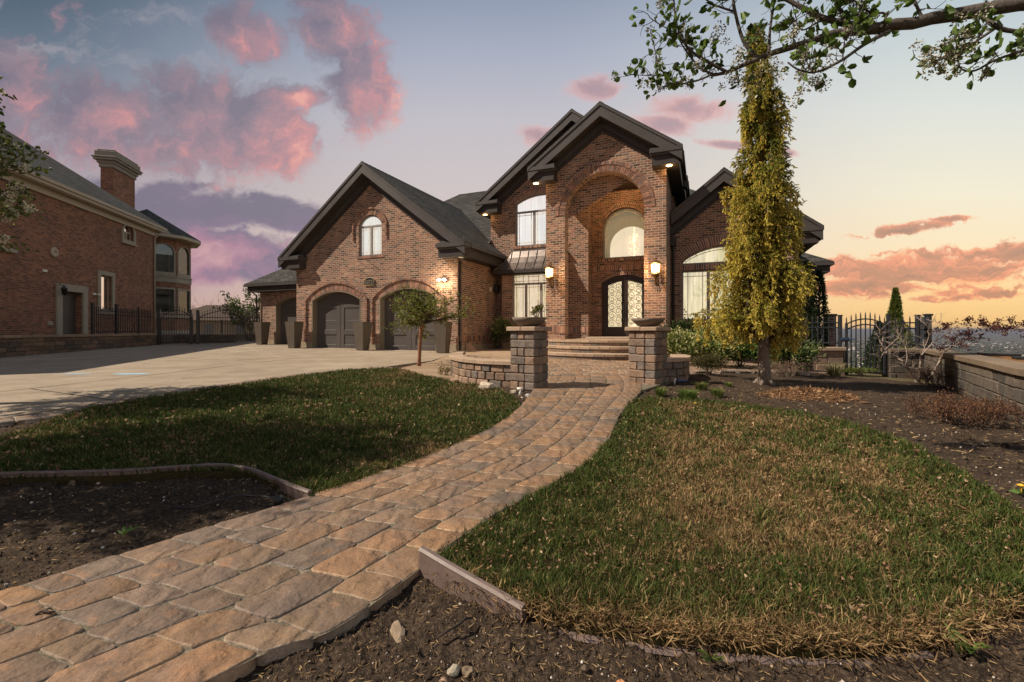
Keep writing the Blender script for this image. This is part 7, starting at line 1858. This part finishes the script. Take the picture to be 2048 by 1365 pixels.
# leaf and chip pile by the spruce
px_, py_ = G(1610, 792); e = empty('chip_pile', (px_, py_, gz(px_, py_)-0.03), 0, 'low heap of brown chips and dry needles beside the spruce trunk', 'heap'); rng = np.random.default_rng(77)
nn = 24; gx, gy = np.meshgrid(np.linspace(-1, 1, nn), np.linspace(-1, 1, nn), indexing='ij'); hz = 0.13*np.clip(1-gx**2-gy**2, 0, 1)**0.8*(0.7+0.6*fbm(gx*3+9, gy*3+4, 8, 3))
V = np.stack([gx*0.78, gy*0.42, hz-0.02], -1).reshape(-1, 3); i, j = np.meshgrid(np.arange(nn-1), np.arange(nn-1), indexing='ij'); k = i*nn+j
np_mesh('mound', V, np.stack([k, k+nn, k+nn+1, k+1], -1).reshape(-1, 4), plain('chip_mound', (0.15, 0.085, 0.045), 0.95, 0.1, 0.5, 40.0, 0.8), None, e)
n = 1900; a = rng.uniform(0, 6.28, n); r_ = rng.random(n)**0.6*1.08; x, y = r_*np.cos(a), r_*np.sin(a); z = 0.13*np.clip(1-r_**2, 0, 1)**0.8+0.01*rng.random(n)
P = np.stack([x*0.78, y*0.42, z], 1); D = rng.normal(0, 1, (n, 3))*np.array([1, 1, 0.35]); foliage('chips', [leaves(P, D, 0.085, 0.013, pick([(0.36, 0.20, 0.10), (0.24, 0.13, 0.07), (0.46, 0.29, 0.16), (0.14, 0.08, 0.045)], n, rng), 0.1, 0.2, rng)], DRYLEAF, e)

# litter nobody could count
def scatter(n, rng, rmin=1.3, rmax=11.0, amin=-55, amax=50):
    r_ = rmin*(rmax/rmin)**rng.random(n); a = np.radians(rng.uniform(amin, amax, n)); return r_*np.sin(a), r_*np.cos(a)
def soil_only(x, y): return ~(in_poly(x, y, LAWN1) | in_poly(x, y, LAWN2) | in_poly(x, y, PATHP) | in_poly(x, y, dpoly) | in_poly(x, y, fpoly) | in_poly(x, y, bedp))
rng = np.random.default_rng(101); x, y = scatter(16000, rng); k = soil_only(x, y); x, y = x[k], y[k]; n = len(x); d_ = np.hypot(x, y)
P = np.stack([x, y, soil_h(x, y)+0.004], 1); D = rng.normal(0, 1, (n, 3))*np.array([1, 1, 0.12])
o = foliage('straw_litter', [leaves(P, D, 0.035*np.clip(d_/4, 0.8, 1.6), 0.0035*np.clip(d_/2.2, 1, 3.0), pick([(0.40, 0.28, 0.14), (0.26, 0.17, 0.09), (0.14, 0.09, 0.055)], n, rng), 0.05, 0.1, rng)], DRYLEAF, None); tag(o, kind='stuff')
def pebbles(name, n, seed, size, cols, mask, zfun, rmax=9.0):
    rng = np.random.default_rng(seed); x, y = scatter(n, rng, 1.25, rmax); k = mask(x, y); x, y = x[k], y[k]; n = len(x); dd = np.hypot(x, y)
    oc = np.array([(1, 0, 0), (-1, 0, 0), (0, 1, 0), (0, -1, 0), (0, 0, 1), (0, 0, -1)], float); of = np.array([(0, 2, 4), (2, 1, 4), (1, 3, 4), (3, 0, 4), (2, 0, 5), (1, 2, 5), (3, 1, 5), (0, 3, 5)])
    # once-subdivided octahedron reads as a crumb
    vs = list(map(tuple, oc)); fs = []
    def mid(a, b):
        m_ = np.array(vs[a])+np.array(vs[b]); m_ = m_/np.linalg.norm(m_); vs.append(tuple(m_)); return len(vs)-1
    for a, b, c in of: ab, bc, ca = mid(a, b), mid(b, c), mid(c, a); fs += [(a, ab, ca), (ab, b, bc), (ca, bc, c), (ab, bc, ca)]
    ov = np.array(vs); nv = len(ov); s = size*rng.lognormal(0, 0.45, n)*np.clip(dd/2.5, 0.8, 2.0)
    Vv = ov[None]*(1+rng.normal(0, 0.13, (n, nv, 1)))*s[:, None, None]*rng.uniform(0.6, 1.1, (n, 1, 3))+np.stack([x, y, zfun(x, y)+s*0.25], 1)[:, None]
    F = (np.arange(n)[:, None, None]*nv+np.array(fs)[None]).reshape(-1, 3); C = np.ones((n, nv, 4)); C[:, :, :3] = pick(cols, n, rng)[:, None]*rng.uniform(0.7, 1.3, (n, 1, 1))
    return tag(np_mesh(name, Vv.reshape(-1, 3), F, CLOD, C.reshape(-1, 4)), kind='stuff')
CLOD = attr_mat('clod', 0.95, 0.1, 0.3, 80.0, 0.4, 0.003, 20.0)
pebbles('soil_crumbs', 15000, 111, 0.0048, [(0.05, 0.035, 0.025), (0.085, 0.06, 0.042), (0.035, 0.026, 0.02), (0.13, 0.095, 0.065)], soil_only, soil_h)
pebbles('gravel', 1900, 112, 0.0038, [(0.42, 0.36, 0.29), (0.30, 0.22, 0.15), (0.55, 0.5, 0.44)], soil_only, soil_h)
rng = np.random.default_rng(121); x, y = scatter(5200, rng, 2.1, 13.0); k = in_poly(x, y, LAWN1) | in_poly(x, y, LAWN2); x, y = x[k], y[k]; n = len(x)
P = np.stack([x, y, gza(x, y)+0.035+0.02*rng.random(n)], 1); D = rng.normal(0, 1, (n, 3))*np.array([1, 1, 0.5])
o = foliage('fallen_leaves', [leaves(P, D, 0.019*np.clip(np.hypot(x, y)/3.2, 1, 2.2), 0.011*np.clip(np.hypot(x, y)/3.2, 1, 2.2), pick([(0.30, 0.18, 0.10), (0.22, 0.115, 0.07), (0.42, 0.30, 0.19), (0.16, 0.09, 0.06)], n, rng), 0.2, 0.6, rng)], DRYLEAF, None); tag(o, kind='stuff')
# straw hanging over the near edge of the right lawn
rng = np.random.default_rng(131); ed = spline([G(*q) for q in ((900, 1160), (1045, 1225), (1200, 1258), (1350, 1278), (1500, 1293), (1700, 1305), (1850, 1288), (1950, 1262), (2048, 1222))], 400)
n = 3000; i = rng.integers(0, 399, n); fr = rng.random((n, 1)); P2 = ed[i]*(1-fr)+ed[i+1]*fr+rng.normal(0, 0.045, (n, 2))+np.array([0, 0.045])
P = np.stack([P2[:, 0], P2[:, 1], gza(P2[:, 0], P2[:, 1])+0.008+0.03*rng.random(n)], 1); D = np.stack([rng.normal(0.1, 0.9, n), -0.35+rng.normal(0, 0.7, n), rng.normal(0.0, 0.45, n)], 1)
o = foliage('straw_fringe', [leaves(P, D, 0.055, 0.0022, pick([(0.40, 0.28, 0.14), (0.30, 0.19, 0.09), (0.2, 0.12, 0.06)], n, rng), 0.2, 0.1, rng)], DRYLEAF, None); tag(o, kind='stuff')

# ---- the city in the valley
def city():
    rng = np.random.default_rng(141); n = 9000; a = np.radians(rng.uniform(20, 62, n)); d = 700*(14)**rng.random(n); x, y = d*np.sin(a), d*np.cos(a)
    dens = fbm(x/700, y/700, 9, 3); k = dens > 0.42; x, y, d = x[k], y[k], d[k]; n = len(x); s = rng.uniform(6, 15, n)*np.where(rng.random(n) < 0.05, 3.0, 1); hh = rng.uniform(4, 9, n); ww = s*rng.uniform(0.6, 1.3, n); z = terr(x, y)-0.5
    cu_ = np.array([(-1, -1, 0), (1, -1, 0), (1, 1, 0), (-1, 1, 0), (-1, -1, 1), (1, -1, 1), (1, 1, 1), (-1, 1, 1)], float); V = cu_[None]*np.stack([s, ww, hh], 1)[:, None]+np.stack([x, y, z], 1)[:, None]
    f = np.array([(4, 5, 6, 7), (0, 1, 5, 4), (1, 2, 6, 5), (2, 3, 7, 6), (3, 0, 4, 7)]); F = (np.arange(n)[:, None, None]*8+f[None]).reshape(-1, 4); C = np.ones((n, 8, 4)); C[:, :, :3] = pick([(0.42, 0.38, 0.34), (0.22, 0.19, 0.17), (0.12, 0.105, 0.095), (0.6, 0.57, 0.54), (0.26, 0.18, 0.13)], n, rng)[:, None]
    tag(np_mesh('city', V.reshape(-1, 3), F, CLOD, C.reshape(-1, 4)), kind='stuff')
    n = 16000; a = np.radians(rng.uniform(20, 62, n)); d = 500*(18)**rng.random(n); x, y = d*np.sin(a), d*np.cos(a); z = terr(x, y); s = rng.uniform(3, 8, n)*np.clip(d/1500, 0.8, 2.2); oc = np.array([(1, 0, .5), (-1, 0, .5), (0, 1, .5), (0, -1, .5), (0, 0, 1.3), (0, 0, -.2)]); of = np.array([(0, 2, 4), (2, 1, 4), (1, 3, 4), (3, 0, 4), (2, 0, 5), (1, 2, 5), (3, 1, 5), (0, 3, 5)])
    V = oc[None]*s[:, None, None]*rng.uniform(0.7, 1.3, (n, 6, 1))+np.stack([x, y, z], 1)[:, None]; F = (np.arange(n)[:, None, None]*6+of[None]).reshape(-1, 3); C = np.ones((n, 6, 4)); C[:, :, :3] = pick([(0.03, 0.04, 0.02), (0.05, 0.06, 0.03), (0.08, 0.07, 0.05)], n, rng)[:, None]
    tag(np_mesh('valley_trees', V.reshape(-1, 3), F, CLOD, C.reshape(-1, 4)), kind='stuff')
city()
# ------------------------------------------------------------------ the air over the valley
hz_ = MB(); hz_.box(-40000, 40000, -2000, 62000, -215, 40)
hm = bpy.data.materials.new('valley_haze'); hm.use_nodes = True; nt = hm.node_tree; nt.nodes.remove(nt.nodes['Principled BSDF'])
pv = nt.nodes.new('ShaderNodeVolumePrincipled'); pv.inputs['Color'].default_value = (0.27, 0.30, 0.38, 1); pv.inputs['Density'].default_value = 0.000075; pv.inputs['Anisotropy'].default_value = 0.0
nt.links.new(pv.outputs[0], nt.nodes['Material Output'].inputs['Volume'])
tag(hz_.build('haze', hm), kind='stuff')
# ------------------------------------------------------------------ sky: dusk colours and pink clouds as light from the world
W = bpy.data.worlds.new('World'); SC.world = W; W.use_nodes = True
class WT(NT):
    def __init__(s):
        s.t = W.node_tree; s.N = s.t.nodes; s.N.clear()
        s.out = s.n('ShaderNodeOutputWorld'); s.bg = s.n('ShaderNodeBackground'); s.L(s.bg.outputs[0], s.out.inputs[0])
t = WT()
dirv = t.n('ShaderNodeTexCoord').outputs['Generated']
sep = t.n('ShaderNodeSeparateXYZ'); t.L(dirv, sep.inputs[0])
ay = t.math('MAXIMUM', t.math('ABSOLUTE', sep.outputs[1]), 0.08)
X = t.math('MULTIPLY', t.math('DIVIDE', sep.outputs[0], ay), 9.0)        # horizontal tangent, in hundredths
Y = t.math('MULTIPLY', t.math('DIVIDE', sep.outputs[2], ay), 9.0)        # height tangent
Yc = t.math('MINIMUM', t.math('MAXIMUM', t.math('DIVIDE', Y, 8.0), 0.0), 1.0)
c_l = t.ramp(Yc, [(0.0, lin(196, 156, 148)), (0.10, lin(168, 142, 152)), (0.30, lin(172, 156, 162)), (0.5, lin(150, 148, 160)), (0.68, lin(108, 122, 138)), (0.83, lin(84, 101, 118)), (1.0, lin(70, 86, 104))])
c_m = t.ramp(Yc, [(0.0, lin(236, 196, 160)), (0.15, lin(222, 198, 186)), (0.33, lin(204, 193, 192)), (0.52, lin(192, 188, 195)), (0.68, lin(168, 173, 190)), (0.83, lin(142, 153, 174)), (1.0, lin(110, 122, 146))])
c_r = t.ramp(Yc, [(0.0, lin(252, 200, 124)), (0.09, lin(253, 214, 150)), (0.2, lin(250, 228, 188)), (0.34, lin(240, 232, 208)), (0.55, lin(220, 223, 216)), (0.72, lin(200, 209, 210)), (0.83, lin(182, 195, 202)), (1.0, lin(124, 140, 156))])
side = t.mrange(X, -10.2, 10.2)
cA = t.mix(t.mrange(side, 0.0, 0.45, smooth=True), c_l, c_m); cB = t.mix(t.mrange(side, 0.5, 0.95, smooth=True), cA, c_r)
cb = t.n('ShaderNodeCombineXYZ'); t.L(X, cb.inputs[0]); t.L(Y, cb.inputs[1]); P = cb.outputs[0]
def field(blobs, P=None):
    P = P or globals()['P']; out = None
    for (px, py, rx, ry, rot) in blobs:
        mp = t.n('ShaderNodeMapping', vector_type='TEXTURE'); t.L(P, mp.inputs[0])
        mp.inputs['Location'].default_value = (px-10.24, 6.6-py, 0); mp.inputs['Rotation'].default_value = (0, 0, rot); mp.inputs['Scale'].default_value = (rx, ry, 1)
        l = t.math('SUBTRACT', 1.0, t.vmath('LENGTH', mp.outputs[0]))
        out = l if out is None else t.math('MAXIMUM', out, l)
    return out
warp = t.vmath('ADD', P, t.vmath('MULTIPLY', t.vmath('SUBTRACT', t.noise(P, 0.8, 6.0, 0.62, color=True), (0.5, 0.5, 0.5)), (2.0, 1.5, 0)))
nzA = t.noise(warp, 0.62, 7.0, 0.6); nzB = t.noise(t.vmath('ADD', warp, (7.3, 2.2, 0)), 0.75, 4.0, 0.55)
wisp = t.noise(t.vmath('MULTIPLY', warp, (0.5, 1.3, 1)), 0.9, 7.0, 0.65)
# thin pale wisps on the left
mw = t.math('MULTIPLY', t.mrange(wisp, 0.48, 0.74, 0, 0.55, True), t.mrange(X, -10.0, -3.5, 1.0, 0.0))
c0 = t.mix(mw, cB, lin(206, 188, 190))
# billowing rose clouds, upper left, lit from the sunset side
BL = [(0.4, 2.0, 1.9, 1.2, -0.5), (2.4, 2.45, 1.9, 1.25, 0.0), (4.0, 2.3, 1.9, 1.25, -0.25), (5.3, 2.5, 1.2, 0.9, 0.3), (2.8, 3.0, 2.4, 0.7, 0.05),
      (5.0, 0.7, 1.1, 0.75, -0.4), (6.6, 0.75, 1.2, 0.85, -0.5), (7.1, 1.9, 0.85, 1.1, 0.2), (6.0, 1.95, 1.3, 0.32, 0), (-2.0, 2.5, 3.4, 2.6, 0)]
def density(off):
    w_ = t.vmath('ADD', warp, off); p_ = t.vmath('ADD', P, off)
    return t.math('ADD', field(BL, p_), t.math('MULTIPLY', t.math('SUBTRACT', t.noise(w_, 0.5, 10.0, 0.66), 0.50), 3.6))
den = density((0, 0, 0)); den2 = density((0.42, -0.34, 0))
ml = t.mrange(den, -0.05, 0.5, smooth=True)
lit = t.math('ADD', t.math('SUBTRACT', den, den2), t.math('MULTIPLY', t.math('SUBTRACT', nzB, 0.5), 0.9))
rose = t.ramp(t.mrange(lit, -0.45, 1.0), [(0.0, lin(122, 114, 130)), (0.35, lin(146, 126, 138)), (0.58, lin(172, 134, 142)), (0.8, lin(206, 144, 144)), (1.0, lin(234, 166, 154))])
c1 = t.mix(t.math('MULTIPLY', ml, 0.86), c0, rose)
# mauve bank low on the left
fm = field([(4.2, 4.25, 2.3, 0.55, -0.05), (5.6, 4.4, 1.2, 0.35, -0.08), (3.9, 5.05, 2.6, 0.85, 0.0), (3.3, 3.85, 0.9, 0.35, 0.1), (5.6, 5.3, 1.5, 0.5, 0.0), (2.4, 4.6, 2, 1.2, 0)])
wv = t.vmath('MULTIPLY', warp, (0.55, 1.7, 1)); nzC = t.noise(wv, 0.62, 6.0, 0.58); nzD = t.noise(t.vmath('ADD', wv, (3.1, 9.2, 0)), 0.7, 5.0)
dm = t.math('ADD', fm, t.math('MULTIPLY', t.math('SUBTRACT', nzC, 0.5), 2.4))
mm = t.mrange(dm, 0.0, 0.4, smooth=True)
hgt = t.mrange(Y, 0.7, 2.6)
mauve = t.ramp(t.math('ADD', hgt, t.math('MULTIPLY', t.math('SUBTRACT', nzD, 0.5), 2.2)), [(0.0, lin(200, 158, 162)), (0.3, lin(168, 128, 148)), (0.55, lin(130, 116, 138)), (1.0, lin(118, 112, 130))])
c2 = t.mix(t.math('MULTIPLY', mm, 0.9), c1, mauve)
# small rose clouds in the middle
fc = field([(10.8, 2.7, 0.75, 0.28, -0.15), (11.9, 1.8, 0.75, 0.3, -0.1), (13.7, 2.2, 1.25, 0.36, -0.04), (13.3, 2.45, 0.8, 0.3, -0.1), (14.5, 2.9, 0.7, 0.12, -0.1), (15.7, 3.05, 0.45, 0.12, -0.2)])
dc = t.math('ADD', fc, t.math('MULTIPLY', t.math('SUBTRACT', nzC, 0.5), 2.6))
mc = t.mrange(dc, -0.05, 0.7, smooth=True)
c3 = t.mix(t.math('MULTIPLY', mc, 0.85), c2, t.ramp(t.math('ADD', dc, t.math('SUBTRACT', nzD, 0.5)), [(0.0, lin(226, 188, 186)), (0.35, lin(218, 164, 160)), (0.7, lin(182, 148, 154)), (1.0, lin(172, 144, 152))]))
# streaked sunset bank on the right
fr = field([(18.9, 5.4, 3.2, 0.46, 0.06), (20.6, 5.05, 2.2, 0.35, 0.1), (17.4, 5.75, 1.9, 0.25, 0.0), (19.3, 5.92, 1.4, 0.14, 0.02), (18.2, 4.6, 1.25, 0.16, 0.12), (19.1, 4.38, 0.5, 0.09, 0.05), (22.5, 5.2, 3.0, 0.8, 0.05)])
ws = t.vmath('MULTIPLY', warp, (0.5, 3.4, 1)); nzE = t.noise(ws, 1.0, 8.0, 0.62); nzF = t.noise(t.vmath('ADD', ws, (5.0, 1.0, 0)), 1.3, 6.0, 0.6)
dr = t.math('ADD', fr, t.math('MULTIPLY', t.math('SUBTRACT', nzE, 0.52), 3.2))
mr_ = t.mrange(dr, 0.0, 0.4, smooth=True)
c4 = t.mix(t.math('MULTIPLY', mr_, 0.84), c3, t.ramp(t.math('ADD', t.math('MULTIPLY', dr, 0.8), t.math('MULTIPLY', t.math('SUBTRACT', nzF, 0.5), 1.6)), [(0.0, lin(252, 180, 128)), (0.22, lin(240, 150, 118)), (0.5, lin(196, 134, 110)), (1.0, lin(160, 120, 104))]))
t.L(c4, t.bg.inputs[0]); t.bg.inputs[1].default_value = 0.86
# ------------------------------------------------------------------ camera, sun, render settings
cam = bpy.data.cameras.new('camera'); cam.sensor_width = 36; cam.lens = 36*900/2048; cam.shift_y = -22.5/2048
cam.clip_start = 0.05; cam.clip_end = 90000
co = bpy.data.objects.new('camera', cam); co.location = (0, 0, CZ); co.rotation_euler = (R(90), 0, 0); link(co); SC.camera = co
SUN_EL, SUN_AZ = R(46), R(10)      # travelling direction turned 10 degrees into the depth
sd = Vector((math.cos(SUN_EL)*math.cos(SUN_AZ), math.cos(SUN_EL)*math.sin(SUN_AZ), -math.sin(SUN_EL)))
sun = bpy.data.lights.new('sun', 'SUN'); sun.energy = 5.0; sun.angle = R(0.55); sun.color = (1.0, 0.87, 0.71)
so_ = bpy.data.objects.new('sun', sun); so_.rotation_euler = sd.to_track_quat('-Z', 'Y').to_euler(); so_.location = (-20, -3, 22); link(so_)
SC.view_settings.view_transform = 'Standard'; SC.view_settings.look = 'None'; SC.view_settings.exposure = 0.3; SC.view_settings.gamma = 1
SC.render.engine = 'CYCLES'
SC.cycles.use_denoising = True
try:
    SC.cycles.denoiser = 'OPENIMAGEDENOISE'; SC.cycles.denoising_input_passes = 'RGB_ALBEDO_NORMAL'; SC.cycles.denoising_prefilter = 'ACCURATE'
except Exception: pass
SC.cycles.max_bounces = 6; SC.cycles.diffuse_bounces = 3; SC.cycles.glossy_bounces = 3; SC.cycles.transmission_bounces = 3
SC.cycles.transparent_max_bounces = 8; SC.cycles.volume_bounces = 0; SC.cycles.sample_clamp_indirect = 4.0
SC.cycles.caustics_reflective = False; SC.cycles.caustics_refractive = False
